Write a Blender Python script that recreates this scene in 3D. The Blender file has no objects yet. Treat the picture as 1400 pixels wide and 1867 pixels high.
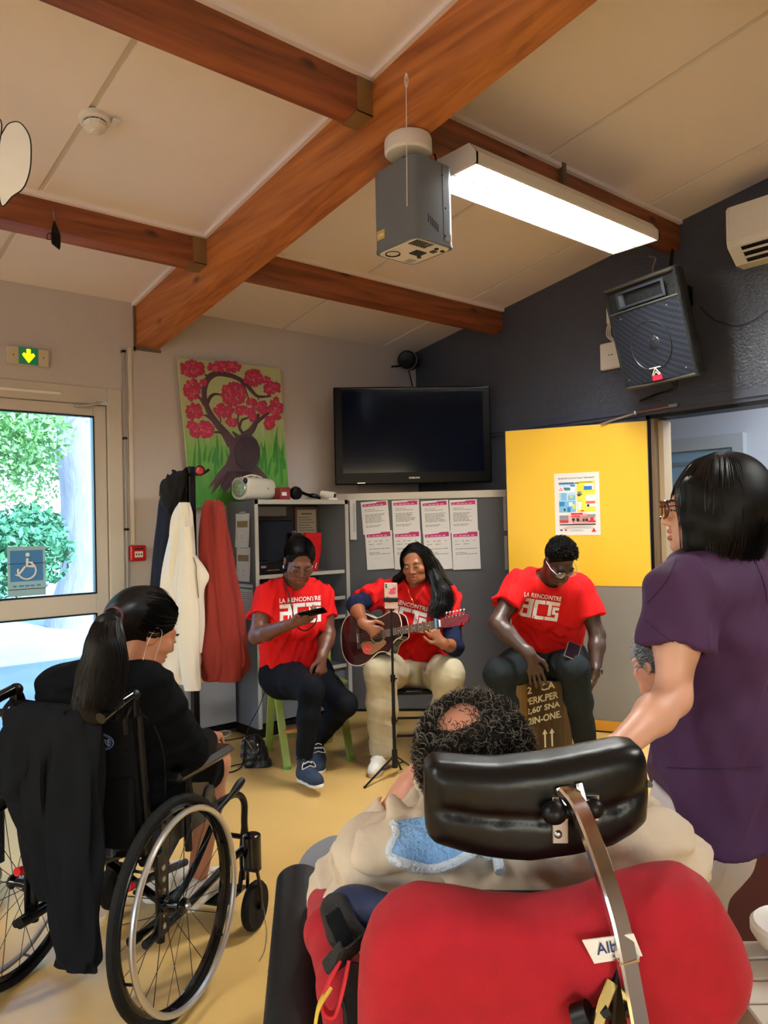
import bpy, bmesh, math, random
import numpy as np
from mathutils import Vector, Matrix, noise
from mathutils.bvhtree import BVHTree

SC = bpy.context.scene
COL = SC.collection
R = math.radians
rng = random.Random(7)

# ---------------------------------------------------------------- camera
# World: the room's far corner is the origin, the white wall is x = 0, the dark gable wall is y = 0, floor z = 0.
F_PX = 1402.4                                  # focal length in pixels of the 1400 x 1867 frame
CAM = Vector((5.0, -4.70, 1.45))
YAW, PITCH, ROLL = R(-49.382), R(0.957), R(1.343)
_f = Vector((math.sin(YAW) * math.cos(PITCH), math.cos(YAW) * math.cos(PITCH), math.sin(PITCH)))
_r = Vector((math.cos(YAW), -math.sin(YAW), 0.0))
_d = _f.cross(_r)
RT = _r * math.cos(ROLL) + _d * math.sin(ROLL)   # camera right
DN = -_r * math.sin(ROLL) + _d * math.cos(ROLL)  # camera down
FW = _f                                          # camera forward
cam_data = bpy.data.cameras.new('camera')
cam_data.sensor_fit = 'VERTICAL'
cam_data.sensor_height = 36.0
cam_data.lens = F_PX / 1867.0 * 36.0
cam_data.clip_start = 0.05
cam = bpy.data.objects.new('camera', cam_data)
COL.objects.link(cam)
_m = Matrix((RT, -DN, -FW)).transposed().to_4x4()
_m.translation = CAM
cam.matrix_world = _m
SC.camera = cam

# ---------------------------------------------------------------- world, sun, exposure
SC.view_settings.view_transform = 'Standard'
SC.view_settings.look = 'None'
SC.view_settings.gamma = 1.0
SC.view_settings.use_curve_mapping = False
SC.view_settings.exposure = 0.16
_cy = SC.cycles
_cy.max_bounces = 6; _cy.diffuse_bounces = 4; _cy.glossy_bounces = 3; _cy.transmission_bounces = 4; _cy.transparent_max_bounces = 8
_cy.caustics_reflective = False; _cy.caustics_refractive = False; _cy.sample_clamp_indirect = 6.0
_cy.use_adaptive_sampling = True; _cy.adaptive_threshold = 0.03
W = bpy.data.worlds.new('sky')
SC.world = W
W.use_nodes = True
_bg = W.node_tree.nodes['Background']
_sky = W.node_tree.nodes.new('ShaderNodeTexSky')
_sky.sky_type = 'NISHITA'
_sky.sun_disc = False
_sky.sun_elevation = R(38)
_sky.sun_rotation = R(100)
_sky.air_density = 1.3
W.node_tree.links.new(_sky.outputs[0], _bg.inputs[0])
_bg.inputs[1].default_value = 1.3
sun_data = bpy.data.lights.new('sun', 'SUN')
sun_data.energy = 18.0
sun_data.angle = R(0.6)
sun_data.color = (1.0, 0.95, 0.86)
sun = bpy.data.objects.new('sun', sun_data)
COL.objects.link(sun)
sun.rotation_euler = Vector((-0.80, -0.22, -0.62)).to_track_quat('-Z', 'Y').to_euler()

# ---------------------------------------------------------------- helpers
def at(px, py, Z):
    "the place at depth Z (metres ahead of the camera) that the photograph shows at a pixel"
    return CAM + (RT * ((px - 700.0) / F_PX) + DN * ((py - 933.5) / F_PX) + FW) * Z

def V3(*a):
    return Vector(a if len(a) == 3 else a[0])

def tag(o, label=None, cat=None, group=None, kind=None):
    if label: o['label'] = label
    if cat: o['category'] = cat
    if group: o['group'] = group
    if kind: o['kind'] = kind
    return o

def wloc(o):
    p = Vector((0, 0, 0))
    while o is not None:
        p = p + o.location
        o = o.parent
    return p

def thing(name, loc, label, cat, group=None):
    o = bpy.data.objects.new(name, None)
    o.empty_display_size = 0.1
    COL.objects.link(o)
    o.location = loc
    return tag(o, label, cat, group)

def link_mesh(name, verts, faces, mat, parent=None, smooth=True, mats=None, midx=None, sharp=None):
    "verts in world space; the object's origin goes to the middle of its box, rotations stay zero"
    V = np.asarray(verts, dtype=np.float64).reshape(-1, 3)
    c = (V.min(0) + V.max(0)) / 2
    me = bpy.data.meshes.new(name)
    if isinstance(faces, np.ndarray):
        n, k = faces.shape
        me.vertices.add(len(V)); me.vertices.foreach_set('co', (V - c).astype(np.float32).ravel())
        me.loops.add(n * k); me.loops.foreach_set('vertex_index', faces.astype(np.int32).ravel())
        me.polygons.add(n); me.polygons.foreach_set('loop_start', np.arange(0, n * k, k, dtype=np.int32))
        me.update(calc_edges=True)
    else:
        me.from_pydata((V - c).tolist(), [], faces)
    for m in (mats or [mat]):
        me.materials.append(m)
    if midx is not None:
        me.polygons.foreach_set('material_index', np.asarray(midx, dtype=np.int32))
    if smooth:
        me.polygons.foreach_set('use_smooth', np.ones(len(me.polygons), dtype=bool))
        if sharp:
            me.set_sharp_from_angle(angle=R(sharp))
    me.update()
    o = bpy.data.objects.new(name, me)
    COL.objects.link(o)
    if parent is not None:
        o.parent = parent
        o.location = Vector(c) - wloc(parent)
    else:
        o.location = Vector(c)
    return o

def frame(z, up=(0, 0, 1)):
    z = Vector(z).normalized()
    up = Vector(up)
    if abs(z.dot(up.normalized())) > 0.995:
        up = Vector((1, 0, 0)) if abs(z.x) < 0.9 else Vector((0, 1, 0))
    x = up.cross(z).normalized()
    return x, z.cross(x)

def xf(loc=(0, 0, 0), rx=0, ry=0, rz=0, s=1.0):
    return Matrix.Translation(loc) @ Matrix.Rotation(rz, 4, 'Z') @ Matrix.Rotation(ry, 4, 'Y') @ Matrix.Rotation(rx, 4, 'X') @ Matrix.Scale(s, 4)

def basis(o, x, y, z):
    m = Matrix((Vector(x), Vector(y), Vector(z))).transposed().to_4x4()
    m.translation = Vector(o)
    return m

def crom(pts, n=6, closed=False):
    P = [Vector(p) for p in pts]
    out = []
    N = len(P)
    for i in range(N if closed else N - 1):
        a = P[(i - 1) % N] if closed or i > 0 else P[0] * 2 - P[1]
        b, c = P[i], P[(i + 1) % N]
        d = P[(i + 2) % N] if closed or i + 2 < N else P[-1] * 2 - P[-2]
        for k in range(n):
            t = k / n
            out.append(0.5 * ((2 * b) + (c - a) * t + (2 * a - 5 * b + 4 * c - d) * t * t + (3 * b - a - 3 * c + d) * t ** 3))
    if not closed:
        out.append(P[-1].copy())
    return out

class MB:
    "collects shapes; build() links them as ONE mesh object"
    def __init__(s, M=None):
        s.v, s.f, s.M, s.mi = [], [], M, []
        s.cur = 0
    def add(s, verts, faces):
        b = len(s.v)
        for p in verts:
            p = Vector(p)
            s.v.append(s.M @ p if s.M is not None else p)
        for q in faces:
            s.f.append(tuple(b + i for i in q))
            s.mi.append(s.cur)
        return s
    def box(s, lo, hi, M=None, bev=0.0):
        x0, y0, z0 = lo; x1, y1, z1 = hi
        if x0 > x1: x0, x1 = x1, x0
        if y0 > y1: y0, y1 = y1, y0
        if z0 > z1: z0, z1 = z1, z0
        b = min(bev, (x1 - x0) * .45, (y1 - y0) * .45, (z1 - z0) * .45)
        if b <= 0:
            vs = [(x, y, z) for z in (z0, z1) for y in (y0, y1) for x in (x0, x1)]
            fs = [(0, 2, 3, 1), (4, 5, 7, 6), (0, 1, 5, 4), (2, 6, 7, 3), (0, 4, 6, 2), (1, 3, 7, 5)]
        else:
            vs, idx, fs = [], {}, []
            X, Y, Z = (x0, x1), (y0, y1), (z0, z1)
            for i in (0, 1):
                for j in (0, 1):
                    for k in (0, 1):
                        sx, sy, sz = (b if i == 0 else -b), (b if j == 0 else -b), (b if k == 0 else -b)
                        for a, off in enumerate(((0, sy, sz), (sx, 0, sz), (sx, sy, 0))):
                            idx[i, j, k, a] = len(vs)
                            vs.append((X[i] + off[0], Y[j] + off[1], Z[k] + off[2]))
            g = lambda *q: idx[q]
            for i in (0, 1):
                q = [g(i, 0, 0, 0), g(i, 1, 0, 0), g(i, 1, 1, 0), g(i, 0, 1, 0)]; fs.append(q if i else q[::-1])
                q = [g(0, i, 0, 1), g(0, i, 1, 1), g(1, i, 1, 1), g(1, i, 0, 1)]; fs.append(q if i else q[::-1])
                q = [g(0, 0, i, 2), g(1, 0, i, 2), g(1, 1, i, 2), g(0, 1, i, 2)]; fs.append(q if i else q[::-1])
                for j in (0, 1):
                    q = [g(i, j, 0, 0), g(i, j, 1, 0), g(i, j, 1, 1), g(i, j, 0, 1)]; fs.append(q if i == j else q[::-1])
                    q = [g(i, 0, j, 0), g(i, 0, j, 2), g(i, 1, j, 2), g(i, 1, j, 0)]; fs.append(q if i == j else q[::-1])
                    q = [g(0, i, j, 1), g(1, i, j, 1), g(1, i, j, 2), g(0, i, j, 2)]; fs.append(q if i == j else q[::-1])
                    for k in (0, 1):
                        q = [g(i, j, k, 0), g(i, j, k, 1), g(i, j, k, 2)]; fs.append(q if (i + j + k) % 2 else q[::-1])
        if M is not None:
            vs = [M @ Vector(p) for p in vs]
        return s.add(vs, fs)
    def cyl(s, a, b, r0, r1=None, n=16, caps=True, M=None):
        r1 = r0 if r1 is None else r1
        a, b = Vector(a), Vector(b)
        x, y = frame(b - a)
        vs = []
        for c, r in ((a, r0), (b, r1)):
            for i in range(n):
                t = 2 * math.pi * i / n
                vs.append(c + x * (r * math.cos(t)) + y * (r * math.sin(t)))
        fs = [(i, (i + 1) % n, n + (i + 1) % n, n + i) for i in range(n)]
        if caps:
            fs += [tuple(range(n))[::-1], tuple(range(n, 2 * n))]
        if M is not None:
            vs = [M @ p for p in vs]
        return s.add(vs, fs)
    def tube(s, path, r, n=8, closed=False, flat=1.0, up=None, caps=True):
        "sweep a round (or flattened) section along a path; r may be a list"
        P = [Vector(p) for p in path]
        N = len(P)
        rs = r if isinstance(r, (list, tuple)) else [r] * N
        vs, fs = [], []
        x = None
        for i in range(N):
            t = (P[(i + 1) % N] - P[i - 1]) if closed else (P[min(i + 1, N - 1)] - P[max(i - 1, 0)])
            if t.length < 1e-9: t = Vector((0, 0, 1))
            t.normalize()
            if up is not None:
                x, y = frame(t, up)
            elif x is None:
                x, y = frame(t)
            else:
                x = (x - t * x.dot(t))
                x = x.normalized() if x.length > 1e-6 else frame(t)[0]
                y = t.cross(x)
            for k in range(n):
                a = 2 * math.pi * k / n
                vs.append(P[i] + x * (rs[i] * math.cos(a)) + y * (rs[i] * flat * math.sin(a)))
        for i in range(N if closed else N - 1):
            j = (i + 1) % N
            for k in range(n):
                fs.append((i * n + k, i * n + (k + 1) % n, j * n + (k + 1) % n, j * n + k))
        if caps and not closed:
            fs += [tuple(range(n))[::-1], tuple(range((N - 1) * n, N * n))]
        return s.add(vs, fs)
    def ell(s, c, r, M=None, nu=16, nv=10):
        c = Vector(c); r = (r, r, r) if not hasattr(r, '__len__') else r
        vs, fs = [], []
        for j in range(1, nv):
            p = math.pi * j / nv
            for i in range(nu):
                t = 2 * math.pi * i / nu
                vs.append(Vector((r[0] * math.sin(p) * math.cos(t), r[1] * math.sin(p) * math.sin(t), r[2] * math.cos(p))))
        top = len(vs); vs.append(Vector((0, 0, r[2]))); vs.append(Vector((0, 0, -r[2])))
        for j in range(nv - 2):
            for i in range(nu):
                a, b = j * nu + i, j * nu + (i + 1) % nu
                fs.append((a, a + nu, b + nu, b))
        for i in range(nu):
            fs.append((top, i, (i + 1) % nu))
            fs.append((top + 1, (nv - 2) * nu + (i + 1) % nu, (nv - 2) * nu + i))
        vs = [c + (M @ p if M is not None else p) for p in vs]
        return s.add(vs, fs)
    def lathe(s, prof, a, axis, n=24):
        "profile of (radius, distance along axis) pairs spun about a + axis"
        a = Vector(a); z = Vector(axis).normalized(); x, y = frame(z)
        vs, fs = [], []
        for (r, h) in prof:
            for i in range(n):
                t = 2 * math.pi * i / n
                vs.append(a + z * h + x * (r * math.cos(t)) + y * (r * math.sin(t)))
        for j in range(len(prof) - 1):
            for i in range(n):
                k = (i + 1) % n
                fs.append((j * n + i, j * n + k, (j + 1) * n + k, (j + 1) * n + i))
        fs += [tuple(range(n))[::-1], tuple(range((len(prof) - 1) * n, len(prof) * n))]
        return s.add(vs, fs)
    def prism(s, poly, d, M=None, z0=0.0):
        "flat outline in x, y pushed from z0 to z0 + d"
        n = len(poly)
        ar = sum(poly[i][0] * poly[(i + 1) % n][1] - poly[(i + 1) % n][0] * poly[i][1] for i in range(n))
        if ar < 0: poly = poly[::-1]
        vs = [Vector((p[0], p[1], z0)) for p in poly] + [Vector((p[0], p[1], z0 + d)) for p in poly]
        fs = [tuple(range(n))[::-1], tuple(range(n, 2 * n))] + [(i, (i + 1) % n, n + (i + 1) % n, n + i) for i in range(n)]
        if M is not None:
            vs = [M @ p for p in vs]
        return s.add(vs, fs)
    def grid(s, P, closed_u=False):
        "P[i][j] rows of points"
        nu, nv = len(P), len(P[0])
        vs = [p for row in P for p in row]
        fs = []
        for i in range(nu if closed_u else nu - 1):
            for j in range(nv - 1):
                a, b = i * nv + j, ((i + 1) % nu) * nv + j
                fs.append((a, b, b + 1, a + 1))
        return s.add(vs, fs)
    def build(s, name, mat, parent=None, smooth=True, sharp=35, mats=None):
        return link_mesh(name, [tuple(p) for p in s.v], s.f, mat, parent, smooth, mats, s.mi if mats else None, sharp)

def copy_tree(o, parent=None):
    c = o.copy()
    COL.objects.link(c)
    c.parent = parent
    for ch in list(o.children):
        copy_tree(ch, c)
    return c

def text_shape(body, size=1.0, bold=0.0, align='LEFT', spacing=1.0, res=3):
    cu = bpy.data.curves.new('lettering', 'FONT')
    cu.body = body; cu.size = size; cu.align_x = align; cu.offset = bold * size
    cu.resolution_u = res; cu.space_character = spacing
    ob = bpy.data.objects.new('lettering', cu)
    COL.objects.link(ob)
    dg = bpy.context.evaluated_depsgraph_get()
    me = ob.evaluated_get(dg).to_mesh()
    vs = [tuple(v.co) for v in me.vertices]
    fs = [tuple(p.vertices) for p in me.polygons]
    ob.evaluated_get(dg).to_mesh_clear()
    bpy.data.objects.remove(ob)
    bpy.data.curves.remove(cu)
    return vs, fs

def fit_text(body, w, h, bold=0.0, spacing=1.0):
    "lettering scaled to fill a w x h box from (0, 0)"
    vs, fs = text_shape(body, 1.0, bold, 'LEFT', spacing)
    A = np.array(vs)
    lo, hi = A.min(0), A.max(0)
    sx, sy = w / max(hi[0] - lo[0], 1e-6), (h / max(hi[1] - lo[1], 1e-6) if h else 0)
    if not h: sy = sx
    return [((p[0] - lo[0]) * sx, (p[1] - lo[1]) * sy, 0.0) for p in vs], fs

def dashes(mb, Mx, w, h, n=4, seed=1, lift=0.0):
    "print too small to read: a row of short strokes"
    rg = random.Random(seed); x = 0.0
    for i in range(n):
        ww = w / n * rg.uniform(.55, .85)
        mb.add([Mx @ Vector(p) for p in ((x, 0, lift), (x + ww, 0, lift), (x + ww, h, lift), (x, h, lift))], [(0, 1, 2, 3)]); x += w / n

# ---------------------------------------------------------------- materials
def srgb(r, g, b):
    f = lambda c: (c / 255.0 / 12.92) if c / 255.0 <= 0.04045 else ((c / 255.0 + 0.055) / 1.055) ** 2.4
    return (f(r), f(g), f(b), 1.0)

def mat(name, col, rough=0.5, metal=0.0, var=0.0, vscale=8.0, bump=0.0, bscale=60.0, coat=0.0, sheen=0.0, stretch=None,
        spec=None, emit=None, estr=0.0, alpha=None, trans=None, sss=0.0, detail=4.0):
    m = bpy.data.materials.new(name)
    m.use_nodes = True
    nt = m.node_tree
    p = nt.nodes['Principled BSDF']
    c = srgb(*col) if max(col[:3]) > 1.0 else (col[0], col[1], col[2], 1.0)
    p.inputs['Base Color'].default_value = c
    p.inputs['Roughness'].default_value = rough
    p.inputs['Metallic'].default_value = metal
    if coat: p.inputs['Coat Weight'].default_value = coat
    if sheen:
        p.inputs['Sheen Weight'].default_value = sheen
        p.inputs['Sheen Roughness'].default_value = 0.4
    if spec is not None: p.inputs['Specular IOR Level'].default_value = spec
    if sss:
        p.inputs['Subsurface Weight'].default_value = sss
        p.inputs['Subsurface Radius'].default_value = (0.02, 0.008, 0.004)
        p.inputs['Subsurface Scale'].default_value = 0.4
    if emit is not None:
        p.inputs['Emission Color'].default_value = srgb(*emit)
        p.inputs['Emission Strength'].default_value = estr
    if trans is not None: p.inputs['Transmission Weight'].default_value = trans
    if alpha is not None: p.inputs['Alpha'].default_value = alpha
    tc = None
    if var or bump:
        tc = nt.nodes.new('ShaderNodeTexCoord')
        src = tc.outputs['Object']
        if stretch:
            mp = nt.nodes.new('ShaderNodeMapping'); mp.inputs['Scale'].default_value = stretch
            nt.links.new(src, mp.inputs[0]); src = mp.outputs[0]
    if var:
        n = nt.nodes.new('ShaderNodeTexNoise'); n.inputs['Scale'].default_value = vscale; n.inputs['Detail'].default_value = detail
        nt.links.new(src, n.inputs['Vector'])
        mx = nt.nodes.new('ShaderNodeMix'); mx.data_type = 'RGBA'
        mx.inputs[6].default_value = tuple(min(1, x * (1 - var)) for x in c[:3]) + (1,)
        mx.inputs[7].default_value = tuple(min(1, x * (1 + var)) for x in c[:3]) + (1,)
        nt.links.new(n.outputs['Fac'], mx.inputs[0])
        nt.links.new(mx.outputs[2], p.inputs['Base Color'])
    if bump:
        n2 = nt.nodes.new('ShaderNodeTexNoise'); n2.inputs['Scale'].default_value = bscale; n2.inputs['Detail'].default_value = 3.0
        nt.links.new(src, n2.inputs['Vector'])
        b = nt.nodes.new('ShaderNodeBump'); b.inputs['Strength'].default_value = bump; b.inputs['Distance'].default_value = 0.01
        nt.links.new(n2.outputs['Fac'], b.inputs['Height'])
        nt.links.new(b.outputs[0], p.inputs['Normal'])
    return m

def wood(name, light, dark, along, rough=0.5, knots=True, scale=1.0):
    "varnished timber: grain stretched along one axis, a few knots"
    m = bpy.data.materials.new(name); m.use_nodes = True
    nt = m.node_tree; p = nt.nodes['Principled BSDF']; p.inputs['Roughness'].default_value = rough
    L = nt.links.new
    tc = nt.nodes.new('ShaderNodeTexCoord')
    mp = nt.nodes.new('ShaderNodeMapping')
    sc = [14.0 * scale] * 3; sc['xyz'.index(along)] = 0.9 * scale
    mp.inputs['Scale'].default_value = sc
    L(tc.outputs['Object'], mp.inputs[0])
    n = nt.nodes.new('ShaderNodeTexNoise'); n.inputs['Scale'].default_value = 1.6; n.inputs['Detail'].default_value = 8; n.inputs['Distortion'].default_value = 0.6
    L(mp.outputs[0], n.inputs['Vector'])
    r = nt.nodes.new('ShaderNodeValToRGB')
    r.color_ramp.elements[0].position = 0.3; r.color_ramp.elements[0].color = srgb(*dark)
    r.color_ramp.elements[1].position = 0.72; r.color_ramp.elements[1].color = srgb(*light)
    L(n.outputs['Fac'], r.inputs[0])
    out = r.outputs[0]
    if knots:
        mk = nt.nodes.new('ShaderNodeMapping')
        sk = [6.0 * scale] * 3; sk['xyz'.index(along)] = 2.6 * scale
        mk.inputs['Scale'].default_value = sk
        L(tc.outputs['Object'], mk.inputs[0])
        vo = nt.nodes.new('ShaderNodeTexVoronoi'); vo.inputs['Scale'].default_value = 1.0
        L(mk.outputs[0], vo.inputs['Vector'])
        kr = nt.nodes.new('ShaderNodeValToRGB')
        kr.color_ramp.elements[0].position = 0.06; kr.color_ramp.elements[0].color = (1, 1, 1, 1)
        kr.color_ramp.elements[1].position = 0.17; kr.color_ramp.elements[1].color = (0, 0, 0, 1)
        L(vo.outputs['Distance'], kr.inputs[0])
        n3 = nt.nodes.new('ShaderNodeTexNoise'); n3.inputs['Scale'].default_value = 2.2
        L(tc.outputs['Object'], n3.inputs['Vector'])
        th = nt.nodes.new('ShaderNodeMath'); th.operation = 'GREATER_THAN'; th.inputs[1].default_value = 0.48
        L(n3.outputs['Fac'], th.inputs[0])
        mul = nt.nodes.new('ShaderNodeMath'); mul.operation = 'MULTIPLY'
        L(kr.outputs[0], mul.inputs[0]); L(th.outputs[0], mul.inputs[1])
        mx = nt.nodes.new('ShaderNodeMix'); mx.data_type = 'RGBA'
        mx.inputs[7].default_value = srgb(52, 22, 12)
        L(mul.outputs[0], mx.inputs[0]); L(out, mx.inputs[6])
        out = mx.outputs[2]
    L(out, p.inputs['Base Color'])
    return m

def glass(name, tint=(1, 1, 1), rough=0.0, reflect=0.08):
    "thin pane: mostly clear, a little mirror"
    m = bpy.data.materials.new(name); m.use_nodes = True
    nt = m.node_tree; nt.nodes.remove(nt.nodes['Principled BSDF'])
    t = nt.nodes.new('ShaderNodeBsdfTransparent'); t.inputs[0].default_value = tint + (1,)
    g = nt.nodes.new('ShaderNodeBsdfGlossy'); g.inputs['Roughness'].default_value = rough
    mx = nt.nodes.new('ShaderNodeMixShader'); mx.inputs[0].default_value = reflect
    nt.links.new(t.outputs[0], mx.inputs[1]); nt.links.new(g.outputs[0], mx.inputs[2])
    nt.links.new(mx.outputs[0], nt.nodes['Material Output'].inputs[0])
    return m

M = {}
M['white_wall'] = mat('painted plaster', (196, 187, 184), 0.85, var=0.04, vscale=1.5, bump=0.12, bscale=90)
M['dark_wall'] = mat('dark textured paint', (66, 70, 82), 0.42, var=0.08, vscale=2.0, bump=0.55, bscale=55)
M['ceil'] = mat('ceiling panel', (240, 231, 232), 0.9, var=0.025, vscale=3.0, bump=0.05, bscale=120)
M['joint'] = mat('joint strip', (214, 204, 192), 0.8)
M['black_plastic'] = mat('black plastic', (11, 11, 13), 0.4, spec=.25)
M['black_gloss'] = mat('gloss black', (8, 9, 12), 0.12)
M['black_metal'] = mat('black painted metal', (10, 10, 12), 0.33, spec=.3)
M['black_fabric'] = mat('black cloth', (18, 19, 22), 0.9, var=0.25, vscale=12, bump=0.6, bscale=13, spec=.08)
M['chrome'] = mat('chrome', (225, 225, 228), 0.12, metal=1.0)
M['steel'] = mat('brushed steel', (170, 172, 176), 0.3, metal=1.0)
M['alu'] = mat('anodised aluminium', (196, 194, 190), 0.32, metal=0.85)
M['rubber'] = mat('tyre rubber', (22, 21, 20), 0.7, spec=.15, bump=0.15, bscale=120)
M['white_plastic'] = mat('white plastic', (232, 228, 220), 0.45)
M['white_paper'] = mat('paper', (232, 230, 226), 0.8)
M['ink'] = mat('printed ink', (70, 70, 74), 0.8)
M['ink_dark'] = mat('black ink', (25, 25, 28), 0.8)
M['red_plastic'] = mat('red plastic', (190, 22, 28), 0.35)
# ---------------------------------------------------------------- room shell
TS = math.tan(R(8.58)); CZ = 2.985
def cz(x): return CZ + TS * x
XR, YB = 8.6, -9.0
M['lino'] = mat('yellow linoleum', (205, 167, 98), 0.32, var=0.16, vscale=1.6, bump=0.03, bscale=30, detail=7)
M['rafter'] = wood('varnished beam', (208, 130, 66), (150, 82, 38), 'x', 0.42)
M['purlin'] = wood('dark varnished beam', (166, 94, 54), (104, 52, 28), 'y', 0.45)
M['zinc'] = mat('galvanised hanger', (150, 122, 78), 0.45, metal=0.5, var=0.15, vscale=20)
M['cream_frame'] = mat('painted door frame', (196, 188, 178), 0.5, var=0.05, vscale=6)
M['pane'] = glass('window glass', (0.66, 0.84, 1.0), 0.0, 0.05)  # blue of the outdoor skylight is put into the glass tint
M['yellow_door'] = mat('yellow laminate', (236, 188, 44), 0.38, var=0.03, vscale=2)
M['grey_door'] = mat('grey laminate', (128, 124, 116), 0.45, var=0.05, vscale=3)
M['orange_trim'] = mat('orange varnish', (214, 150, 40), 0.4, var=0.1)
M['brown_frame'] = mat('brown door frame', (104, 84, 62), 0.5, var=0.1)
M['dark_trim'] = mat('dark rail paint', (62, 66, 82), 0.5)
M['corr_wall'] = mat('corridor paint', (168, 172, 182), 0.8, var=0.03)
M['corr_low'] = mat('corridor wainscot', (88, 96, 110), 0.6)

# floor
o = MB().box((-0.2, YB, -0.12), (XR, 0.0, 0.0)).build('floor', M['lino'], smooth=False)
tag(o, 'glossy yellow linoleum floor of the activity room', 'floor', kind='structure')
# left (white) wall with the opening of the glazed exit door
DY0, DY1, DZ = -3.86, -2.69, 2.39
b = MB()
b.box((-0.2, YB, 0), (0, DY0, CZ + .02)); b.box((-0.2, DY1, 0), (0, 0.15, CZ + .02)); b.box((-0.2, DY0, DZ), (0, DY1, CZ + .02))
tag(b.build('wall_left', M['white_wall'], smooth=False), 'white plaster eaves wall with exit door and painting', 'wall', kind='structure')
# gable (dark) wall with the opening of the interior door
GX0, GX1, GZ = 2.25, 3.30, 2.14
def gable(name, y0, y1, holes, m, lab):
    b = MB()
    Mx = Matrix(((1, 0, 0, 0), (0, 0, -1, y1), (0, 1, 0, 0), (0, 0, 0, 1)))
    xs = sorted({0.0, XR} | {h[i] for h in holes for i in (0, 1)})
    for x0, x1 in zip(xs, xs[1:]):
        hh = [h for h in holes if h[0] <= x0 and h[1] >= x1]
        if not hh:
            b.prism([(x0, 0), (x1, 0), (x1, cz(x1) + .02), (x0, cz(x0) + .02)], y1 - y0, Mx)
        for h in hh:
            if h[2] > 0: b.prism([(x0, 0), (x1, 0), (x1, h[2]), (x0, h[2])], y1 - y0, Mx)
            b.prism([(x0, h[3]), (x1, h[3]), (x1, cz(x1) + .02), (x0, cz(x0) + .02)], y1 - y0, Mx)
    return tag(b.build(name, m, smooth=False), lab, 'wall', kind='structure')
gable('wall_back', 0.0, 0.15, [(GX0, GX1, 0, GZ)], M['dark_wall'], 'dark grey textured gable wall behind the loudspeaker')
gable('wall_front', YB - .15, YB, [(1.0, 3.4, .9, 2.3), (4.4, 6.8, .9, 2.3)], M['white_wall'], 'white gable wall behind the photographer')
b = MB(); b.box((XR, YB - .15, 0), (XR + .15, .15, .9)); b.box((XR, YB - .15, 2.5), (XR + .15, .15, cz(XR) + .1))
for q0, q1 in ((YB - .15, -7.6), (-5.2, .15)): b.box((XR, q0, .9), (XR + .15, q1, 2.5))
tag(b.build('wall_right', M['white_wall'], smooth=False), 'white wall at the far right of the room', 'wall', kind='structure')
# panes of the windows behind the photographer
for i, (x0, x1) in enumerate(((1.0, 3.4), (4.4, 6.8))):
    w = MB().box((x0, YB - .1, .9), (x0 + .06, YB - .04, 2.3)).box((x1 - .06, YB - .1, .9), (x1, YB - .04, 2.3)).box((x0, YB - .1, .9), (x1, YB - .04, .96)).box((x0, YB - .1, 2.24), (x1, YB - .04, 2.3)).box(((x0 + x1) / 2 - .03, YB - .1, .9), ((x0 + x1) / 2 + .03, YB - .04, 2.3)).build('window_%d' % (i + 1), M['cream_frame'], smooth=False)
    tag(w, 'white framed window behind the photographer', 'window', kind='structure')
# ceiling: slab, panels, joint strips
def slab(b, x0, x1, y0, y1, z0, z1):
    vs = [(x, y, cz(x) + z) for z in (z0, z1) for y in (y0, y1) for x in (x0, x1)]
    b.add(vs, [(0, 2, 3, 1), (4, 5, 7, 6), (0, 1, 5, 4), (2, 6, 7, 3), (0, 4, 6, 2), (1, 3, 7, 5)])
b = MB(); slab(b, -0.4, XR + .15, YB - .15, .15, 0.012, 0.2)
ceil_o = tag(b.build('ceiling', M['joint'], smooth=False), 'sloping ceiling of cream boards between the beams', 'ceiling', kind='structure')
xrows = [(0, .92), (1.02, 2.42), (2.52, 3.92), (4.02, 5.42), (5.52, 6.92), (7.02, XR)]
yrows = [(-.385, 0), (-1.385, -.415), (-2.42, -1.415), (-3.485, -2.585), (-4.485, -3.515), (-5.0, -4.515), (-6.2, -5.165), (-7.2, -6.23), (-9.0, -7.23)]
for (x0, x1) in xrows:
    for (y0, y1) in yrows:
        b = MB(); slab(b, x0 + .002, x1 - .002, y0, y1, 0.0, 0.014)
        b.build('panel', M['ceil'], ceil_o, smooth=False)
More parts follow.
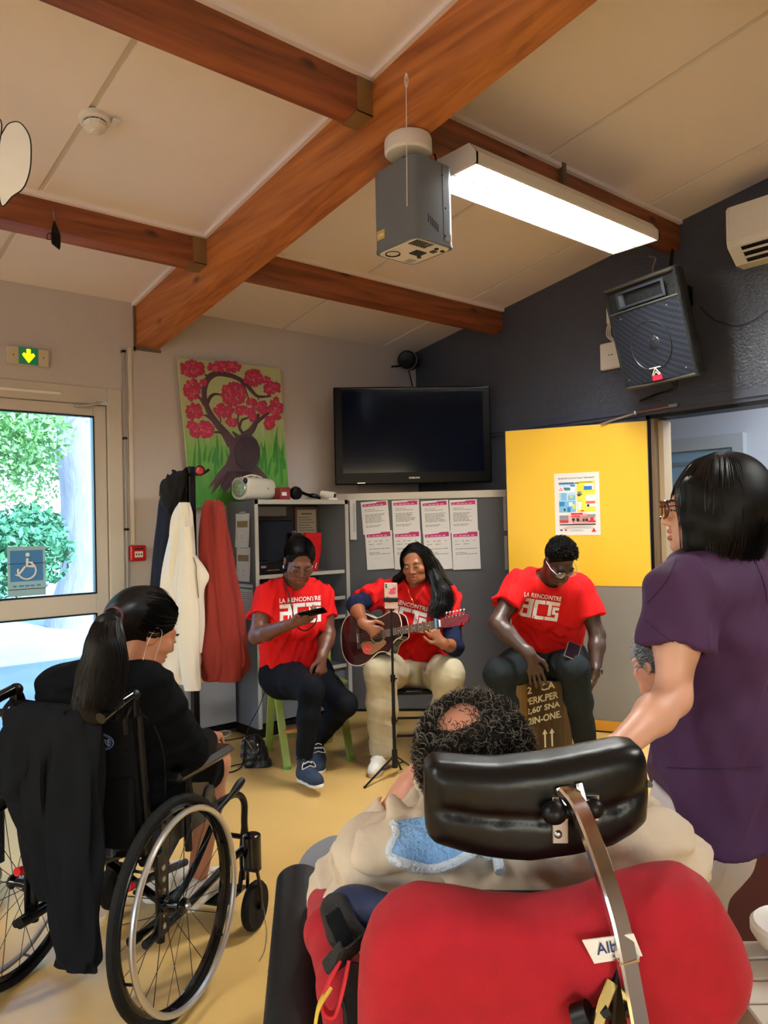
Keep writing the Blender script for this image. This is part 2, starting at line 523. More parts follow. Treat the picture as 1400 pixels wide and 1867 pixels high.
# beams
def rafter(y0, y1, lab):
    b = MB(); slab(b, 0.0, XR, y0, y1, -.29, 0.02)
    return tag(b.build('ceiling_beam', M['rafter'], smooth=False), lab, 'beam', kind='structure')
raf = rafter(-2.585, -2.42, 'big sloping orange-brown rafter carrying the grey projector')
rafter(-5.165, -5.0, 'sloping rafter above the photographer')
segs = {0: (-2.42, 0.0), 1: (-5.0, -2.585), 2: (YB, -5.165)}
plab = {(0, 0): 'short dark brown purlin above the television', (0, 1): 'dark brown purlin above the smoke detector corner near the white wall',
        (1, 0): 'dark brown purlin behind the fluorescent lamp', (1, 1): 'dark brown purlin at the top left of the photo'}
for i, x1 in enumerate((1.02, 2.52, 4.02, 5.52, 7.02)):
    for k, (y0, y1) in segs.items():
        b = MB(); slab(b, x1 - .10, x1, y0, y1, -.17, 0.02)
        pb = tag(b.build('ceiling_beam', M['purlin'], smooth=False), plab.get((i, k), 'purlin outside the photo at %.1f m from the white wall, bay %s' % (x1, 'abc'[k])), 'beam', kind='structure')
        for ye, sg in ((y0, 1), (y1, -1)):
            if ye in (0.0, YB): continue
            h = MB(); t = .004
            slab(h, x1 - .10 - t, x1 + t, ye, ye + sg * .085, -.175, -.17)
            slab(h, x1, x1 + t, ye, ye + sg * .085, -.175, -.0)
            slab(h, x1 - .10 - t, x1 - .10, ye, ye + sg * .085, -.175, -.0)
            for q in range(3):
                h.cyl((x1 + t, ye + sg * .04, cz(x1) - .05 - .04 * q), (x1 + t + .003, ye + sg * .04, cz(x1) - .05 - .04 * q), .004, n=6)
            hg = h.build('joist_hanger', M['zinc'], pb, smooth=False); hg['label'] = 'folded metal joist hanger'
# light coloured moulding between panels and timber
b = MB()
for x1 in (1.02, 2.52, 4.02):
    for (y0, y1) in ((-2.42, 0), (-5.0, -2.585)):
        slab(b, x1, x1 + .022, y0, y1, -.022, .01)
for (x0, x1) in xrows[:4]:
    slab(b, x0, x1, -2.607, -2.585, -.022, .01); slab(b, x0, x1, -2.42, -2.40, -.02, .01)
b.build('cove_moulding', M['ceil'], ceil_o, smooth=False)
b = MB().box((-.01, -2.60, 2.66), (.012, -2.588, 3.0)).box((-.01, -2.6, 2.668), (.012, -2.41, 2.69))
b.build('beam_pocket', M['brown_frame'], raf, smooth=False)
# dark rail on the gable wall and its door frame
tag(MB().box((0.0, -.03, 2.165), (XR, 0, 2.215)).box((0.3, -.018, 2.14), (XR, 0, 2.165)).build('trim_1', M['dark_trim'], smooth=False), 'dark painted rail along the gable wall above the yellow door', 'rail', kind='structure')
b = MB().box((2.25, -.012, 0), (2.275, .16, 2.14)).box((3.275, -.012, 0), (3.30, .16, 2.14)).box((2.25, -.012, 2.115), (3.30, .16, 2.14))
tr2 = tag(b.build('trim_2', M['black_plastic'], smooth=False), 'dark door frame around the corridor opening', 'door frame', kind='structure')
MB().box((2.275, .0, 0), (2.30, .15, 2.115)).box((3.25, .0, 0), (3.275, .15, 2.115)).build('inner_jamb', M['brown_frame'], tr2, smooth=False)
MB().box((2.30, .05, 0), (2.335, .15, 2.10)).build('jamb_stop', mat('beige jamb', (158, 138, 108), .5), tr2, smooth=False)
# baseboards
tag(MB().box((0, DY1, 0), (.014, 0, .075)).box((0, YB, 0), (.014, DY0, .075)).build('baseboard_left', mat('black skirting', (28, 28, 32), .5), smooth=False), 'black skirting board along the white wall', 'baseboard', kind='structure')
tag(MB().box((0.0, -.014, 0), (2.25, 0, .075)).box((3.3, -.014, 0), (XR, 0, .075)).build('baseboard_back', M['orange_trim'], smooth=False), 'orange varnished skirting board under the dark gable wall', 'baseboard', kind='structure')

# corridor behind the interior door
tag(MB().box((.9, .15, -.1), (5.2, 1.75, 0)).build('floor', M['lino'], smooth=False), 'corridor floor beyond the open door', 'floor', kind='structure')
tag(MB().box((.9, 1.62, 1.04), (5.2, 1.75, 2.7)).build('wall_back', M['corr_wall'], smooth=False), 'pale grey-blue upper wall of the corridor', 'wall', kind='structure')
tag(MB().box((.9, 1.60, 0), (5.2, 1.75, 1.04)).build('wall_back', M['corr_low'], smooth=False), 'slate blue lower wall of the corridor', 'wall', kind='structure')
tag(MB().box((.75, .15, 0), (.9, 1.75, 2.7)).box((5.2, .15, 0), (5.35, 1.75, 2.7)).build('wall_right', M['corr_wall'], smooth=False), 'end walls of the corridor', 'wall', kind='structure')
tag(MB().box((.75, .15, 2.7), (5.35, 1.75, 2.8)).build('ceiling', M['ceil'], smooth=False), 'flat ceiling of the corridor', 'ceiling', kind='structure')
# framed glazed door at the corridor's far side
cx0, cx1 = 1.15, 2.185
b = MB().box((cx0, 1.55, 0), (cx0 + .09, 1.63, 2.13)).box((cx1 - .09, 1.55, 0), (cx1, 1.63, 2.13)).box((cx0 + .09, 1.55, 2.02), (cx1 - .09, 1.63, 2.13))
d3 = tag(b.build('door_3', mat('pale door frame', (150, 156, 160), .5), smooth=False), 'pale framed glazed door across the corridor', 'door', kind='structure')
MB().box((cx0 + .09, 1.57, 0), (cx1 - .09, 1.61, 2.02)).build('door_leaf', mat('frosted door glass', (120, 150, 172), .25, var=.12, vscale=3), d3, smooth=False)
MB().box((cx0 + .09, 1.562, 1.90), (cx1 - .09, 1.572, 1.93)).build('door_rail', mat('door rail grey', (110, 120, 126), .5), d3, smooth=False)
_cl = bpy.data.lights.new('corridor_fill', 'AREA'); _cl.shape = 'RECTANGLE'; _cl.size = .3; _cl.size_y = 1.2; _cl.energy = 75; _cl.color = (.8, .9, 1.0)  # added area light that brightens the corridor
_co = bpy.data.objects.new('corridor_fill', _cl); COL.objects.link(_co); _co.location = (3.3, .8, 2.66)

# ---------------------------------------------------------------- exit door (glazed) in the white wall
b = MB()
fx0, fx1 = -.14, .012
b.box((fx0, DY1 - .10, 0), (fx1, DY1, DZ), bev=.006).box((fx0, DY0, 0), (fx1, DY0 + .10, DZ), bev=.006).box((fx0, DY0 + .1, DZ - .115), (fx1, DY1 - .1, DZ), bev=.006)
ed = tag(b.build('door_1', M['cream_frame'], smooth=False), 'cream glazed exit door at the left with blue sticker', 'door', kind='structure')
L0, L1 = DY0 + .105, DY1 - .105       # leaf
b = MB()
lx0, lx1 = -.07, 0.0
zs = (.004, .125, .925, 1.05, 2.20, 2.272)
b.box((lx0, L0, zs[0]), (lx1, L0 + .082, zs[5]), bev=.004).box((lx0, L1 - .082, zs[0]), (lx1, L1, zs[5]), bev=.004)
for za, zb in ((zs[0], zs[1]), (zs[2], zs[3]), (zs[4], zs[5])):
    b.box((lx0, L0 + .082, za), (lx1, L1 - .082, zb), bev=.004)
leaf = b.build('door_leaf', M['cream_frame'], ed, smooth=False)
for za, zb in ((zs[1], zs[2]), (zs[3], zs[4])):
    MB().box((-.04, L0 + .08, za), (-.034, L1 - .08, zb)).build('pane', M['pane'], leaf, smooth=False)
    g = MB()
    for (p, q) in (((L0 + .078, za), (L0 + .088, zb)), ((L1 - .088, za), (L1 - .078, zb)), ((L0 + .08, za), (L1 - .08, za + .009)), ((L0 + .08, zb - .009), (L1 - .08, zb))):
        g.box((-.03, p[0], p[1]), (.003, q[0], q[1]))
    g.build('glazing_bead', M['black_plastic'], leaf, smooth=False)
# closer arm, trickle vent and accessibility sticker
c = MB(); c.box((.012, -3.00, 2.245), (.03, -2.90, 2.262)).tube([(.03, -2.985, 2.252), (.06, -2.92, 2.262), (.05, -2.84, 2.285)], .009, 6).box((.03, -2.87, 2.27), (.055, -2.80, 2.292))
c.build('closer_arm', M['alu'], ed)
c = MB(); c.box((.012, -3.60, 2.315), (.022, -3.08, 2.335), bev=.004).cyl((.022, -3.45, 2.325), (.026, -3.45, 2.325), .005, n=8).cyl((.022, -3.10, 2.325), (.026, -3.10, 2.325), .005, n=8)
c.build('trickle_vent', M['white_plastic'], ed)
M['sticker_blue'] = mat('sticker blue', (58, 124, 188), .5)
st = MB().box((-.033, -3.40, 1.065), (-.031, -3.18, 1.37)).build('wheelchair_sticker', mat('sticker paper', (150, 190, 205), .5), ed, smooth=False)
MB().box((-.031, -3.385, 1.155), (-.030, -3.195, 1.345)).build('blue_square', M['sticker_blue'], st, smooth=False)
k = MB(); kx = -.0285
def wm(y, z): return Vector((kx, -3.29 + y, 1.25 + z))
k.tube([wm(.052 * math.cos(t) , -.03 + .052 * math.sin(t)) for t in np.linspace(-3.4, 1.1, 22)], .0055, 6)
k.ell(wm(.005, .068), (.003, .013, .013), nu=10, nv=6)
k.tube([wm(.004, .045), wm(.0, -.002), wm(.042, -.006)], .008, 6); k.tube([wm(.0, .02), wm(.034, .02)], .0055, 6); k.tube([wm(-.01, -.004), wm(-.03, -.03), wm(-.055, -.058), wm(-.066, -.05)], .0065, 6)
k.build('wheelchair_symbol', M['white_paper'], st)
k = MB(); kM = basis((-.0305, -3.37, 1.122), (0, 1, 0), (0, 0, 1), (1, 0, 0))
dashes(k, kM, .17, .010, 5); k.build('sticker_print', M['sticker_blue'], st, smooth=False)

for z_ in (1.262, 1.105): MB().box((-.030, -3.398, z_), (-.0275, -3.182, z_ + .004)).build('sticker_tape', M['ink_dark'], st, smooth=False)  # dark tape strips across the sticker

# ---------------------------------------------------------------- yellow interior door leaf, swung open into the room
hinge = Vector((2.262, -.02, 0)); tip = Vector((1.375, -.425, 0))
ux = (tip - hinge).normalized(); nrm = Vector((ux.y, -ux.x, 0))     # towards the camera
if nrm.dot(CAM - hinge) < 0: nrm = -nrm
LW = (tip - hinge).length
DM = basis(hinge, -ux * -1, (0, 0, 1), nrm)     # x: hinge -> tip, y: up, z: out
d2 = tag(MB(DM).box((0, .012, -.036), (LW, 2.105, 0)).build('door_2', M['grey_door'], smooth=False), 'open door with bright yellow upper half and grey lower half', 'door', kind='structure')
MB(DM).box((0.004, .998, 0), (LW - .004, 2.102, .003)).build('yellow_panel', M['yellow_door'], d2, smooth=False)
MB(DM).box((0.004, .085, 0), (LW - .004, .992, .003)).build('grey_panel', M['grey_door'], d2, smooth=False)
MB(DM).box((0.004, .013, 0), (LW - .004, .082, .004)).build('kick_strip', M['orange_trim'], d2, smooth=False)
MB(DM).box((LW - .001, .012, -.036), (LW + .002, 2.105, .004)).build('edge_band', M['black_plastic'], d2, smooth=False)
c = MB()
pa = DM @ Vector((.06, 2.112, -.01)); pb = DM @ Vector((.30, 2.102, .02)); pc = Vector((2.20, -.06, 2.16)); pd = Vector((2.47, -.045, 2.175))
c.tube([pb, pc], .007, 6); c.tube([pc, pd], .006, 6); c.box((2.44, -.06, 2.165), (2.50, -.03, 2.185)); c.cyl(pc - Vector((0, 0, .01)), pc + Vector((0, 0, .012)), .013, n=10)
c.build('closer_arm', M['steel'], d2)

# ---------------------------------------------------------------- outside
M['sand'] = mat('pale gravel', (166, 162, 156), .95, var=.18, vscale=3, bump=.4, bscale=20)
M['bark'] = mat('bark', (150, 136, 134), .95, var=.4, vscale=9, bump=1.0, bscale=24, stretch=(1, 1, .25))
M['leaf'] = mat('leaf', (120, 160, 84), .6, var=.5, vscale=1.2)
M['leaf2'] = mat('dark leaf', (84, 138, 92), .6, var=.5, vscale=1.2)
tag(MB().box((-40, -40, -.3), (-.2, 30, -.06)).box((-.2, -40, -.3), (40, YB - .15, -.06)).box((XR + .15, YB - .15, -.3), (40, 30, -.06)).build('ground', M['sand'], smooth=False), 'pale gravel yard outside the exit door', 'ground', kind='structure')
def leaves(name, m, blobs, n, size, parent=None, seed=1):
    rg = np.random.RandomState(seed)
    vs, fs = [], []
    for (c, r) in blobs:
        c = np.array(c); r = np.array(r)
        d = rg.normal(size=(n, 3)); d /= np.linalg.norm(d, axis=1)[:, None]
        P = c + d * r * (rg.rand(n, 1) ** .4)
        a = rg.normal(size=(n, 3)); a /= np.linalg.norm(a, axis=1)[:, None]
        bb = np.cross(a, rg.normal(size=(n, 3))); bb /= np.linalg.norm(bb, axis=1)[:, None]
        s = size * (.6 + .8 * rg.rand(n, 1))
        base = len(vs) * 0 + sum(len(q) for q in vs)
        Q = np.stack([P - a * s, P + bb * s * .45, P + a * s, P - bb * s * .45], 1).reshape(-1, 3)
        fs.append(base + np.arange(4 * n).reshape(-1, 4)); vs.append(Q)
    return link_mesh(name, np.concatenate(vs), np.concatenate(fs), m, parent, smooth=False)
tp = at(172, 1060, 12.8); tp.z = -.1
tree = thing('tree', tp, 'thick grey tree trunk with green crown outside the exit door', 'tree')
b = MB(); path, rad = [], []
for i in range(15):
    z = i * .4
    path.append(tp + Vector((.03 * math.sin(z * 2), .05 * math.sin(z * 1.3), z))); rad.append(.50 + .28 * math.exp(-z * 1.2) + .02 * math.sin(z * 5))
b.tube(path, rad, 20)
b.tube([tp + Vector((0, 0, 3.6)), tp + Vector((.4, -1.2, 4.4)), tp + Vector((.5, -2.4, 4.7))], [.2, .13, .06], 8)
b.build('trunk', M['bark'], tree)
def pt(px, py, Z): return tuple(at(px, py, Z))
leaves('crown', M['leaf'], [(pt(15, 790, 9.5), (.7, .8, .6)), (pt(55, 850, 13.5), (.9, .9, .8)), (pt(-60, 740, 9.5), (1.1, 1.1, .8)), (pt(70, 770, 15), (1.3, 1.2, .8)), (pt(-120, 860, 9), (.7, .7, 1.0)), (pt(260, 520, 12), (1.6, 2.0, 1.0)), (pt(-100, 620, 9.6), (1.6, 2.0, 1.0))], 1300, .055, tree, 3)
hb = thing('hedge_bush', at(20, 1120, 8.5), 'green leafy bush beside the tree outside the door', 'bush')
hb.location.z = -.06
leaves('foliage', M['leaf2'], [(pt(30, 1010, 8.5), (.55, .6, .45)), (pt(-60, 1030, 8.2), (.7, .7, .6)), (pt(50, 975, 10), (.5, .5, .4))], 2200, .05, hb, 5)
b = MB()
for q in range(3):
    p = at(10 + 14 * q - 80, 1060, 8.4); p.z = -.1
    b.tube([p, p + Vector((.05 * q - .1, .04, .5)), p + Vector((.1 * q - .2, .1, 1.0))], [.03, .022, .01], 6)
b.build('stem', M['bark'], hb)
hw = tag(MB().box((-22, -30, -.1), (-21.7, 20, 2.2)).build('garden_wall', mat('pale rendered wall', (226, 220, 208), .9, var=.05), smooth=False), 'pale garden wall far outside behind the tree', 'wall', kind='structure')
# door mat inside
MB()
mt = at(0, 1440, 2.9)
o = MB().box((.03, -4.05, 0.0), (.52, -3.02, .012), bev=.004).build('door_mat', mat('crimson mat', (140, 40, 70), .95, var=.2, vscale=60, bump=.5, bscale=150), smooth=False)
tag(o, 'crimson door mat on the floor before the exit door', 'mat')

# ---------------------------------------------------------------- fluorescent ceiling lamps
M['lamp_body'] = mat('lamp housing', (226, 219, 205), .45)
M['louvre'] = mat('bright louvre', (236, 238, 236), .25, metal=.3)
M['tube_on'] = mat('lit fluorescent tube', (255, 255, 255), .5, emit=(246, 252, 250), estr=60.0)
LAMP_W = 130
M['tube_on'].cycles.emission_sampling = 'NONE'
def lamp(x0, y0, zb, lab, blades=26, power=1.0):
    w, l, h = .30, 1.50, .10
    t = thing('fluorescent_lamp', (x0 + w / 2, y0 + l / 2, zb), lab, 'lamp', 'fluorescent ceiling lamps')
    b = MB()
    Mx = basis((x0, y0, zb), (1, 0, 0), (0, 0, 1), (0, 1, 0))
    sec = [(0, 0), (.0, .05), (.04, .10), (w - .04, .10), (w, .05), (w, 0), (w - .012, 0), (w - .012, .045), (w - .045, .085), (.045, .085), (.012, .045), (.012, 0)]
    n = len(sec)
    vs = [Mx @ Vector((p[0], p[1], 0)) for p in sec] + [Mx @ Vector((p[0], p[1], l)) for p in sec]
    b.add(vs, [(i, (i + 1) % n, n + (i + 1) % n, n + i)[::-1] for i in range(n)])
    for yy in (0, l - .012):
        b.prism([(0, 0), (.0, .05), (.04, .10), (w - .04, .10), (w, .05), (w, 0)], .012, Mx, yy)
    b.build('housing', M['lamp_body'], t, smooth=False)
    for dx in (.085, w - .085):
        MB().cyl((x0 + dx, y0 + .03, zb + .052), (x0 + dx, y0 + l - .03, zb + .052), .014, n=10).build('tube', M['tube_on'], t)
    MB().box((x0 + w / 2 - .004, y0 + .012, zb + .002), (x0 + w / 2 + .004, y0 + l - .012, zb + .03)).build('spine', M['louvre'], t, smooth=False)
    la = bpy.data.lights.new('tube_light', 'AREA'); la.shape = 'RECTANGLE'; la.size = w - .05; la.size_y = l - .06; la.energy = LAMP_W * power; la.color = (.97, .99, 1.0)
    lo = bpy.data.objects.new('tube_light', la); COL.objects.link(lo); lo.parent = t; lo.location = (0, 0, .071)
    first = None
    for i in range(blades):
        y = y0 + .03 + (l - .06) * i / (blades - 1)
        if first is None:
            q = MB()
            for xa, xb in ((.014, w / 2 - .005), (w / 2 + .005, w - .014)):
                xm = (xa + xb) / 2
                q.prism([(x0 + xa, zb + .002), (x0 + xm - .02, zb + .002), (x0 + xb, zb + .002), (x0 + xb, zb + .04), (x0 + xm + .02, zb + .018), (x0 + xm - .02, zb + .018), (x0 + xa, zb + .04)], .003, basis((0, y, 0), (1, 0, 0), (0, 0, 1), (0, -1, 0)))
            first = q.build('louvre_blade', M['louvre'], t, smooth=False); y_first = y; loc0 = first.location.copy()
        else:
            c = first.copy(); COL.objects.link(c); c.parent = t; c.location = loc0 + Vector((0, y - y_first, 0))
    return t
L1_ = lamp(2.49, -2.235, 3.0, 'long lit fluorescent lamp beside the grey projector')
MB().box((2.52, -1.28, 3.1), (2.55, -1.25, 3.37)).build('hanger_strap', M['brown_frame'], L1_, smooth=False)
lamp(5.55, -2.235, 3.46, 'fluorescent lamp out of sight to the right of the photo', 8, .75)  # added out of view to lift the light from the right
lamp(2.49, -7.4, 3.0, 'fluorescent lamp out of sight behind the photographer', 8, .8)  # added out of view to lift the light from behind the camera
# ---------------------------------------------------------------- more helpers
def hit(px, py, p0, n):
    "where the sight line of a photo pixel meets a plane of the room"
    d = RT * ((px - 700.0) / F_PX) + DN * ((py - 933.5) / F_PX) + FW
    n = Vector(n); p0 = Vector(p0)
    return CAM + d * ((p0 - CAM).dot(n) / d.dot(n))

def loft(stations, n=40, folds=7, amp=.0, seed=0, power=2.0, closed_ends=True):
    "closed sections (centre, half-width vector, half-depth vector, fold amount) joined into a cloth-like body"
    rg = random.Random(seed)
    ph = [rg.uniform(0, 6.28) for _ in range(6)]
    rows = []
    for i, (c, a, b_, am) in enumerate(stations):
        c, a, b_ = Vector(c), Vector(a), Vector(b_)
        row = []
        for k in range(n):
            t = 2 * math.pi * k / n
            w = 1 + am * (math.sin(folds * t + ph[0] + .35 * i) * .6 + math.sin((folds * 1.6) * t + ph[1] - .22 * i) * .4)
            ct, st = math.cos(t), math.sin(t)
            row.append(c + a * (math.copysign(abs(ct) ** (2 / power), ct) * w) + b_ * (math.copysign(abs(st) ** (2 / power), st) * w))
        rows.append(row)
    vs = [p for r_ in rows for p in r_]
    fs = []
    for i in range(len(rows) - 1):
        for k in range(n):
            k2 = (k + 1) % n
            fs.append((i * n + k, i * n + k2, (i + 1) * n + k2, (i + 1) * n + k))
    if closed_ends:
        fs += [tuple(range(n))[::-1], tuple(range((len(rows) - 1) * n, len(rows) * n))]
    return vs, fs

def smooth_stations(st, n=5):
    "resample loft stations with Catmull-Rom"
    C_ = crom([s[0] for s in st], n); A_ = crom([s[1] for s in st], n); B_ = crom([s[2] for s in st], n)
    D_ = crom([(s[3], 0, 0) for s in st], n)
    return [(c, a, b_, d.x) for c, a, b_, d in zip(C_, A_, B_, D_)]

def text_on(mb, body, Mx, w, h=0, bold=0.0, spacing=1.0, lift=0.0):
    vs, fs = fit_text(body, w, h, bold, spacing)
    mb.add([Mx @ Vector((p[0], p[1], lift)) for p in vs], fs)

# ---------------------------------------------------------------- television
ta = R(54); tu = Vector((math.cos(ta), math.sin(ta), 0)); tn = Vector((math.sin(ta), -math.cos(ta), 0))
tc_ = Vector((.648, -.65, 2.14)); TW, TH = 1.222, .752
tv = thing('television', tc_ - Vector((0, 0, TH / 2)), 'large black flat television hung across the corner', 'television')
TM = basis(tc_, tu, (0, 0, 1), tn)
M['piano'] = mat('piano black', (5, 5, 8), .3, spec=.1)
M['screen'] = mat('dark screen glass', (5, 12, 26), .1, spec=.12)
b = MB(TM); b.box((-TW / 2, -TH / 2, -.07), (TW / 2, TH / 2, 0), bev=.008); b.build('bezel', M['piano'], tv, smooth=False)
MB(TM).box((-TW / 2 + .062, -TH / 2 + .088, 0), (TW / 2 - .062, TH / 2 - .04, .0015)).build('screen', M['screen'], tv, smooth=False)
b = MB(TM); b.tube([(-TW / 2 + .05, TH / 2 - .012, .004), (0, TH / 2 - .022, .006), (TW / 2 - .05, TH / 2 - .012, .004), (TW / 2 - .012, TH / 2 - .004, .003)], .0045, 6)
b.build('edge_line', mat('clear edge', (70, 74, 86), .1), tv)
b = MB(TM); text_on(b, 'SAMSUNG', Matrix.Translation((-.042, -TH / 2 + .038, .002)), .084, .014, .02); b.build('brand_lettering', M['white_plastic'], tv, smooth=False)
MB(TM).box((-TW / 2 + .17, -TH / 2 + .008, 0), (-TW / 2 + .23, -TH / 2 + .014, .003)).build('status_light', M['alu'], tv, smooth=False)
b = MB(TM); b.box((-.2, -.2, -.12), (.2, .2, -.07)); b.tube([(0, 0, -.12), (.15, 0, -.38), (.0, 0, -.66), (0.04, 0, -.80)], .025, 8); b.build('wall_arm', M['black_metal'], tv)
b = MB(TM); b.tube(crom([(-.42, -TH / 2, -.03), (-.44, -TH / 2 - .02, -.02), (-.43, -TH / 2 - .05, -.02)], 5), .003, 6)
b.tube(crom([(.24, -TH / 2, -.03), (.26, -TH / 2 - .02, -.01), (.25, -TH / 2 - .055, -.03)], 5), .004, 6); b.build('cable', M['black_plastic'], tv)

# ---------------------------------------------------------------- corner partition used as notice board
bn = Vector((.7071, -.7071, 0)); bu = Vector((.7071, .7071, 0)); bp = Vector((.26, -.966, 0))
BM = basis(Vector((0.006, -1.22, 0)), bu, (0, 0, 1), bn)
BW = 1.722
M['board'] = mat('dark grey board', (80, 81, 85), .6, var=.05, vscale=4)
pt_ = tag(MB(BM).box((0.02, 0.0, -.02), (BW - .02, 1.645, 0)).build('corner_partition', M['board'], smooth=False), 'dark grey board closing the corner under the television', 'partition')
MB(BM).box((0.02, 1.645, -.05), (BW - .02, 1.70, .012)).build('top_rail', mat('pale aluminium rail', (186, 182, 172), .4, metal=.3), pt_, smooth=False)
MB(BM).box((0.02, 0, 0), (BW - .02, .02, .004)).build('bottom_strip', M['black_plastic'], pt_, smooth=False)
b = MB(BM)
for q in ((1.56, 1.52), (1.50, .95), (.33, 1.60)): b.cyl((q[0], q[1], 0), (q[0], q[1], .004), .006, n=8)
b.build('screw', M['alu'], pt_)

M['pink'] = mat('magenta print', (196, 44, 112), .7)
def sheet(name, Mx, w, h, lab, cat='paper', group=None, header=None, lines=(), body='ink', rg=None, extra=None, curl=0.0, pm=None):
    "a thin sheet (origin top left, x right, y up) with its print"
    n = 6
    b = MB(Mx)
    P = [[Vector((w * i / 4, -h * j / n, .0015 + curl * (j / n) ** 2)) for j in range(n + 1)] for i in range(5)]
    b.grid([[p for p in r_][::-1] for r_ in P])
    Q = [[p - Vector((0, 0, .0012)) for p in r_] for r_ in P]
    b.grid(Q)
    o = tag(b.build(name, pm or M['white_paper'], None, smooth=True), lab, cat, group)
    z = lambda y: .0022 + curl * (abs(y) / h) ** 2
    if header:
        (x0, y0, x1, y1) = header
        hb = MB(Mx); zz = z(y1) + .0006
        hb.add([(x0 * w, -y1 * h, zz), (x1 * w, -y1 * h, zz), (x1 * w, -y0 * h, zz), (.62 * w, -y0 * h, zz), (.55 * w, -(y0 + .03) * h, zz), (x0 * w, -(y0 + .045) * h, zz)], [(0, 1, 2, 3, 4, 5)])
        hh = hb.build('header_band', M['pink'], o, smooth=False)
        tb = MB(Mx); dashes(tb, Matrix.Translation(((x0 + .05) * w, -(y1 - .025) * h, zz + .0006)), w * (x1 - x0) * .85, .018 * h, 5); tb.build('header_lettering', M['white_paper'], hh, smooth=False)
    if lines:
        lb = MB(Mx); rg = rg or random.Random(1)
        for (x0, x1, y) in lines:
            x = x0
            while x < x1 - .02:
                ww = min(rg.uniform(.05, .16), x1 - x)
                lb.add([(x * w, -(y + .006) * h, z(y * h)), ((x + ww) * w, -(y + .006) * h, z(y * h)), ((x + ww) * w, -(y - .006) * h, z(y * h)), (x * w, -(y - .006) * h, z(y * h))], [(0, 1, 2, 3)])
                x += ww + .02
        lb.build('print', M[body], o, smooth=False)['kind'] = 'stuff'
    if extra: extra(o, Mx, w, h)
    return o
cols = [((657.5, 916), (672, 969)), ((714, 913), (717, 969)), ((767, 914), (771, 970)), ((819, 912), (823, 969))]
rank = ['leftmost', 'second from left', 'third from left', 'rightmost']
for i, (a, c) in enumerate(cols):
    for j, q in enumerate((a, c)):
        if j == 1 and i == 0: q = (665, 970)
        p = hit(q[0], q[1], bp + bn * .004 * (j + 1), bn)
        rg = random.Random(10 * i + j)
        rot = Matrix.Rotation(R([3.5, 1.2, 2.0, .8][i]) if j == 0 else R([2.5, 1.0, 2.2, 1.2][i]), 4, 'Z')
        Mx = basis(p, bu, (0, 0, 1), bn) @ rot
        if j == 0:
            ln = [(.12, .5, .25), (.12, .8, .30)] + [(.12, rg.uniform(.6, .9), .40 + .035 * k) for k in range(8)] + [(.12, .7, .74), (.12, .6, .78)]
        else:
            ln = [(.12, .22, .26), (.36, .44, .26), (.5, .62, .26), (.78, .84, .26), (.12, .3, .34), (.42, .62, .34), (.12, .9, .46), (.12, .5, .56), (.12, .9, .60)]
        def sign(o, Mx, w, h, rg=rg, j=j):
            if j == 1:
                s_ = MB(Mx); pts = [(w * (.3 + .06 * k), -h * (.72 + .03 * rg.uniform(-1, 1)), .003) for k in range(7)]
                s_.tube(crom(pts, 4), .0008, 4); s_.build('signature', M['ink'], o)
        sheet('printed_notice', Mx, .212, .297 if j else .255, '%s white notice with magenta band in the %s row of the notice board' % (rank[i], ['upper', 'lower'][j]), 'notice', 'notices on the corner board', (.06, .03, .94, .15), ln, rg=rg, extra=sign, curl=.004)
p = hit(637, 912, bp + bn * .02, bn)
sheet('white_sheet', basis(p, bu, (0, 0, 1), bn), .05, .31, 'narrow white sheet at the left end of the corner board beside the cabinet', 'paper', lines=[(.5, .9, .1 + .04 * k) for k in range(18)])
p = hit(917, 906, bp + bn * .004, bn)
sheet('grey_sheet', basis(p, bu, (0, 0, 1), bn), .06, .26, 'upper narrow grey sheet at the right end of the corner board beside the yellow door', 'paper', pm=mat('grey paper', (170, 168, 166), .8))
p = hit(919, 977, bp + bn * .004, bn)
sheet('grey_sheet', basis(p, bu, (0, 0, 1), bn), .06, .26, 'lower narrow grey sheet at the right end of the corner board beside the yellow door', 'paper', pm=mat('grey paper', (166, 164, 162), .8))

# ---------------------------------------------------------------- open cabinet against the white wall
cbx0, cbx1, cby0, cby1, cbz0, cbz1 = .075, .443, -1.955, -1.15, .08, 1.64
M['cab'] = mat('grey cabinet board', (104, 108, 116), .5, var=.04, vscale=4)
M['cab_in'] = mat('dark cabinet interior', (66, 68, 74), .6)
M['cab_edge'] = mat('pale cabinet edge', (172, 170, 160), .45)
cb = thing('cabinet', ((cbx0 + cbx1) / 2, (cby0 + cby1) / 2, 0), 'tall open grey cabinet with shelves against the white wall', 'cabinet')
t = .022
MB().box((cbx0, cby0, cbz0), (cbx1, cby0 + t, cbz1)).build('side_panel', M['cab'], cb, smooth=False)
MB().box((cbx0, cby1 - t, cbz0), (cbx1, cby1, cbz1)).build('side_panel', M['cab'], cb, smooth=False)
MB().box((cbx0, cby0 + t, cbz1 - t), (cbx1, cby1 - t, cbz1)).build('top_panel', M['cab'], cb, smooth=False)
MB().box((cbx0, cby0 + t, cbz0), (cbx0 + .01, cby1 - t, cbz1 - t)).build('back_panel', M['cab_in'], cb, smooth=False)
b = MB(); e = .004
b.box((cbx1, cby0 - .002, cbz0), (cbx1 + e, cby0 + t + .004, cbz1 + .004)).box((cbx1, cby1 - t - .006, cbz0), (cbx1 + e, cby1 + .004, cbz1 + .004)).box((cbx1, cby0, cbz1 - t - .006), (cbx1 + e, cby1, cbz1 + .004))
b.build('edge_trim', M['cab_edge'], cb, smooth=False)
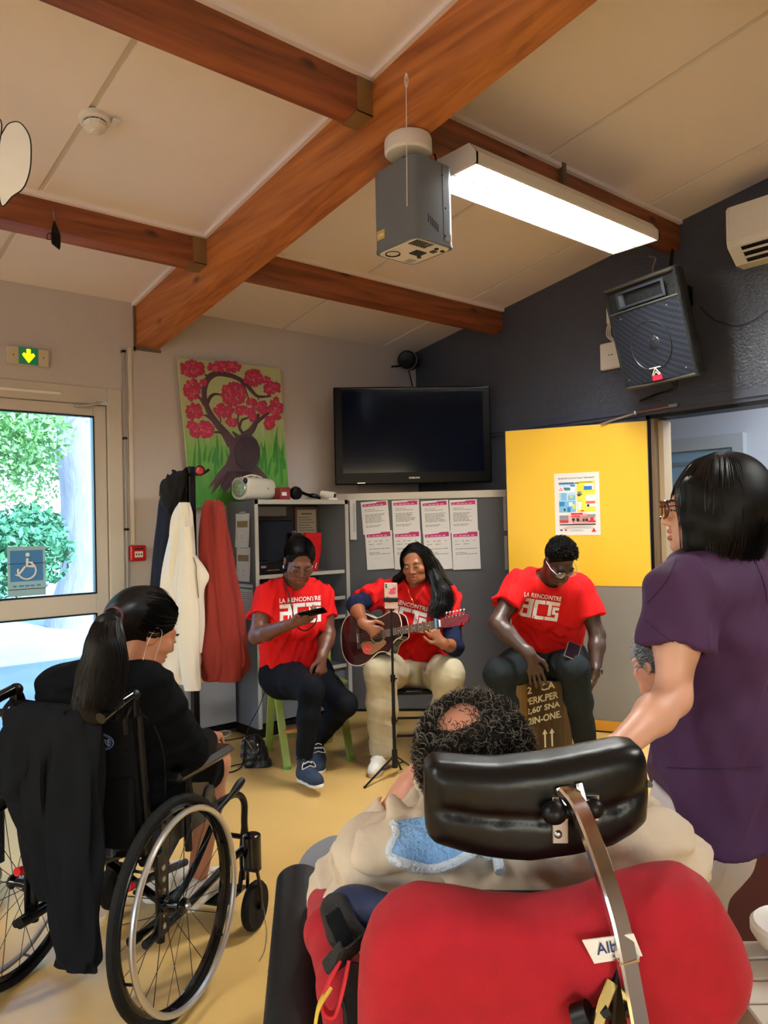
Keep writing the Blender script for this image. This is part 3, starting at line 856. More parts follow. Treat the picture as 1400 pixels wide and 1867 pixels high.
for z in (1.12, .925, .785, .42):
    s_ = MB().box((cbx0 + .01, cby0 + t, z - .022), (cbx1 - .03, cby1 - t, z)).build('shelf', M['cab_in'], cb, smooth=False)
    MB().box((cbx1 - .03, cby0 + t, z - .024), (cbx1 - .026, cby1 - t, z + .002)).build('shelf_edge', M['cab_edge'], s_, smooth=False)
MB().box((cbx0 + .02, cby0 + .02, 0.0), (cbx1 - .06, cby1 - .02, cbz0)).build('plinth', M['black_plastic'], cb, smooth=False)
MB().box((cbx0 + .01, cby0 + t, .1), (cbx1 - .05, cby1 - t, .40)).build('lower_door', M['cab'], cb, smooth=False)
# things on the cabinet's shelves
o = MB().box((.20, -1.905, 1.125), (.235, -1.52, 1.145)).box((.195, -1.90, 1.20), (.225, -1.50, 1.50), bev=.006).box((.20, -1.72, 1.14), (.215, -1.68, 1.22))
tag(o.build('monitor', M['black_gloss'], smooth=False), 'black computer monitor inside the open cabinet', 'monitor')
o = MB().box((.26, -1.91, 1.1215), (.40, -1.70, 1.21), bev=.006).box((.395, -1.90, 1.14), (.405, -1.72, 1.19))
pr = tag(o.build('label_printer', M['black_plastic'], smooth=False), 'small black box device on the top shelf below the monitor', 'device')
MB().box((.4055, -1.89, 1.17), (.408, -1.85, 1.185)).box((.4055, -1.84, 1.15), (.407, -1.74, 1.154)).build('panel_marks', M['alu'], pr, smooth=False)
o = MB().box((.19, -1.90, 1.53), (.30, -1.60, 1.60), bev=.004)
tag(o.build('grey_tray', mat('grey tray', (110, 110, 116), .5), smooth=False), 'flat grey tray under the top of the open cabinet', 'tray')
fM = basis((.33, -1.49, 1.1215), Vector((-.25, .97, 0)).normalized(), (0, 0, 1), Vector((.97, .25, 0)).normalized())
fo = MB(fM); fo.prism([(.03, 0), (.13, 0), (.175, .14), (.185, .28), (.01, .285), (.0, .12)], .03)
fo = tag(fo.build('red_folder', M['red_plastic'], smooth=False), 'bright red plastic folder standing in the open cabinet', 'folder')
b = MB(fM); b.tube([(.06, .02, .034), (.085, .07, .036)], .003, 5); b.tube([(.10, .02, .034), (.115, .06, .036)], .003, 5); b.build('cable_tie', M['white_plastic'], fo)
cp_ = MB().box((.10, -1.40, 1.215), (.115, -1.195, 1.60)).build('framed_certificate', mat('brown frame', (120, 96, 80), .5), smooth=False)
tag(cp_, 'framed certificate with green leaf print inside the open cabinet', 'certificate')
ce = MB().box((.115, -1.385, 1.235), (.117, -1.21, 1.58)).build('certificate_sheet', mat('aged paper', (190, 184, 172), .8), cp_, smooth=False)
b = MB(); cM = basis((.118, -1.385, 1.235), (0, 1, 0), (0, 0, 1), (1, 0, 0))
for k in range(9): b.box((.1178, -1.37, 1.36 + .02 * k), (.1182, -1.225 - .02 * (k % 3), 1.364 + .02 * k))
b.box((.1178, -1.345, 1.545), (.1182, -1.25, 1.553)); b.build('print', M['ink'], ce, smooth=False)['kind'] = 'stuff'
b = MB(); b.ell((.1185, -1.30, 1.335), (.001, .012, .02), nu=10, nv=6); b.build('leaf_print', mat('green ink', (58, 120, 44), .7), ce)
o = MB().box((.12, -1.54, 1.335), (.122, -1.40, 1.42)); o = tag(o.build('white_card', mat('pale card', (176, 178, 184), .8), smooth=False), 'pale card behind the red folder in the cabinet', 'card')
MB().box((.1222, -1.43, 1.40), (.1235, -1.415, 1.412)).build('card_clip', M['black_plastic'], o, smooth=False)
o = MB()
for k in range(5): o.ell((.13, -1.36 + .033 * k, 1.185), (.003, .026, .022), nu=12, nv=6)
tag(o.build('cloud_label', M['white_paper']), 'small white cloud shaped label below the certificate', 'label')
for k in range(2):
    o = MB().box((.12, -1.86 + .30 * k, .4215), (.34, -1.62 + .30 * k, .70 - .1 * k), bev=.01)
    tag(o.build('storage_box', mat('dark storage box', (40, 42, 48), .5), smooth=False), ['dark storage box low in the cabinet, taller one', 'dark storage box low in the cabinet, shorter one'][k], 'box')
# sheets taped to the cabinet's side
sn = Vector((0, -1, 0))
M['orange_print'] = mat('orange calendar print', (150, 132, 96), .8, var=.5, vscale=60)
def cal(o, Mx, w, h):
    MB(Mx).box((.1 * w, -.58 * h, .0028), (.88 * w, -.22 * h, .0036)).build('calendar_print', M['orange_print'], o, smooth=False)
    MB(Mx).box((.3 * w, -.02 * h, .0028), (.8 * w, .06 * h, .0036)).build('tape', mat('clear tape', (170, 172, 176), .3), o, smooth=False)
for k, (q, h) in enumerate((((430, 937), .235), ((431.5, 998), .235), ((434, 1064), .24))):
    p = hit(q[0], q[1], (0, cby0 - .003, 0), sn)
    Mx = basis(p, (1, 0, 0), (0, 0, 1), sn)
    if k < 2:
        sheet('wall_calendar', Mx, .185, h, '%s of the two sheets with orange tables taped to the cabinet side' % ['upper', 'lower'][k], 'paper', None, None, [(.12, .2, .68), (.45, .58, .66), (.45, .58, .72), (.5, .56, .82)], extra=cal, curl=.012)
    else:
        def teal(o, Mx, w, h):
            MB(Mx).box((.0, -.14 * h, .0028), (w, -.09 * h, .0036)).build('teal_band', mat('teal print', (60, 138, 130), .7), o, smooth=False)
        sheet('timetable_sheet', Mx, .2, h, 'timetable sheet with a teal band low on the cabinet side', 'paper', None, None, [(.08, .9, .24 + .06 * q2) for q2 in range(11)], extra=teal, curl=.006)

# things on top of the cabinet
zt = cbz1 + .0045
bb = thing('boombox', (.26, -1.80, zt), 'white portable radio with round speaker on top of the cabinet', 'radio')
M['radio_white'] = mat('radio shell', (222, 222, 210), .3, coat=.3)
p0 = hit(441, 894, (.30, 0, 0), (1, 0, 0)); p1 = hit(486, 893, (.22, 0, 0), (1, 0, 0))
ax = Vector((-.25, .97, 0)).normalized()
c0 = Vector((.30, -1.985, zt + .082)); sd = ax.cross(Vector((0, 0, 1)))
st = [(c0 + ax * d_, sd * (.085 * k_), Vector((0, 0, .082 * k_)), 0) for d_, k_ in ((0, .90), (.012, .98), (.03, 1.0), (.15, .99), (.27, .93), (.285, .86))]
vs, fs = loft(st, 32, power=3.0); b = MB(); b.add(vs, fs); b.build('shell', M['radio_white'], bb)
b = MB(); b.lathe([(.062, 0), (.066, .004), (.058, .012)], c0 - ax * .012 - Vector((0, 0, -.004)), ax * 1.0, 28); b.build('speaker_ring', M['alu'], bb)
b = MB(); b.lathe([(.0, 0), (.04, .001), (.057, .005)], c0 - ax * .017, ax, 28); sg = b.build('speaker_grille', mat('green grille', (150, 168, 130), .3, metal=.4), bb)
b = MB()
for k in range(5): b.box(tuple(c0 - ax * .02 + Vector((-.05, -.002, -.04 + .02 * k))), tuple(c0 - ax * .018 + Vector((.05, .002, -.036 + .02 * k))))
b.build('grille_bar', mat('grille bar', (190, 196, 170), .4), sg, smooth=False)
b = MB(); b.ell(c0 + ax * .14 + Vector((0, 0, .083)), (.016, .016, .012)); b.tube(crom([c0 + ax * .02 + Vector((.03, 0, .078)), c0 + ax * .10 + Vector((.04, 0, .094)), c0 + ax * .2 + Vector((.03, 0, .08))], 5), .006, 6); b.build('knob', M['radio_white'], bb)
b = MB(); b.lathe([(.02, 0), (.022, .004), (.018, .006)], c0 - ax * .004 + sd * .066 + Vector((0, 0, .05)), -ax, 14); b.build('control_dial', M['black_gloss'], bb)
b = MB(); b.ell(c0 + ax * .20 - sd * -.08, (.008, .006, .008)); b.build('latch', M['steel'], bb)
o = MB().box((.29, -1.70, zt), (.38, -1.615, zt + .09), bev=.006)
rb = tag(o.build('red_box', mat('dark red box', (130, 28, 34), .5), smooth=False), 'small dark red box between the radio and the black headphones', 'box')
MB().box((.3801, -1.69, zt + .03), (.381, -1.65, zt + .055)).build('box_print', M['white_paper'], rb, smooth=False)
hp = thing('headphones', (.30, -1.5, zt), 'black headphones lying on top of the cabinet', 'headphones')
b = MB(); b.lathe([(.02, 0), (.045, .004), (.05, .02), (.045, .04), (.02, .046)], (.34, -1.56, zt + .05), (1, .1, 0), 20); b.build('ear_cup', M['black_plastic'], hp)
b = MB(); b.tube(crom([(.34, -1.53, zt + .075), (.32, -1.46, zt + .05), (.31, -1.38, zt + .035), (.33, -1.32, zt + .016)], 6), .018, 8, flat=.6); b.build('headband', M['black_plastic'], hp)
b = MB(); b.lathe([(.02, 0), (.04, .004), (.04, .02), (.02, .03)], (.30, -1.36, zt + .02), (0, .2, 1), 18); b.build('ear_cup', M['black_plastic'], hp)
wc = thing('paper_roll', (.36, -1.24, zt), 'small white cylinder lying at the right end of the cabinet top', 'roll')
b = MB(); b.cyl((.30, -1.285, zt + .05), (.40, -1.235, zt + .032), .026, n=18); b.build('tube', M['white_plastic'], wc)
b = MB(); b.cyl((.400, -1.235, zt + .032), (.402, -1.234, zt + .0315), .017, n=14); b.build('tube_mouth', M['black_plastic'], wc)
b = MB(); b.box((.30, -1.30, zt), (.41, -1.22, zt + .014)); b.build('rest', M['white_plastic'], wc, smooth=False)

# ---------------------------------------------------------------- painting of a tree
PTL, PTR = Vector((.03, -2.30, 2.647)), Vector((.03, -1.462, 2.667))
PBL = hit(345 + 3, 928, (.055, 0, 0), (1, 0, 0)); PBR = hit(526, 905, (.055, 0, 0), (1, 0, 0))
def canvas(u, v, l=0.0):
    a = PTL.lerp(PTR, u); c = PBL.lerp(PBR, u)
    nn = (PTR - PTL).cross(PBL - PTL).normalized()
    if nn.x < 0: nn = -nn
    return a.lerp(c, v) + nn * l
def cp(x, y, l=.012):
    "a spot on the canvas from its place in a close-up of the painting"
    v = .5; u = .5
    for _ in range(6):
        u = (x - (75 + 118 * v)) / (1130 - 13 * v); v = (y - (65 + 130 * u)) / (1655 - 250 * u)
    return canvas(u, v, l)
M['paint_bg'] = bpy.data.materials.new('painted meadow'); M['paint_bg'].use_nodes = True
nt = M['paint_bg'].node_tree; pr_ = nt.nodes['Principled BSDF']; pr_.inputs['Roughness'].default_value = .6
tcn = nt.nodes.new('ShaderNodeTexCoord'); sx = nt.nodes.new('ShaderNodeSeparateXYZ'); nt.links.new(tcn.outputs['Generated'], sx.inputs[0])
nz = nt.nodes.new('ShaderNodeTexNoise'); nz.inputs['Scale'].default_value = 5; mpn = nt.nodes.new('ShaderNodeMapping'); mpn.inputs['Scale'].default_value = (1, 5, .6)
nt.links.new(tcn.outputs['Generated'], mpn.inputs[0]); nt.links.new(mpn.outputs[0], nz.inputs['Vector'])
ad = nt.nodes.new('ShaderNodeMath'); ad.operation = 'MULTIPLY_ADD'; ad.inputs[1].default_value = .35; nt.links.new(nz.outputs['Fac'], ad.inputs[0]); nt.links.new(sx.outputs['Z'], ad.inputs[2])
rp = nt.nodes.new('ShaderNodeValToRGB'); rp.color_ramp.elements[0].position = .25; rp.color_ramp.elements[0].color = srgb(62, 138, 46); rp.color_ramp.elements[1].position = .82; rp.color_ramp.elements[1].color = srgb(186, 196, 142)
e_ = rp.color_ramp.elements.new(.55); e_.color = srgb(112, 168, 72)
nt.links.new(ad.outputs[0], rp.inputs[0]); nt.links.new(rp.outputs[0], pr_.inputs['Base Color'])
pa_ = thing('tree_painting', PBL.lerp(PBR, .5), 'canvas painting of a curling tree with pink blossoms on green', 'painting')
b = MB(); q = [canvas(0, 0, 0), canvas(1, 0, 0), canvas(1, 1, 0), canvas(0, 1, 0)]; q2 = [canvas(0, 0, .01), canvas(1, 0, .01), canvas(1, 1, .01), canvas(0, 1, .01)]
b.add(q + q2, [(0, 1, 2, 3), (7, 6, 5, 4), (0, 4, 5, 1), (1, 5, 6, 2), (2, 6, 7, 3), (3, 7, 4, 0)]); b.build('canvas', M['paint_bg'], pa_, smooth=False)
b = MB(); b.tube([canvas(0, 0, .004), canvas(0, 1, .004)], .006, 6); b.build('canvas_edge', mat('raw canvas', (196, 192, 170), .8), pa_)
M['paint_brown'] = mat('brown paint', (72, 40, 52), .6, var=.4, vscale=14)
M['paint_dark'] = mat('dark brown paint', (44, 24, 36), .6, var=.4, vscale=30)
M['petal_a'] = mat('crimson paint', (176, 36, 78), .6, var=.2, vscale=30); M['petal_b'] = mat('pink paint', (205, 84, 112), .6, var=.2, vscale=30)
M['blade'] = mat('grass paint', (48, 128, 40), .6, var=.25, vscale=10)
br = [([(640, 1020), (560, 900), (470, 790), (390, 660), (345, 520), (345, 400), (385, 300), (470, 245), (580, 255), (690, 290), (790, 350), (860, 430), (940, 500), (1090, 500)], [70, 50, 40, 34, 30, 32, 34, 32, 28, 26, 26, 24, 18, 8]),
      ([(760, 930), (850, 880), (910, 790), (945, 690)], [40, 40, 30, 18]), ([(900, 800), (990, 730), (1070, 680)], [22, 20, 10]),
      ([(770, 920), (720, 840), (705, 760), (712, 690)], [20, 16, 12, 10]), ([(720, 850), (750, 760), (830, 730)], [14, 14, 8]),
      ([(375, 580), (400, 510), (450, 470), (520, 475)], [14, 20, 14, 8]), ([(350, 590), (310, 530), (250, 465)], [26, 18, 6]),
      ([(420, 750), (370, 710), (330, 695)], [18, 14, 6]), ([(600, 990), (550, 915), (500, 890), (410, 885)], [34, 20, 14, 6]), ([(740, 310), (780, 390), (830, 520)], [22, 16, 6]), ([(385, 310), (370, 270), (345, 250)], [18, 14, 6]),
      ([(930, 490), (950, 545)], [10, 5]), ([(505, 690), (515, 780)], [7, 9]), ([(690, 930), (640, 880)], [26, 8])]
sc_ = .1643 * 5.6 / F_PX
for pts, ws in br:
    b = MB(); P = crom([cp(x, y, .012) for x, y in pts], 5); rr = [v.x for v in crom([(w, 0, 0) for w in ws], 5)]
    L_, R_ = [], []
    for i, p in enumerate(P):
        d_ = (P[min(i + 1, len(P) - 1)] - P[max(i - 1, 0)]).normalized(); s2 = Vector((1, 0, 0)).cross(d_).normalized() * (rr[i] * sc_)
        L_.append(p + s2); R_.append(p - s2)
    b.grid([L_, [p + Vector((.005, 0, 0)) for p in P], R_]); b.build('branch', M['paint_brown'], pa_)
b = MB()
tr_ = [(600, 1000), (610, 1120), (560, 1240), (470, 1340), (360, 1510), (440, 1450), (400, 1570), (500, 1450), (540, 1560), (620, 1480), (680, 1560), (800, 1520), (900, 1480), (1000, 1500), (1160, 1560), (1050, 1400), (950, 1290), (900, 1250), (950, 1100), (920, 980), (830, 900), (700, 920)]
P = [cp(x, y, .014) for x, y in tr_]; cen = cp(760, 1180, .02); b.add([cen] + P, [(0, i + 1, (i + 1) % len(P) + 1) for i in range(len(P))]); b.build('trunk', M['paint_brown'], pa_, smooth=False)
b = MB(); ring = [cp(800 + 150 * math.cos(a_), 1120 + 200 * math.sin(a_), .022) for a_ in np.linspace(0, 6.283, 28)[:-1]]; b.add([cp(800, 1120, .023)] + ring, [(0, i + 1, (i + 1) % 27 + 1) for i in range(27)]); hl = b.build('trunk_hollow', M['paint_dark'], pa_, smooth=False)
for k in range(4):
    b = MB(); f_ = .85 - .2 * k
    b.tube([cp(790 + 145 * f_ * math.cos(a_), 1120 + 195 * f_ * math.sin(a_), .024) for a_ in np.linspace(0, 6.283, 24)[:-1]], .0025, 5, closed=True); b.build('hollow_ring', M['paint_brown'], hl)
b = MB()
for k in range(16):
    x = 430 + 45 * k; b.tube(crom([cp(700 + (x - 760) * .35, 1320, .017), cp(740 + (x - 760) * .7, 1420, .017), cp(x, 1540 + 30 * math.sin(k * 2.3), .015)], 4), [.006] * 5 + [.005, .004, .003, .001], 5, flat=.5)
b.build('root_strokes', M['paint_dark'], pa_)
clus = [(220, 190, 120, 85), (560, 175, 175, 58), (885, 300, 105, 90), (1035, 320, 45, 30), (1105, 415, 95, 70), (215, 420, 82, 110), (335, 335, 27, 32), (655, 470, 140, 118), (235, 660, 88, 78), (315, 860, 125, 85), (195, 800, 35, 35), (545, 650, 110, 65), (750, 650, 68, 48), (865, 560, 52, 34), (985, 620, 72, 64), (1150, 640, 78, 118), (865, 690, 42, 78), (630, 780, 58, 55), (1065, 790, 62, 64)]
rg = random.Random(4)
for (x, y, rx, ry) in clus:
    b = MB(); n = int(14 + rx * ry / 110)
    for k in range(n):
        a_ = rg.uniform(0, 6.283); rr = math.sqrt(rg.random())
        c = cp(x + rx * rr * math.cos(a_), y + ry * rr * math.sin(a_), .013 + .004 * rg.random()); s2 = sc_ * rg.uniform(13, 24)
        b.cur = 1 if rg.random() < .35 and rr < .8 else 0
        tilt = rg.uniform(0, 3.14)
        ring = [c + Vector((0, s2 * (math.cos(t_) * math.cos(tilt) * 1.3 - math.sin(t_) * math.sin(tilt)), s2 * (math.cos(t_) * math.sin(tilt) * 1.3 + math.sin(t_) * math.cos(tilt)))) for t_ in np.linspace(0, 6.283, 8)[:-1]]
        b.add([c + Vector((.004, 0, 0))] + ring, [(0, i + 1, (i + 1) % 7 + 1) for i in range(7)])
    b.build('blossom_cluster', None, pa_, mats=[M['petal_a'], M['petal_b']])
b = MB()
for k in range(46):
    x = rg.uniform(190, 1290); y0 = rg.uniform(1150, 1480); h_ = rg.uniform(160, 480); dx = rg.uniform(-60, 60)
    if 560 < x < 980 and y0 - h_ < 1000: h_ = 120
    if x + dx < 200 or x + dx > 1250: dx = -dx
    u = x
    P = crom([cp(x, y0, .0105), cp(x + dx * .3, y0 - h_ * .5, .0105), cp(x + dx, y0 - h_, .0105)], 4)
    w_ = [.006, .010, .012, .012, .010, .008, .006, .004, .001]
    b.grid([[p + Vector((.001, -w, 0)) for p, w in zip(P, w_)], [p + Vector((.001, w, 0)) for p, w in zip(P, w_)]])
b.build('grass_strokes', M['blade'], pa_)

# ---------------------------------------------------------------- wall fittings on the white wall
ex = thing('exit_sign', (.015, -3.277, 2.478), 'lit green exit sign with yellow arrow above the exit door', 'sign')
MB().box((0, -3.40, 2.478), (.03, -3.154, 2.59), bev=.005).build('housing', M['cream_frame'], ex, smooth=False)
MB().box((.03, -3.39, 2.487), (.032, -3.164, 2.581)).build('cover', mat('yellowed acrylic', (206, 190, 160), .3), ex, smooth=False)
MB().box((.032, -3.335, 2.483), (.034, -3.222, 2.587)).build('green_plate', mat('sign green', (18, 104, 66), .4, emit=(18, 104, 66), estr=.4), ex, smooth=False)
MB(basis((.0345, -3.2785, 2.534), (0, 1, 0), (0, 0, 1), (1, 0, 0))).prism([(-.012, .043), (.012, .043), (.012, .012), (.027, .02), (.038, .006), (.0, -.043), (-.038, .006), (-.027, .02), (-.012, .012)], .0015).build('arrow', mat('lit yellow', (250, 226, 20), .4, emit=(255, 228, 10), estr=1.6), ex, smooth=False)
b = MB()
for yy in (-3.365, -3.19): b.cyl((.032, yy, 2.534), (.034, yy, 2.534), .005, n=8)
b.build('screw', M['brown_frame'], ex)
fa = thing('fire_alarm_button', (.02, -2.608, 1.247), 'red fire alarm call point on the white wall', 'alarm')
MB().box((0, -2.662, 1.247), (.045, -2.554, 1.352), bev=.008).build('box', M['red_plastic'], fa, smooth=False)
MB().box((.045, -2.636, 1.272), (.047, -2.58, 1.312)).build('press_plate', M['white_plastic'], fa, smooth=False)
b = MB()
for k in range(3): b.ell((.048, -2.625 + .017 * k, 1.292), (.001, .005, .006), nu=8, nv=6)
b.box((.0455, -2.64, 1.325), (.0465, -2.576, 1.333)); b.build('symbol', M['ink_dark'], fa)
cd = thing('cable_conduit', (.012, -2.668, 0), 'grey conduit and white trunking running down the white wall', 'conduit')
MB().cyl((.018, -2.676, .08), (.018, -2.676, 2.65), .009, n=10).build('grey_pipe', mat('grey conduit', (150, 150, 152), .4), cd)
MB().box((0, -2.648, 1.36), (.014, -2.622, 2.675)).build('white_trunking', mat('white trunking', (216, 208, 198), .6), cd, smooth=False)
for z in (2.645, 2.065, 1.46, .8): MB().box((0, -2.689, z - .008), (.032, -2.664, z + .008), bev=.003).build('clip', M['black_plastic'], cd, smooth=False)
# smoke detector
sp = Vector((1.70, -3.47, cz(1.70)))
cn = Vector((-math.sin(R(8.58)), 0, math.cos(R(8.58)))) * -1
cn = Vector((math.sin(R(8.58)), 0, -math.cos(R(8.58))))
sm = thing('smoke_detector', sp, 'round white smoke detector on the sloping ceiling', 'smoke detector')
MB().lathe([(.066, -.004), (.066, .018), (.058, .024), (.05, .026)], sp, cn, 32).build('base', M['white_plastic'], sm)
MB().lathe([(.05, .026), (.049, .032)], sp, cn, 32).build('vent_gap', M['ink'], sm)
MB().lathe([(.05, .032), (.046, .048), (.036, .054), (.02, .06), (.016, .066), (.0, .067)], sp, cn, 32).build('cap', M['white_plastic'], sm)
for k in range(8):
    a_ = k * math.pi / 4; x_, y_ = frame(cn); d_ = x_ * math.cos(a_) + y_ * math.sin(a_); MB().tube([sp + cn * .03 + d_ * .05, sp + cn * .05 + d_ * .045], .003, 5).build('vent_rib', M['white_plastic'], sm)
MB().box(tuple(sp + Vector((.02, .06, -.016))), tuple(sp + Vector((.07, .085, -.006)))).build('label_tag', M['white_plastic'], sm, smooth=False)

# ---------------------------------------------------------------- projector on the rafter
pj = thing('projector', (2.575, -2.40, 2.63), 'grey box projector hanging from the big rafter', 'projector')
M['pj_grey'] = mat('projector grey', (104, 112, 122), .42, var=.03)
M['pj_side'] = M['pj_grey']
x0, x1, y0, y1, z0, z1 = 2.435, 2.705, -2.525, -2.29, 2.645, 2.99
def rrect(x0, y0, x1, y1, r, n=6):
    out = []
    for (cx, cy, a0) in ((x1 - r, y0 + r, -90), (x1 - r, y1 - r, 0), (x0 + r, y1 - r, 90), (x0 + r, y0 + r, 180)):
        for k in range(n + 1):
            a_ = R(a0 + 90 * k / n); out.append((cx + r * math.cos(a_), cy + r * math.sin(a_)))
    return out
MB().prism(rrect(x0, y0, x1, y1, .035), z1 - z0, None, z0).build('body', M['pj_grey'], pj, sharp=40)
MB().prism(rrect(x0 - .002, y0 - .002, x1 + .002, y1 + .002, .036), .012, None, z0 - .006).build('rim', M['pj_grey'], pj, sharp=40)
MB().prism(rrect(x0 + .012, y0 + .012, x1 - .012, y1 - .012, .028), .004, None, z0 - .009).build('base_plate', M['white_plastic'], pj, sharp=40)
b = MB(); b.lathe([(.034, 0), (.034, .005), (.026, .0)], (2.50, -2.47, z0 - .008), (0, 0, -1), 22); b.build('lens', M['black_gloss'], pj)
b = MB()
for (xa, ya, xb, yb) in ((2.55, -2.42, 2.60, -2.36), (2.615, -2.36, 2.64, -2.335)): b.box((xa, ya, z0 - .013), (xb, yb, z0 - .009))
b.build('sensor_window', M['black_gloss'], pj, smooth=False)
b = MB()
for k in range(7): b.box((2.63 + .004, -2.50 + .014 * k, z0 - .012), (2.69, -2.494 + .014 * k, z0 - .009))
b.build('vent_slot', M['black_plastic'], pj, smooth=False)
b = MB()
for c_ in ((2.54, -2.35), (2.655, -2.32), (2.66, -2.36)): b.cyl((c_[0], c_[1], z0 - .013), (c_[0], c_[1], z0 - .009), .01, n=12)
b.build('foot', M['black_plastic'], pj)
b = MB().box((2.46, -2.37, z0 - .011), (2.50, -2.33, z0 - .009)).box((2.66, -2.44, z0 - .011), (2.69, -2.40, z0 - .009)); b.build('rating_label', M['alu'], pj, smooth=False)
b = MB()
for k in range(6): b.box((x1 - .001, -2.45 + .011 * k, 2.715), (x1 + .0015, -2.446 + .011 * k, 2.75), M=Matrix.Translation((0, 0, -.006 * k)))
b.build('side_vent', M['black_plastic'], pj, smooth=False)
b = MB().box((x1, -2.36, z0 + .01), (x1 + .001, -2.358, z1 - .005)); b.build('seam', M['black_plastic'], pj, smooth=False)
b = MB()
for q in ((-2.36, 2.94), (-2.345, 2.80), (-2.35, 2.68)): b.cyl((x1, q[0], q[1]), (x1 + .002, q[0], q[1]), .004, n=8)
b.build('screw', M['black_plastic'], pj)
MB().box((2.462, y0 - .0015, 2.69), (2.512, y0, 2.73)).build('gold_sticker', mat('gold sticker', (214, 186, 92), .3, metal=.3), pj, smooth=False)
b = MB(); dashes(b, basis((2.466, y0 - .002, 2.703), (1, 0, 0), (0, 0, 1), (0, -1, 0)), .042, .012, 3); b.build('sticker_lettering', M['white_paper'], pj, smooth=False)
MB().box((x1, -2.35, 2.66), (x1 + .001, -2.315, 2.69)).build('side_label', M['alu'], pj, smooth=False)
mz = cz(2.60) - .29
MB().lathe([(.098, .012), (.102, -.0), (.102, -.05), (.094, -.06), (.0, -.061)], (2.615, -2.47, mz - .002), (0, 0, 1), 36).build('mount_cup', M['white_plastic'], pj)
MB().cyl((2.60, -2.455, mz - .06), (2.60, -2.455, z1), .02, n=16).build('mount_pole', M['alu'], pj)
b = MB(); b.cyl((2.60, -2.455, mz - .064), (2.60, -2.455, mz - .06), .028, n=16); b.build('pole_collar', M['black_plastic'], pj)
b = MB(); b.tube(crom([(2.66, -2.36, mz - .04), (2.665, -2.355, mz - .06), (2.66, -2.36, z1 - .01)], 4), .004, 6); b.tube(crom([(2.47, -2.42, z1), (2.49, -2.45, z1 + .05), (2.53, -2.47, z1 + .02)], 5), .006, 6); b.build('cable', M['black_plastic'], pj)
cs = hit(742, 134, (0, -2.585, 0), (0, 1, 0)); cs.y = -2.59
ce_ = Vector((cs.x, cs.y - .0, cs.z))
lc = hit(742, 376, cs, FW)
b = MB(); b.tube([cs, cs.lerp(lc, .4), lc], .002, 5); b.tube(crom([cs + Vector((0, 0, 0)), cs + Vector((.006, .004, -.03)), cs + Vector((0, 0, -.06)), cs + Vector((-.006, -.004, -.03))], 5, True), .0018, 5, closed=True)
tag(b.build('pull_cord', M['white_plastic']), 'thin white cord hanging from the rafter in front of the projector', 'cord')

# ---------------------------------------------------------------- loudspeaker on the gable wall
sa = R(11); til = R(16)
su = Vector((math.cos(sa), -math.sin(sa), 0)); sf = Vector((-math.sin(sa), -math.cos(sa), 0))
sv = (Vector((0, 0, 1)) * math.cos(til) + sf * math.sin(til)).normalized(); sn_ = su.cross(sv).normalized()
scn = hit(1187, 603, (2.47, -.42, 0), (0, 1, 0))
q4 = [hit(x, y, scn, sn_) for x, y in ((1098, 533), (1232, 483), (1145, 716), (1272, 678))]
SW = ((q4[1] - q4[0]).length + (q4[3] - q4[2]).length) / 2; SH = ((q4[2] - q4[0]).length + (q4[3] - q4[1]).length) / 2
scn = sum(q4, Vector((0, 0, 0))) / 4
SM = basis(scn, su, sv, sn_)
ls = thing('loudspeaker', scn + sv * (-SH / 2), 'large black stage loudspeaker tilted on the dark gable wall', 'loudspeaker')
M['carpet'] = mat('black speaker carpet', (22, 22, 22), .95, var=.5, vscale=90, bump=.6, bscale=200)
w2, h2 = SW / 2, SH / 2; ry_ = h2 - .265 * SH
b = MB(SM); b.prism([(-w2, 0), (w2, 0), (w2 * .40, -.27), (-w2 * .40, -.27)], SH, Matrix(((1, 0, 0, 0), (0, 0, 1, -h2), (0, 1, 0, -.012), (0, 0, 0, 1)))); b.build('cabinet', M['carpet'], ls, smooth=False)
m_e = mat('worn edge', (60, 58, 52), .7)
for (p_, q_) in (((-w2, h2 - .02), (w2, h2 + .004)), ((-w2, -h2 - .004), (w2, -h2 + .02)), ((-w2, ry_), (w2, ry_ + .018))): MB(SM).box((p_[0], p_[1], -.03), (q_[0], q_[1], .012), bev=.008).build('rail', m_e, ls, smooth=False)
for x_ in (-w2, w2 - .022): MB(SM).box((x_, -h2, -.02), (x_ + .022, h2, .012), bev=.006).build('side_edge', M['carpet'], ls, smooth=False)
hx, hy0, hy1 = w2 * .66, ry_ + .028, h2 - .04
hM = [Vector((-hx, hy0, .012)), Vector((hx, hy0, .012)), Vector((hx, hy1, .012)), Vector((-hx, hy1, .012))]
b = MB(SM); inn = [Vector((-hx * .35, (hy0 + hy1) / 2 - .02, -.10)), Vector((hx * .35, (hy0 + hy1) / 2 - .02, -.10)), Vector((hx * .35, (hy0 + hy1) / 2 + .02, -.10)), Vector((-hx * .35, (hy0 + hy1) / 2 + .02, -.10))]
ri = [p * 1.0 for p in hM]; ri = [Vector((p.x * .90, p.y + (.012 if p.y < (hy0 + hy1) / 2 else -.012), .012)) for p in hM]
b.add(hM + ri + inn, [(0, 1, 5, 4), (1, 2, 6, 5), (2, 3, 7, 6), (3, 0, 4, 7), (4, 5, 9, 8), (5, 6, 10, 9), (6, 7, 11, 10), (7, 4, 8, 11), (8, 9, 10, 11)]); b.build('horn', mat('horn plastic', (52, 56, 64), .45), ls, smooth=False)
gr_m = bpy.data.materials.new('perforated grille'); gr_m.use_nodes = True
nt = gr_m.node_tree; pb_ = nt.nodes['Principled BSDF']; pb_.inputs['Roughness'].default_value = .4; pb_.inputs['Metallic'].default_value = .4
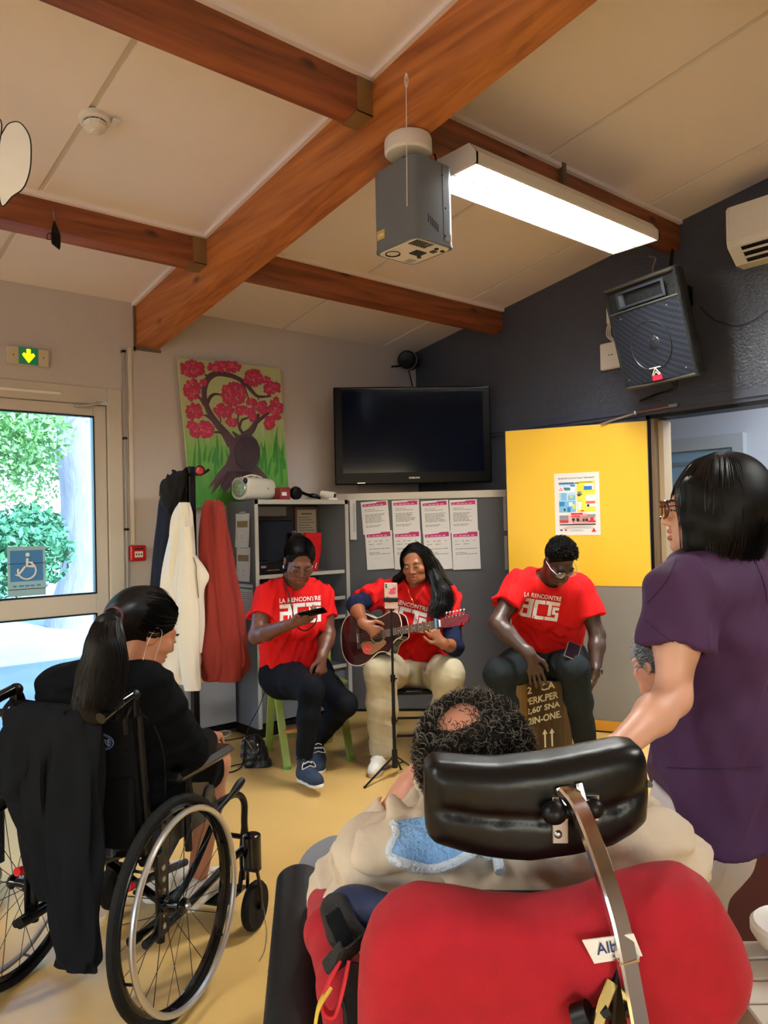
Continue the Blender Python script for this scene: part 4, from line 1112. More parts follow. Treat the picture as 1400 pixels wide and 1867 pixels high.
tcn = nt.nodes.new('ShaderNodeTexCoord'); vo = nt.nodes.new('ShaderNodeTexVoronoi'); vo.inputs['Scale'].default_value = 95; vo.inputs['Randomness'].default_value = .05; nt.links.new(tcn.outputs['Object'], vo.inputs['Vector'])
rp = nt.nodes.new('ShaderNodeValToRGB'); rp.color_ramp.elements[0].position = .36; rp.color_ramp.elements[0].color = srgb(8, 8, 10); rp.color_ramp.elements[1].position = .46; rp.color_ramp.elements[1].color = srgb(54, 58, 68)
nt.links.new(vo.outputs['Distance'], rp.inputs[0]); nt.links.new(rp.outputs[0], pb_.inputs['Base Color'])
b = MB(SM); N = 16; P = []
for i in range(N + 1):
    x = -w2 + .022 + (SW - .044) * i / N; P.append([Vector((x, -h2 + .02 + (h2 + ry_ - .02) * j / 8, .004 + .012 * (1 - (x / w2) ** 2))) for j in range(9)])
b.grid(P); b.build('grille', gr_m, ls)
b = MB(SM); b.tube([(.15 * math.cos(t_) + .0, -.085 + .15 * math.sin(t_), .016) for t_ in np.linspace(0, 6.283, 40)[:-1]], .004, 5, closed=True); b.ell((.03, -.075, .012), (.045, .045, .012)); b.build('cone_ring', mat('cone', (34, 36, 42), .35), ls)
b = MB(SM)
for q in ((-w2 + .1, ry_ - .03), (w2 - .1, ry_ - .03), (-w2 + .06, -h2 + .06), (w2 - .06, -h2 + .06), (.035, -.05), (.045, -.035)): b.ell((q[0], q[1], .02), (.005, .005, .004), nu=8, nv=6)
b.build('screw', M['steel'], ls)
b = MB(SM); b.box((-.035, -h2 + .022, .017), (.035, -h2 + .055, .021)); bd = b.build('red_badge', mat('red badge', (205, 44, 70), .4), ls, smooth=False)
b = MB(SM)
for P in ([(-.042, .10), (.042, .10)], [(.0, .098), (-.028, .058), (-.02, .055), (0, .075), (.02, .055), (.03, .058), (.0, .098)]): b.tube([Vector((x, -h2 + y, .022)) for x, y in P], .0035, 6)
b.build('badge_mark', M['white_plastic'], bd)
b = MB(); bk = SM @ Vector((0, h2 - .12, -.28)); b.tube([bk, Vector((bk.x, -.02, bk.z + .05))], .03, 8); b.box((bk.x - .05, -.02, bk.z - .06), (bk.x + .03, 0, bk.z + .06)); tb = SM @ Vector((.08, h2, -.2)); b.tube([tb, Vector((2.50, -.06, 3.17))], .012, 6); b.build('wall_bracket', M['black_metal'], ls)
b = MB(); h0 = SM @ Vector((.04, -h2, -.1)); h1 = SM @ Vector((-.03, -h2, -.12)); j = Vector((2.22, -.03, 2.24))
b.tube(crom([h0, h0 + Vector((-.02, .02, -.06)), Vector((2.38, -.06, 2.27)), j], 6), .006, 6); b.tube(crom([h1, h1 + Vector((-.0, .03, -.05)), j], 6), .004, 6); b.build('cable', M['black_plastic'], ls)
b = MB(); b.tube(crom([SM @ Vector((.02, h2 + .0, -.12)), SM @ Vector((-.0, h2 + .05, -.16)), SM @ Vector((.0, h2 + .10, -.2)), SM @ Vector((-.01, h2 + .12, -.16))], 5), .006, 6); b.build('hook', M['steel'], ls)
# white router next to it
rt = thing('router', (1.99, -.02, 2.50), 'flat white router on the dark wall beside the loudspeaker', 'router')
q0, q1 = hit(1093, 628, (0, -.03, 0), (0, 1, 0)), hit(1131, 669, (0, -.03, 0), (0, 1, 0))
MB().box((q0.x, -.035, q1.z), (q0.x + .20, -.005, q0.z), bev=.008).build('case', M['white_plastic'], rt, smooth=False)
b = MB(); dashes(b, basis((q0.x + .07, -.0357, (q0.z + q1.z) / 2), (1, 0, 0), (0, 0, 1), (0, -1, 0)), .04, .007, 2); b.build('logo', M['ink'], rt, smooth=False)
b = MB()
for k in range(3): b.tube(crom([(q0.x + .10 + .01 * k, -.02, q0.z), (q0.x + .06 + .014 * k, -.03, q0.z + .05), (q0.x + .07 + .012 * k, -.03, q0.z + .12), (q0.x + .10 + .01 * k, -.03, q0.z + .16)], 6), .004, 6)
b.build('cable', M['white_plastic'], rt)
MB().box((q0.x + .06, -.035, q0.z + .13), (q0.x + .12, -.005, q0.z + .24), bev=.006).build('plug', M['white_plastic'], rt, smooth=False)
# thin loose wire on the dark wall
b = MB(); b.tube(crom([hit(x, y, (0, -.012, 0), (0, 1, 0)) for x, y in ((1276, 560), (1300, 582), (1340, 594), (1372, 584), (1400, 566), (1440, 550))], 6), .003, 5)
tag(b.build('loose_wire', M['black_plastic']), 'thin black wire drooping on the dark wall right of the loudspeaker', 'wire')

# air conditioner
ac = thing('air_conditioner', (3.35, -.11, 2.90), 'white wall air conditioner at the top right', 'air conditioner')
q0 = hit(1323, 378, (0, -.21, 0), (0, 1, 0)); ax0 = q0.x; azt = q0.z; azb = hit(1340, 475, (0, -.21, 0), (0, 1, 0)).z
MA = Matrix(((0, 0, 1, ax0), (1, 0, 0, 0), (0, 1, 0, 0), (0, 0, 0, 1)))
MB(MA).prism([(0, azb + .0), (-.10, azb), (-.205, azb + .085), (-.215, azb + .12), (-.21, azt - .02), (-.19, azt), (0, azt)], .85).build('casing', M['white_plastic'], ac, smooth=False)
MB().box((ax0 + .02, -.218, azb + .115), (ax0 + .83, -.214, azt - .01), bev=.003).build('front_panel', M['white_plastic'], ac, smooth=False)
nv = Vector((0, -.085, -.105)).normalized()
b = MB(); pA, pB = Vector((ax0 + .075, -.104, azb + .002)), Vector((ax0 + .79, -.203, azb + .082))
b.add([(ax0 + .075, -.112, azb + .005), (ax0 + .79, -.112, azb + .005), (ax0 + .79, -.198, azb + .076), (ax0 + .075, -.198, azb + .076)], [(0, 1, 2, 3)])
b.v = [p + nv * .002 for p in b.v]; b.build('outlet', M['black_plastic'], ac, smooth=False)
for k in range(2):
    b = MB(); f_ = .3 + .4 * k; c_ = Vector((0, -.112 - .086 * f_, azb + .005 + .071 * f_)); b.box((ax0 + .078, c_.y - .02, c_.z - .012), (ax0 + .787, c_.y - .012, c_.z + .0)); b.build('louvre_flap', M['white_plastic'], ac, smooth=False)
# small black speaker in the corner under the ceiling
cs2 = Vector((.17, -.17, 2.86))
rs = thing('corner_speaker', cs2, 'small round black speaker in the corner above the television', 'speaker')
ax2 = Vector((.5, -.85, -.05)).normalized()
c_ = hit(744, 657, (.2, -.12, 0), (.7, -.7, 0))
MB().lathe([(.05, -.09), (.075, -.08), (.08, 0), (.078, .05), (.066, .06), (.0, .05)], c_, ax2, 28).build('body', M['black_plastic'], rs)
MB().lathe([(.080, .0), (.084, .004), (.084, .010), (.080, .014)], c_, ax2, 28).build('ring', M['alu'], rs)
b = MB(); b.tube([c_ + Vector((-.03, -.06, -.05)), c_ + Vector((-.06, -.14, -.06))], .008, 6); b.tube([c_, Vector((.03, -.03, c_.z))], .02, 8); b.tube([c_ + Vector((0, 0, -.07)), Vector((.04, -.03, 2.5)), Vector((.05, -.04, 2.3))], .006, 6); b.build('bracket', M['black_plastic'], rs)

# ---------------------------------------------------------------- poster on the yellow door
ppl = DM @ Vector((.5, 1.6, .004))
q = [hit(x, y, ppl, nrm) for x, y in ((1010, 864), (1092, 860), (1013, 976), (1095, 975))]
pu = -DM.to_3x3().col[0].normalized(); pu = Vector(pu)
if pu.dot(RT) < 0: pu = -pu
PWd = ((q[1] - q[0]).length + (q[3] - q[2]).length) / 2; PHt = ((q[2] - q[0]).length + (q[3] - q[1]).length) / 2
PM = basis(q[0], pu, (0, 0, 1), nrm)
po = thing('safety_poster', q[2], 'white safety poster with blue, yellow and red panels on the yellow door', 'poster')
MB(PM).box((0, -PHt, 0), (PWd, 0, .0012)).build('sheet', M['white_paper'], po, smooth=False)
pcol = {k: mat('poster ' + k, c, .7) for k, c in dict(cyan=(120, 186, 222), blue=(30, 120, 190), pale=(190, 222, 238), yellow=(246, 226, 70), red=(214, 44, 52), pink=(240, 180, 176), grey=(140, 140, 140), black=(30, 30, 34), white=(245, 245, 245), green=(70, 120, 60), orange=(220, 110, 50), navy=(24, 44, 98)).items()}
def pbx(name, c, rects, lift=.002):
    b = MB(PM)
    for (xa, ya, xb, yb) in rects:
        b.add([(xa * PWd, -yb * PHt, lift), (xb * PWd, -yb * PHt, lift), (xb * PWd, -ya * PHt, lift), (xa * PWd, -ya * PHt, lift)], [(0, 1, 2, 3)])
    o = b.build(name, pcol[c], po, smooth=False); o['kind'] = 'stuff'; return o
pbx('blue_panel', 'pale', [(.1, .19, .47, .63)]); pbx('yellow_panel', 'yellow', [(.5, .14, .9, .63)]); pbx('pink_panel', 'pink', [(.1, .68, .9, .80), (.38, .66, .75, .82)])
pbx('blue_field', 'cyan', [(.1, .45, .47, .63), (.3, .36, .47, .44), (.14, .32, .27, .44)], .0026); pbx('heading_bar', 'blue', [(.1, .15, .44, .18), (.1, .46, .22, .53), (.36, .19, .46, .24), (.28, .55, .35, .63)], .003)
pbx('light_patch', 'white', [(.1, .22, .46, .31), (.68, .18, .88, .28), (.7, .36, .9, .55), (.32, .47, .4, .53), (.52, .46, .6, .6)], .0032)
pbx('truck_drawing', 'blue', [(.66, .22, .84, .28), (.22, .24, .36, .28)], .0036); pbx('yellow_spot', 'yellow', [(.40, .5, .45, .58), (.58, .54, .64, .62), (.34, .37, .41, .4)], .0036); pbx('green_drawing', 'green', [(.2, .23, .34, .25), (.5, .34, .62, .36)], .004)
pbx('red_bar', 'red', [(.36, .645, .62, .675), (.1, .76, .3, .80), (.36, .69, .56, .71), (.74, .77, .9, .80), (.78, .72, .86, .77)], .0036); pbx('grey_patch', 'grey', [(.1, .68, .3, .76), (.52, .3, .6, .34), (.74, .67, .9, .72), (.52, .45, .6, .6)], .0030)
pbx('black_mark', 'black', [(.1, .82, .9, .838), (.38, .73, .44, .77), (.48, .73, .54, .78), (.62, .74, .66, .78), (.68, .74, .73, .78), (.2, .57, .24, .61), (.52, .35, .58, .375), (.72, .51, .77, .55), (.45, .16, .56, .172)], .0042); pbx('orange_spot', 'orange', [(.58, .60, .65, .625), (.7, .46, .9, .5)], .0042)
pbx('flag_blue', 'navy', [(.11, .905, .16, .93)], .003); pbx('flag_red', 'red', [(.21, .905, .26, .93)], .003)
pbx('small_print', 'grey', [(.25, .86, .85, .864), (.2, .875, .8, .879), (.16, .888, .88, .892), (.36, .915, .6, .92), (.3, .93, .64, .934)], .003)
b = MB(PM); b.prism([(.8 * PWd, -.95 * PHt), (.91 * PWd, -.95 * PHt), (.855 * PWd, -.89 * PHt)], .001, None, .002); b.build('red_triangle', pcol['red'], po, smooth=False)
b = MB(PM); b.prism([(.1 * PWd, -.28 * PHt), (.19 * PWd, -.28 * PHt), (.145 * PWd, -.225 * PHt)], .001, None, .0035); b.build('warning_triangle', pcol['red'], po, smooth=False)
b = MB(PM); b.prism([(.122 * PWd, -.272 * PHt), (.168 * PWd, -.272 * PHt), (.145 * PWd, -.243 * PHt)], .001, None, .0042); b.build('warning_triangle_fill', pcol['white'], po, smooth=False)
b = MB(PM); text_on(b, "REAGIR EN CAS D'ATTAQUE TERRORISTE", Matrix.Translation((.09 * PWd, -.10 * PHt, .002)), .8 * PWd, .028 * PHt, .02); text_on(b, 'EN CAS D\'ALERTE', Matrix.Translation((.58 * PWd, -.165 * PHt, .004)), .26 * PWd, .018 * PHt, .02); b.build('title_lettering', pcol['black'], po, smooth=False)

# ---------------------------------------------------------------- paper flower and black cords hanging at the upper left
pf = at(-8, 300, 2.3)
fl = thing('paper_petals', pf, 'white paper petal decoration with black rim hanging at the left edge', 'decoration')
M['paper_white'] = mat('thick white paper', (244, 246, 240), .8, var=.04, vscale=20)
fM = basis(pf, RT, -DN, -FW) @ Matrix.Rotation(R(12), 4, 'Y')
k_ = 2.3 / F_PX
def petal(pts):
    P = [(p.x * k_, -p.y * k_) for p in crom([(x + 8, y - 300, 0) for x, y in pts], 5, True)]
    MB(fM).prism(P, .002, None, -.001).build('petal', M['paper_white'], fl, smooth=False)
    b = MB(fM); b.tube([(x, y, 0) for x, y in P], .0022, 6, closed=True); b.build('petal_rim', M['ink_dark'], fl)
petal([(52, 285), (50, 245), (34, 220), (16, 222), (6, 236), (-2, 260), (-4, 320), (2, 374), (20, 356), (38, 340), (48, 315)])
petal([(2, 225), (-14, 216), (-40, 230), (-52, 280), (-40, 340), (-10, 374), (-6, 300)])
b = MB(); b.tube([pf + Vector((0, 0, .1)), Vector((pf.x, pf.y, cz(pf.x) - .002))], .001, 4); b.build('thread', M['white_plastic'], fl)
hk = hit(96, 384, (1.025, 0, 0), (1, 0, 0))
ho = thing('hanging_cords', hk, 'black cords dangling from a hook on the left purlin', 'cords')
b = MB(); b.tube(crom([hk + Vector((.004, 0, .0)), hk + Vector((.012, 0, -.02)), hk + Vector((.006, .004, -.05)), hk + Vector((.02, 0, -.09))], 6), .003, 6); b.build('hook', M['steel'], ho)
b = MB()
for k in range(5): b.tube(crom([hk + Vector((.02, 0, -.06)), hk + Vector((.02, -.01 + .008 * k, -.12)), hk + Vector((.02 + .004 * k, -.008 + .006 * k, -.18 - .006 * k))], 6), [.004] * 6 + [.007] * 6 + [.003], 6)
b.tube(crom([hk + Vector((.02, 0, -.12)), hk + Vector((.02, -.03, -.13)), hk + Vector((.02, -.035, -.16)), hk + Vector((.02, -.01, -.15))], 6), .002, 5); b.build('cord', M['black_plastic'], ho)
# ---------------------------------------------------------------- smooth solid modelling on a grid (surface nets)
class Sdf:
    "signed distance field in a box; shapes are blended in and then skinned as one continuous mesh"
    def __init__(s, lo, hi, h):
        s.lo = np.array(lo, dtype=np.float32); s.h = float(h)
        s.n = np.ceil((np.array(hi) - np.array(lo)) / h).astype(int) + 1
        s.F = np.full(tuple(s.n), 1.0, dtype=np.float32)
        s.ax = [s.lo[i] + np.arange(s.n[i], dtype=np.float32) * s.h for i in range(3)]
    def _blk(s, lo, hi):
        i0 = np.clip(np.floor((np.array(lo) - s.lo) / s.h).astype(int), 0, s.n)
        i1 = np.clip(np.ceil((np.array(hi) - s.lo) / s.h).astype(int) + 1, 0, s.n)
        sl = tuple(slice(a, b) for a, b in zip(i0, i1))
        X = s.ax[0][sl[0]][:, None, None]; Y = s.ax[1][sl[1]][None, :, None]; Z = s.ax[2][sl[2]][None, None, :]
        return sl, X, Y, Z
    def _put(s, sl, d, k, op):
        F = s.F[sl]
        if F.size == 0: return
        if op == 'add':
            if k > 0:
                h = np.maximum(k - np.abs(F - d), 0) / k
                s.F[sl] = np.minimum(F, d) - h * h * (k * .25)
            else: s.F[sl] = np.minimum(F, d)
        elif op == 'sub':
            d = -d
            if k > 0:
                h = np.maximum(k - np.abs(F - d), 0) / k
                s.F[sl] = np.maximum(F, d) + h * h * (k * .25)
            else: s.F[sl] = np.maximum(F, d)
    def cap(s, a, b, ra, rb=None, k=.02, op='add', side=None, flat=1.0):
        "tapered rod; flat < 1 squeezes it along the direction side"
        rb = ra if rb is None else rb
        a = np.array(a, dtype=np.float32); b = np.array(b, dtype=np.float32)
        m = max(ra, rb) + k + 2 * s.h
        sl, X, Y, Z = s._blk(np.minimum(a, b) - m, np.maximum(a, b) + m)
        ba = b - a; L2 = float((ba * ba).sum()) + 1e-12
        px, py, pz = X - a[0], Y - a[1], Z - a[2]
        t = np.clip((px * ba[0] + py * ba[1] + pz * ba[2]) / L2, 0, 1)
        qx, qy, qz = px - t * ba[0], py - t * ba[1], pz - t * ba[2]
        if side is not None and flat != 1.0:
            sd = np.array(Vector(side).normalized(), dtype=np.float32)
            c = qx * sd[0] + qy * sd[1] + qz * sd[2]
            f = (1.0 / flat - 1.0)
            qx, qy, qz = qx + c * f * sd[0], qy + c * f * sd[1], qz + c * f * sd[2]
        d = np.sqrt(qx * qx + qy * qy + qz * qz) - (ra + (rb - ra) * t)
        if flat < 1: d = d * (.5 + .5 * flat)
        s._put(sl, d, k, op); return s
    def chain(s, pts, rs, k=.02, **kw):
        for i in range(len(pts) - 1): s.cap(pts[i], pts[i + 1], rs[i], rs[i + 1], k, **kw)
        return s
    def ell(s, c, r, M3=None, k=.02, op='add'):
        c = np.array(c, dtype=np.float32); r = np.array(r if hasattr(r, '__len__') else (r, r, r), dtype=np.float32)
        m = float(r.max()) + k + 2 * s.h
        sl, X, Y, Z = s._blk(c - m, c + m)
        px, py, pz = X - c[0], Y - c[1], Z - c[2]
        if M3 is not None:
            A = np.array(M3.to_3x3().transposed() if isinstance(M3, Matrix) else M3, dtype=np.float32)
            px, py, pz = (A[0, 0] * px + A[0, 1] * py + A[0, 2] * pz, A[1, 0] * px + A[1, 1] * py + A[1, 2] * pz, A[2, 0] * px + A[2, 1] * py + A[2, 2] * pz)
        k0 = np.sqrt((px / r[0]) ** 2 + (py / r[1]) ** 2 + (pz / r[2]) ** 2)
        k1 = np.sqrt((px / r[0] ** 2) ** 2 + (py / r[1] ** 2) ** 2 + (pz / r[2] ** 2) ** 2) + 1e-6
        s._put(sl, k0 * (k0 - 1) / k1, k, op); return s
    def plane(s, p, n, k=0.0, lo=None, hi=None):
        "cut away everything on the n side of a plane, inside an optional box"
        n = np.array(Vector(n).normalized(), dtype=np.float32); p = np.array(p, dtype=np.float32)
        e = s.lo + s.n * s.h
        sl, X, Y, Z = s._blk(s.lo if lo is None else np.array(lo), e if hi is None else np.array(hi))
        d = -((X - p[0]) * n[0] + (Y - p[1]) * n[1] + (Z - p[2]) * n[2])
        s._put(sl, d, k, 'sub'); return s
    def poly(s, P, M4, half, rnd, k=.0, bend=None, op='add', pad=.0):
        "rounded slab: outline P in the x, y of frame M4, thickness 2 * half along z; bend(x, y) shifts z"
        Mi = np.array(M4.inverted(), dtype=np.float32)
        sl, X, Y, Z = s._blk(s.lo, s.lo + s.n * s.h)
        lx = Mi[0, 0] * X + Mi[0, 1] * Y + Mi[0, 2] * Z + Mi[0, 3]
        ly = Mi[1, 0] * X + Mi[1, 1] * Y + Mi[1, 2] * Z + Mi[1, 3]
        lz = Mi[2, 0] * X + Mi[2, 1] * Y + Mi[2, 2] * Z + Mi[2, 3]
        if bend is not None: lz = lz - bend(lx, ly)
        d2 = np.full(lx.shape, 1e9, dtype=np.float32); sg = np.ones(lx.shape, dtype=np.float32)
        n = len(P)
        for i in range(n):
            ax_, ay = P[i]; bx, by = P[(i + 1) % n]
            ex, ey = bx - ax_, by - ay
            wx, wy = lx - ax_, ly - ay
            t = np.clip((wx * ex + wy * ey) / (ex * ex + ey * ey + 1e-12), 0, 1)
            dx, dy = wx - t * ex, wy - t * ey
            d2 = np.minimum(d2, dx * dx + dy * dy)
            c1 = ly >= ay; c2 = ly < by; c3 = ex * wy > ey * wx
            fl = (c1 & c2 & c3) | (~c1 & ~c2 & ~c3)
            sg = np.where(fl, -sg, sg)
        d = sg * np.sqrt(d2) + rnd
        w = np.abs(lz) - (half - rnd)
        dd = np.minimum(np.maximum(d, w), 0) + np.sqrt(np.maximum(d, 0) ** 2 + np.maximum(w, 0) ** 2) - rnd
        s._put(sl, dd, k, op); return s
    def ripple(s, fn):
        "add fn(X, Y, Z) metres to the field near the surface"
        sl, X, Y, Z = s._blk(s.lo, s.lo + s.n * s.h)
        s.F += fn(X, Y, Z).astype(np.float32); return s
    def mesh(s):
        F = s.F.copy()
        for ax_ in range(3):
            idx = [slice(None)] * 3
            for e in (0, -1):
                idx[ax_] = e; F[tuple(idx)] = np.maximum(F[tuple(idx)], s.h * .3)
        ins = F < 0
        c = np.zeros(tuple(np.array(F.shape) - 1), dtype=np.int8)
        for i in (0, 1):
            for j in (0, 1):
                for k in (0, 1):
                    c += ins[i:F.shape[0] - 1 + i, j:F.shape[1] - 1 + j, k:F.shape[2] - 1 + k]
        act = (c > 0) & (c < 8)
        ii = np.argwhere(act)
        acc = np.zeros((len(ii), 3)); cnt = np.zeros(len(ii))
        cor = [(i, j, k) for i in (0, 1) for j in (0, 1) for k in (0, 1)]
        val = {q: F[ii[:, 0] + q[0], ii[:, 1] + q[1], ii[:, 2] + q[2]] for q in cor}
        for a in cor:
            for ax_ in range(3):
                if a[ax_] == 0:
                    b = list(a); b[ax_] = 1; b = tuple(b)
                    va, vb = val[a], val[b]
                    m = (va < 0) != (vb < 0)
                    t = va[m] / (va[m] - vb[m])
                    p = np.tile(np.array(a, float), (m.sum(), 1)); p[:, ax_] += t
                    acc[m] += p; cnt[m] += 1
        V = s.lo + s.h * (ii + acc / cnt[:, None])
        idx = np.full(act.shape, -1, dtype=np.int64); idx[act] = np.arange(len(ii))
        faces = []
        for ax_ in range(3):
            u, v = [(1, 2), (2, 0), (0, 1)][ax_]
            sa = [slice(1, -1)] * 3; sb = [slice(1, -1)] * 3
            sa[ax_] = slice(0, -1); sb[ax_] = slice(1, None)
            A, B = ins[tuple(sa)], ins[tuple(sb)]
            off = np.array([1, 1, 1]); off[ax_] = 0
            for flip, m in ((False, A & ~B), (True, ~A & B)):
                p = np.argwhere(m) + off
                if len(p) == 0: continue
                eu = np.zeros(3, int); eu[u] = 1; ev = np.zeros(3, int); ev[v] = 1
                q = [idx[tuple((p - d).T)] for d in (eu + ev, ev, eu * 0, eu)]
                q = np.stack(q if not flip else q[::-1], 1)
                faces.append(q)
        Fc = np.concatenate(faces)
        Fc = Fc[(Fc >= 0).all(1)]
        return V, Fc
    def build(s, name, m, parent=None, relax=1, mats=None, mfn=None):
        V, Fc = s.mesh()
        if relax:
            for _ in range(relax):
                S = np.zeros_like(V); n = np.zeros(len(V))
                for a in range(4):
                    for b in (1, 3):
                        np.add.at(S, Fc[:, a], V[Fc[:, (a + b) % 4]]); np.add.at(n, Fc[:, a], 1)
                V = V * .5 + .5 * S / np.maximum(n, 1)[:, None]
        midx = None
        if mfn is not None:
            midx = mfn(V[Fc].mean(1))
        s.last = (V, Fc)
        return link_mesh(name, V, Fc, m, parent, True, mats, midx)

def bbox_of(pts, m):
    A = np.array([tuple(p) for p in pts]); return A.min(0) - m, A.max(0) + m

def bvh_of(V, F):
    return BVHTree.FromPolygons([tuple(v) for v in V], [tuple(f) for f in F.tolist()])

def stick_on(mb, vs, fs, Mx, bvh, dirn, lift=.003, reach=.5):
    "press flat lettering (x, y of frame Mx) onto a surface along dirn"
    dirn = Vector(dirn).normalized(); out = []
    for p in vs:
        w = Mx @ Vector(p)
        hp_ = bvh.ray_cast(w - dirn * reach, dirn, 2 * reach)[0]
        out.append((hp_ if hp_ is not None else w) - dirn * lift)
    mb.add(out, fs)

def cut_fine(vs, fs, step):
    "split long edges of flat lettering so that it can follow a curved surface"
    bm = bmesh.new()
    bv = [bm.verts.new(p) for p in vs]
    for f in fs:
        try: bm.faces.new([bv[i] for i in f])
        except ValueError: pass
    bmesh.ops.triangulate(bm, faces=bm.faces[:])
    for _ in range(4):
        long_ = [e for e in bm.edges if e.calc_length() > step]
        if not long_: break
        bmesh.ops.subdivide_edges(bm, edges=long_, cuts=1)
        bmesh.ops.triangulate(bm, faces=[f for f in bm.faces if len(f.verts) > 3])
    bm.verts.index_update()
    v2 = [tuple(v.co) for v in bm.verts]; f2 = [tuple(v.index for v in f.verts) for f in bm.faces]
    bm.free(); return v2, f2
# ---------------------------------------------------------------- black wheelchair (left foreground)
WF = Vector((-.529, .848, 0)).normalized(); WR = Vector((.848, .529, 0)).normalized()
WO = Vector((2.549, -3.827, 0))
WM = basis(WO, WR, WF, (0, 0, 1))
wc = thing('wheelchair', WO, 'black wheelchair with silver hand rims carrying the ponytailed woman', 'wheelchair')
RT_ = .317
def rear_wheel(sx):
    c = Vector((sx * .29, 0, RT_)); out = Vector((sx, 0, .035)).normalized()
    y_ = Vector((0, 1, 0)); z_ = out.cross(y_).normalized()
    ring = lambda r, off, n=56: [c + out * off + y_ * (r * math.cos(t_)) + z_ * (r * math.sin(t_)) for t_ in np.linspace(0, 2 * math.pi, n + 1)[:-1]]
    b = MB(WM); b.tube(ring(RT_ - .013, 0), .0155, 10, closed=True)
    w = b.build('rear_wheel', M['rubber'], wc); w['label'] = 'black tyre'
    b = MB(WM); b.tube(ring(RT_ - .034, 0), .011, 8, closed=True, flat=1.0); b.build('wheel_rim', M['black_gloss'], w)
    b = MB(WM); b.tube(ring(.278, .045, 64), .0095, 10, closed=True); hr = b.build('hand_rim', M['alu'], wc); hr['label'] = 'silver hand rim'
    for k in range(6):
        t_ = k * math.pi / 3 + .3; d = y_ * math.cos(t_) + z_ * math.sin(t_)
        b = MB(WM); b.tube([c + d * (RT_ - .036), c + out * .045 + d * .278], .004, 6); b.build('rim_bolt', M['black_metal'], w)
    b = MB(WM); b.lathe([(.012, -.05), (.024, -.045), (.024, -.03), (.015, -.02), (.014, .012), (.024, .024), (.022, .034), (.012, .038)], c, out, 18); b.build('hub', M['black_gloss'], w)
    b = MB(WM); b.lathe([(.010, .036), (.010, .046), (.005, .05)], c, out, 12); b.build('axle_cap', M['steel'], w)
    for k in range(24):
        t0 = k * 2 * math.pi / 24; t1 = t0 + (.42 if k % 2 else -.42) * (1 if (k // 2) % 2 else .6)
        a = c + out * (.028 if k % 2 else -.035) + (y_ * math.cos(t1) + z_ * math.sin(t1)) * .021
        e = c + (y_ * math.cos(t0) + z_ * math.sin(t0)) * (RT_ - .04)
        MB(WM).tube([a, e], .0013, 4).build('spoke', M['black_metal'], w)
rear_wheel(1); rear_wheel(-1)
def caster(sx):
    c = Vector((sx * .30, .49, .085))
    b = MB(WM); b.lathe([(.052, -.014), (.078, -.016), (.085, -.006), (.085, .006), (.078, .016), (.052, .014)], c, (1, 0, 0), 28); w = b.build('caster_wheel', M['rubber'], wc)
    b = MB(WM)
    for k in range(5):
        t_ = k * 2 * math.pi / 5; d = Vector((0, math.cos(t_), math.sin(t_))); b.tube([c + d * .012, c + d * .056], [.012, .008], 6, flat=.7)
    b.cyl(c - Vector((.02, 0, 0)), c + Vector((.02, 0, 0)), .014, n=12); b.build('caster_hub', M['black_plastic'], w)
    b = MB(WM)
    for s2 in (-1, 1):
        x = c.x + s2 * .026
        b.tube([(x, .49, .08), (x, .485, .15), (x * 1.0 - s2 * .008, .475, .225)], .009, 6, flat=.6)
        b.cyl((x - .004, .49, .085), (x + .004, .49, .085), .012, n=10)
    b.box((c.x - .03, .46, .215), (c.x + .03, .492, .235), bev=.004); b.build('caster_fork', M['black_metal'], wc)
    b = MB(WM); b.cyl((c.x, .476, .235), (c.x, .476, .34), .033, n=20); b.ell((c.x, .476, .34), (.033, .033, .012)); b.build('caster_housing', M['black_gloss'], wc)
caster(1); caster(-1)
def fr(name, path, r=.0125, m='black_metal', n=8, sm=5):
    b = MB(WM); b.tube(crom(path, sm), r, n); return b.build(name, M[m], wc)
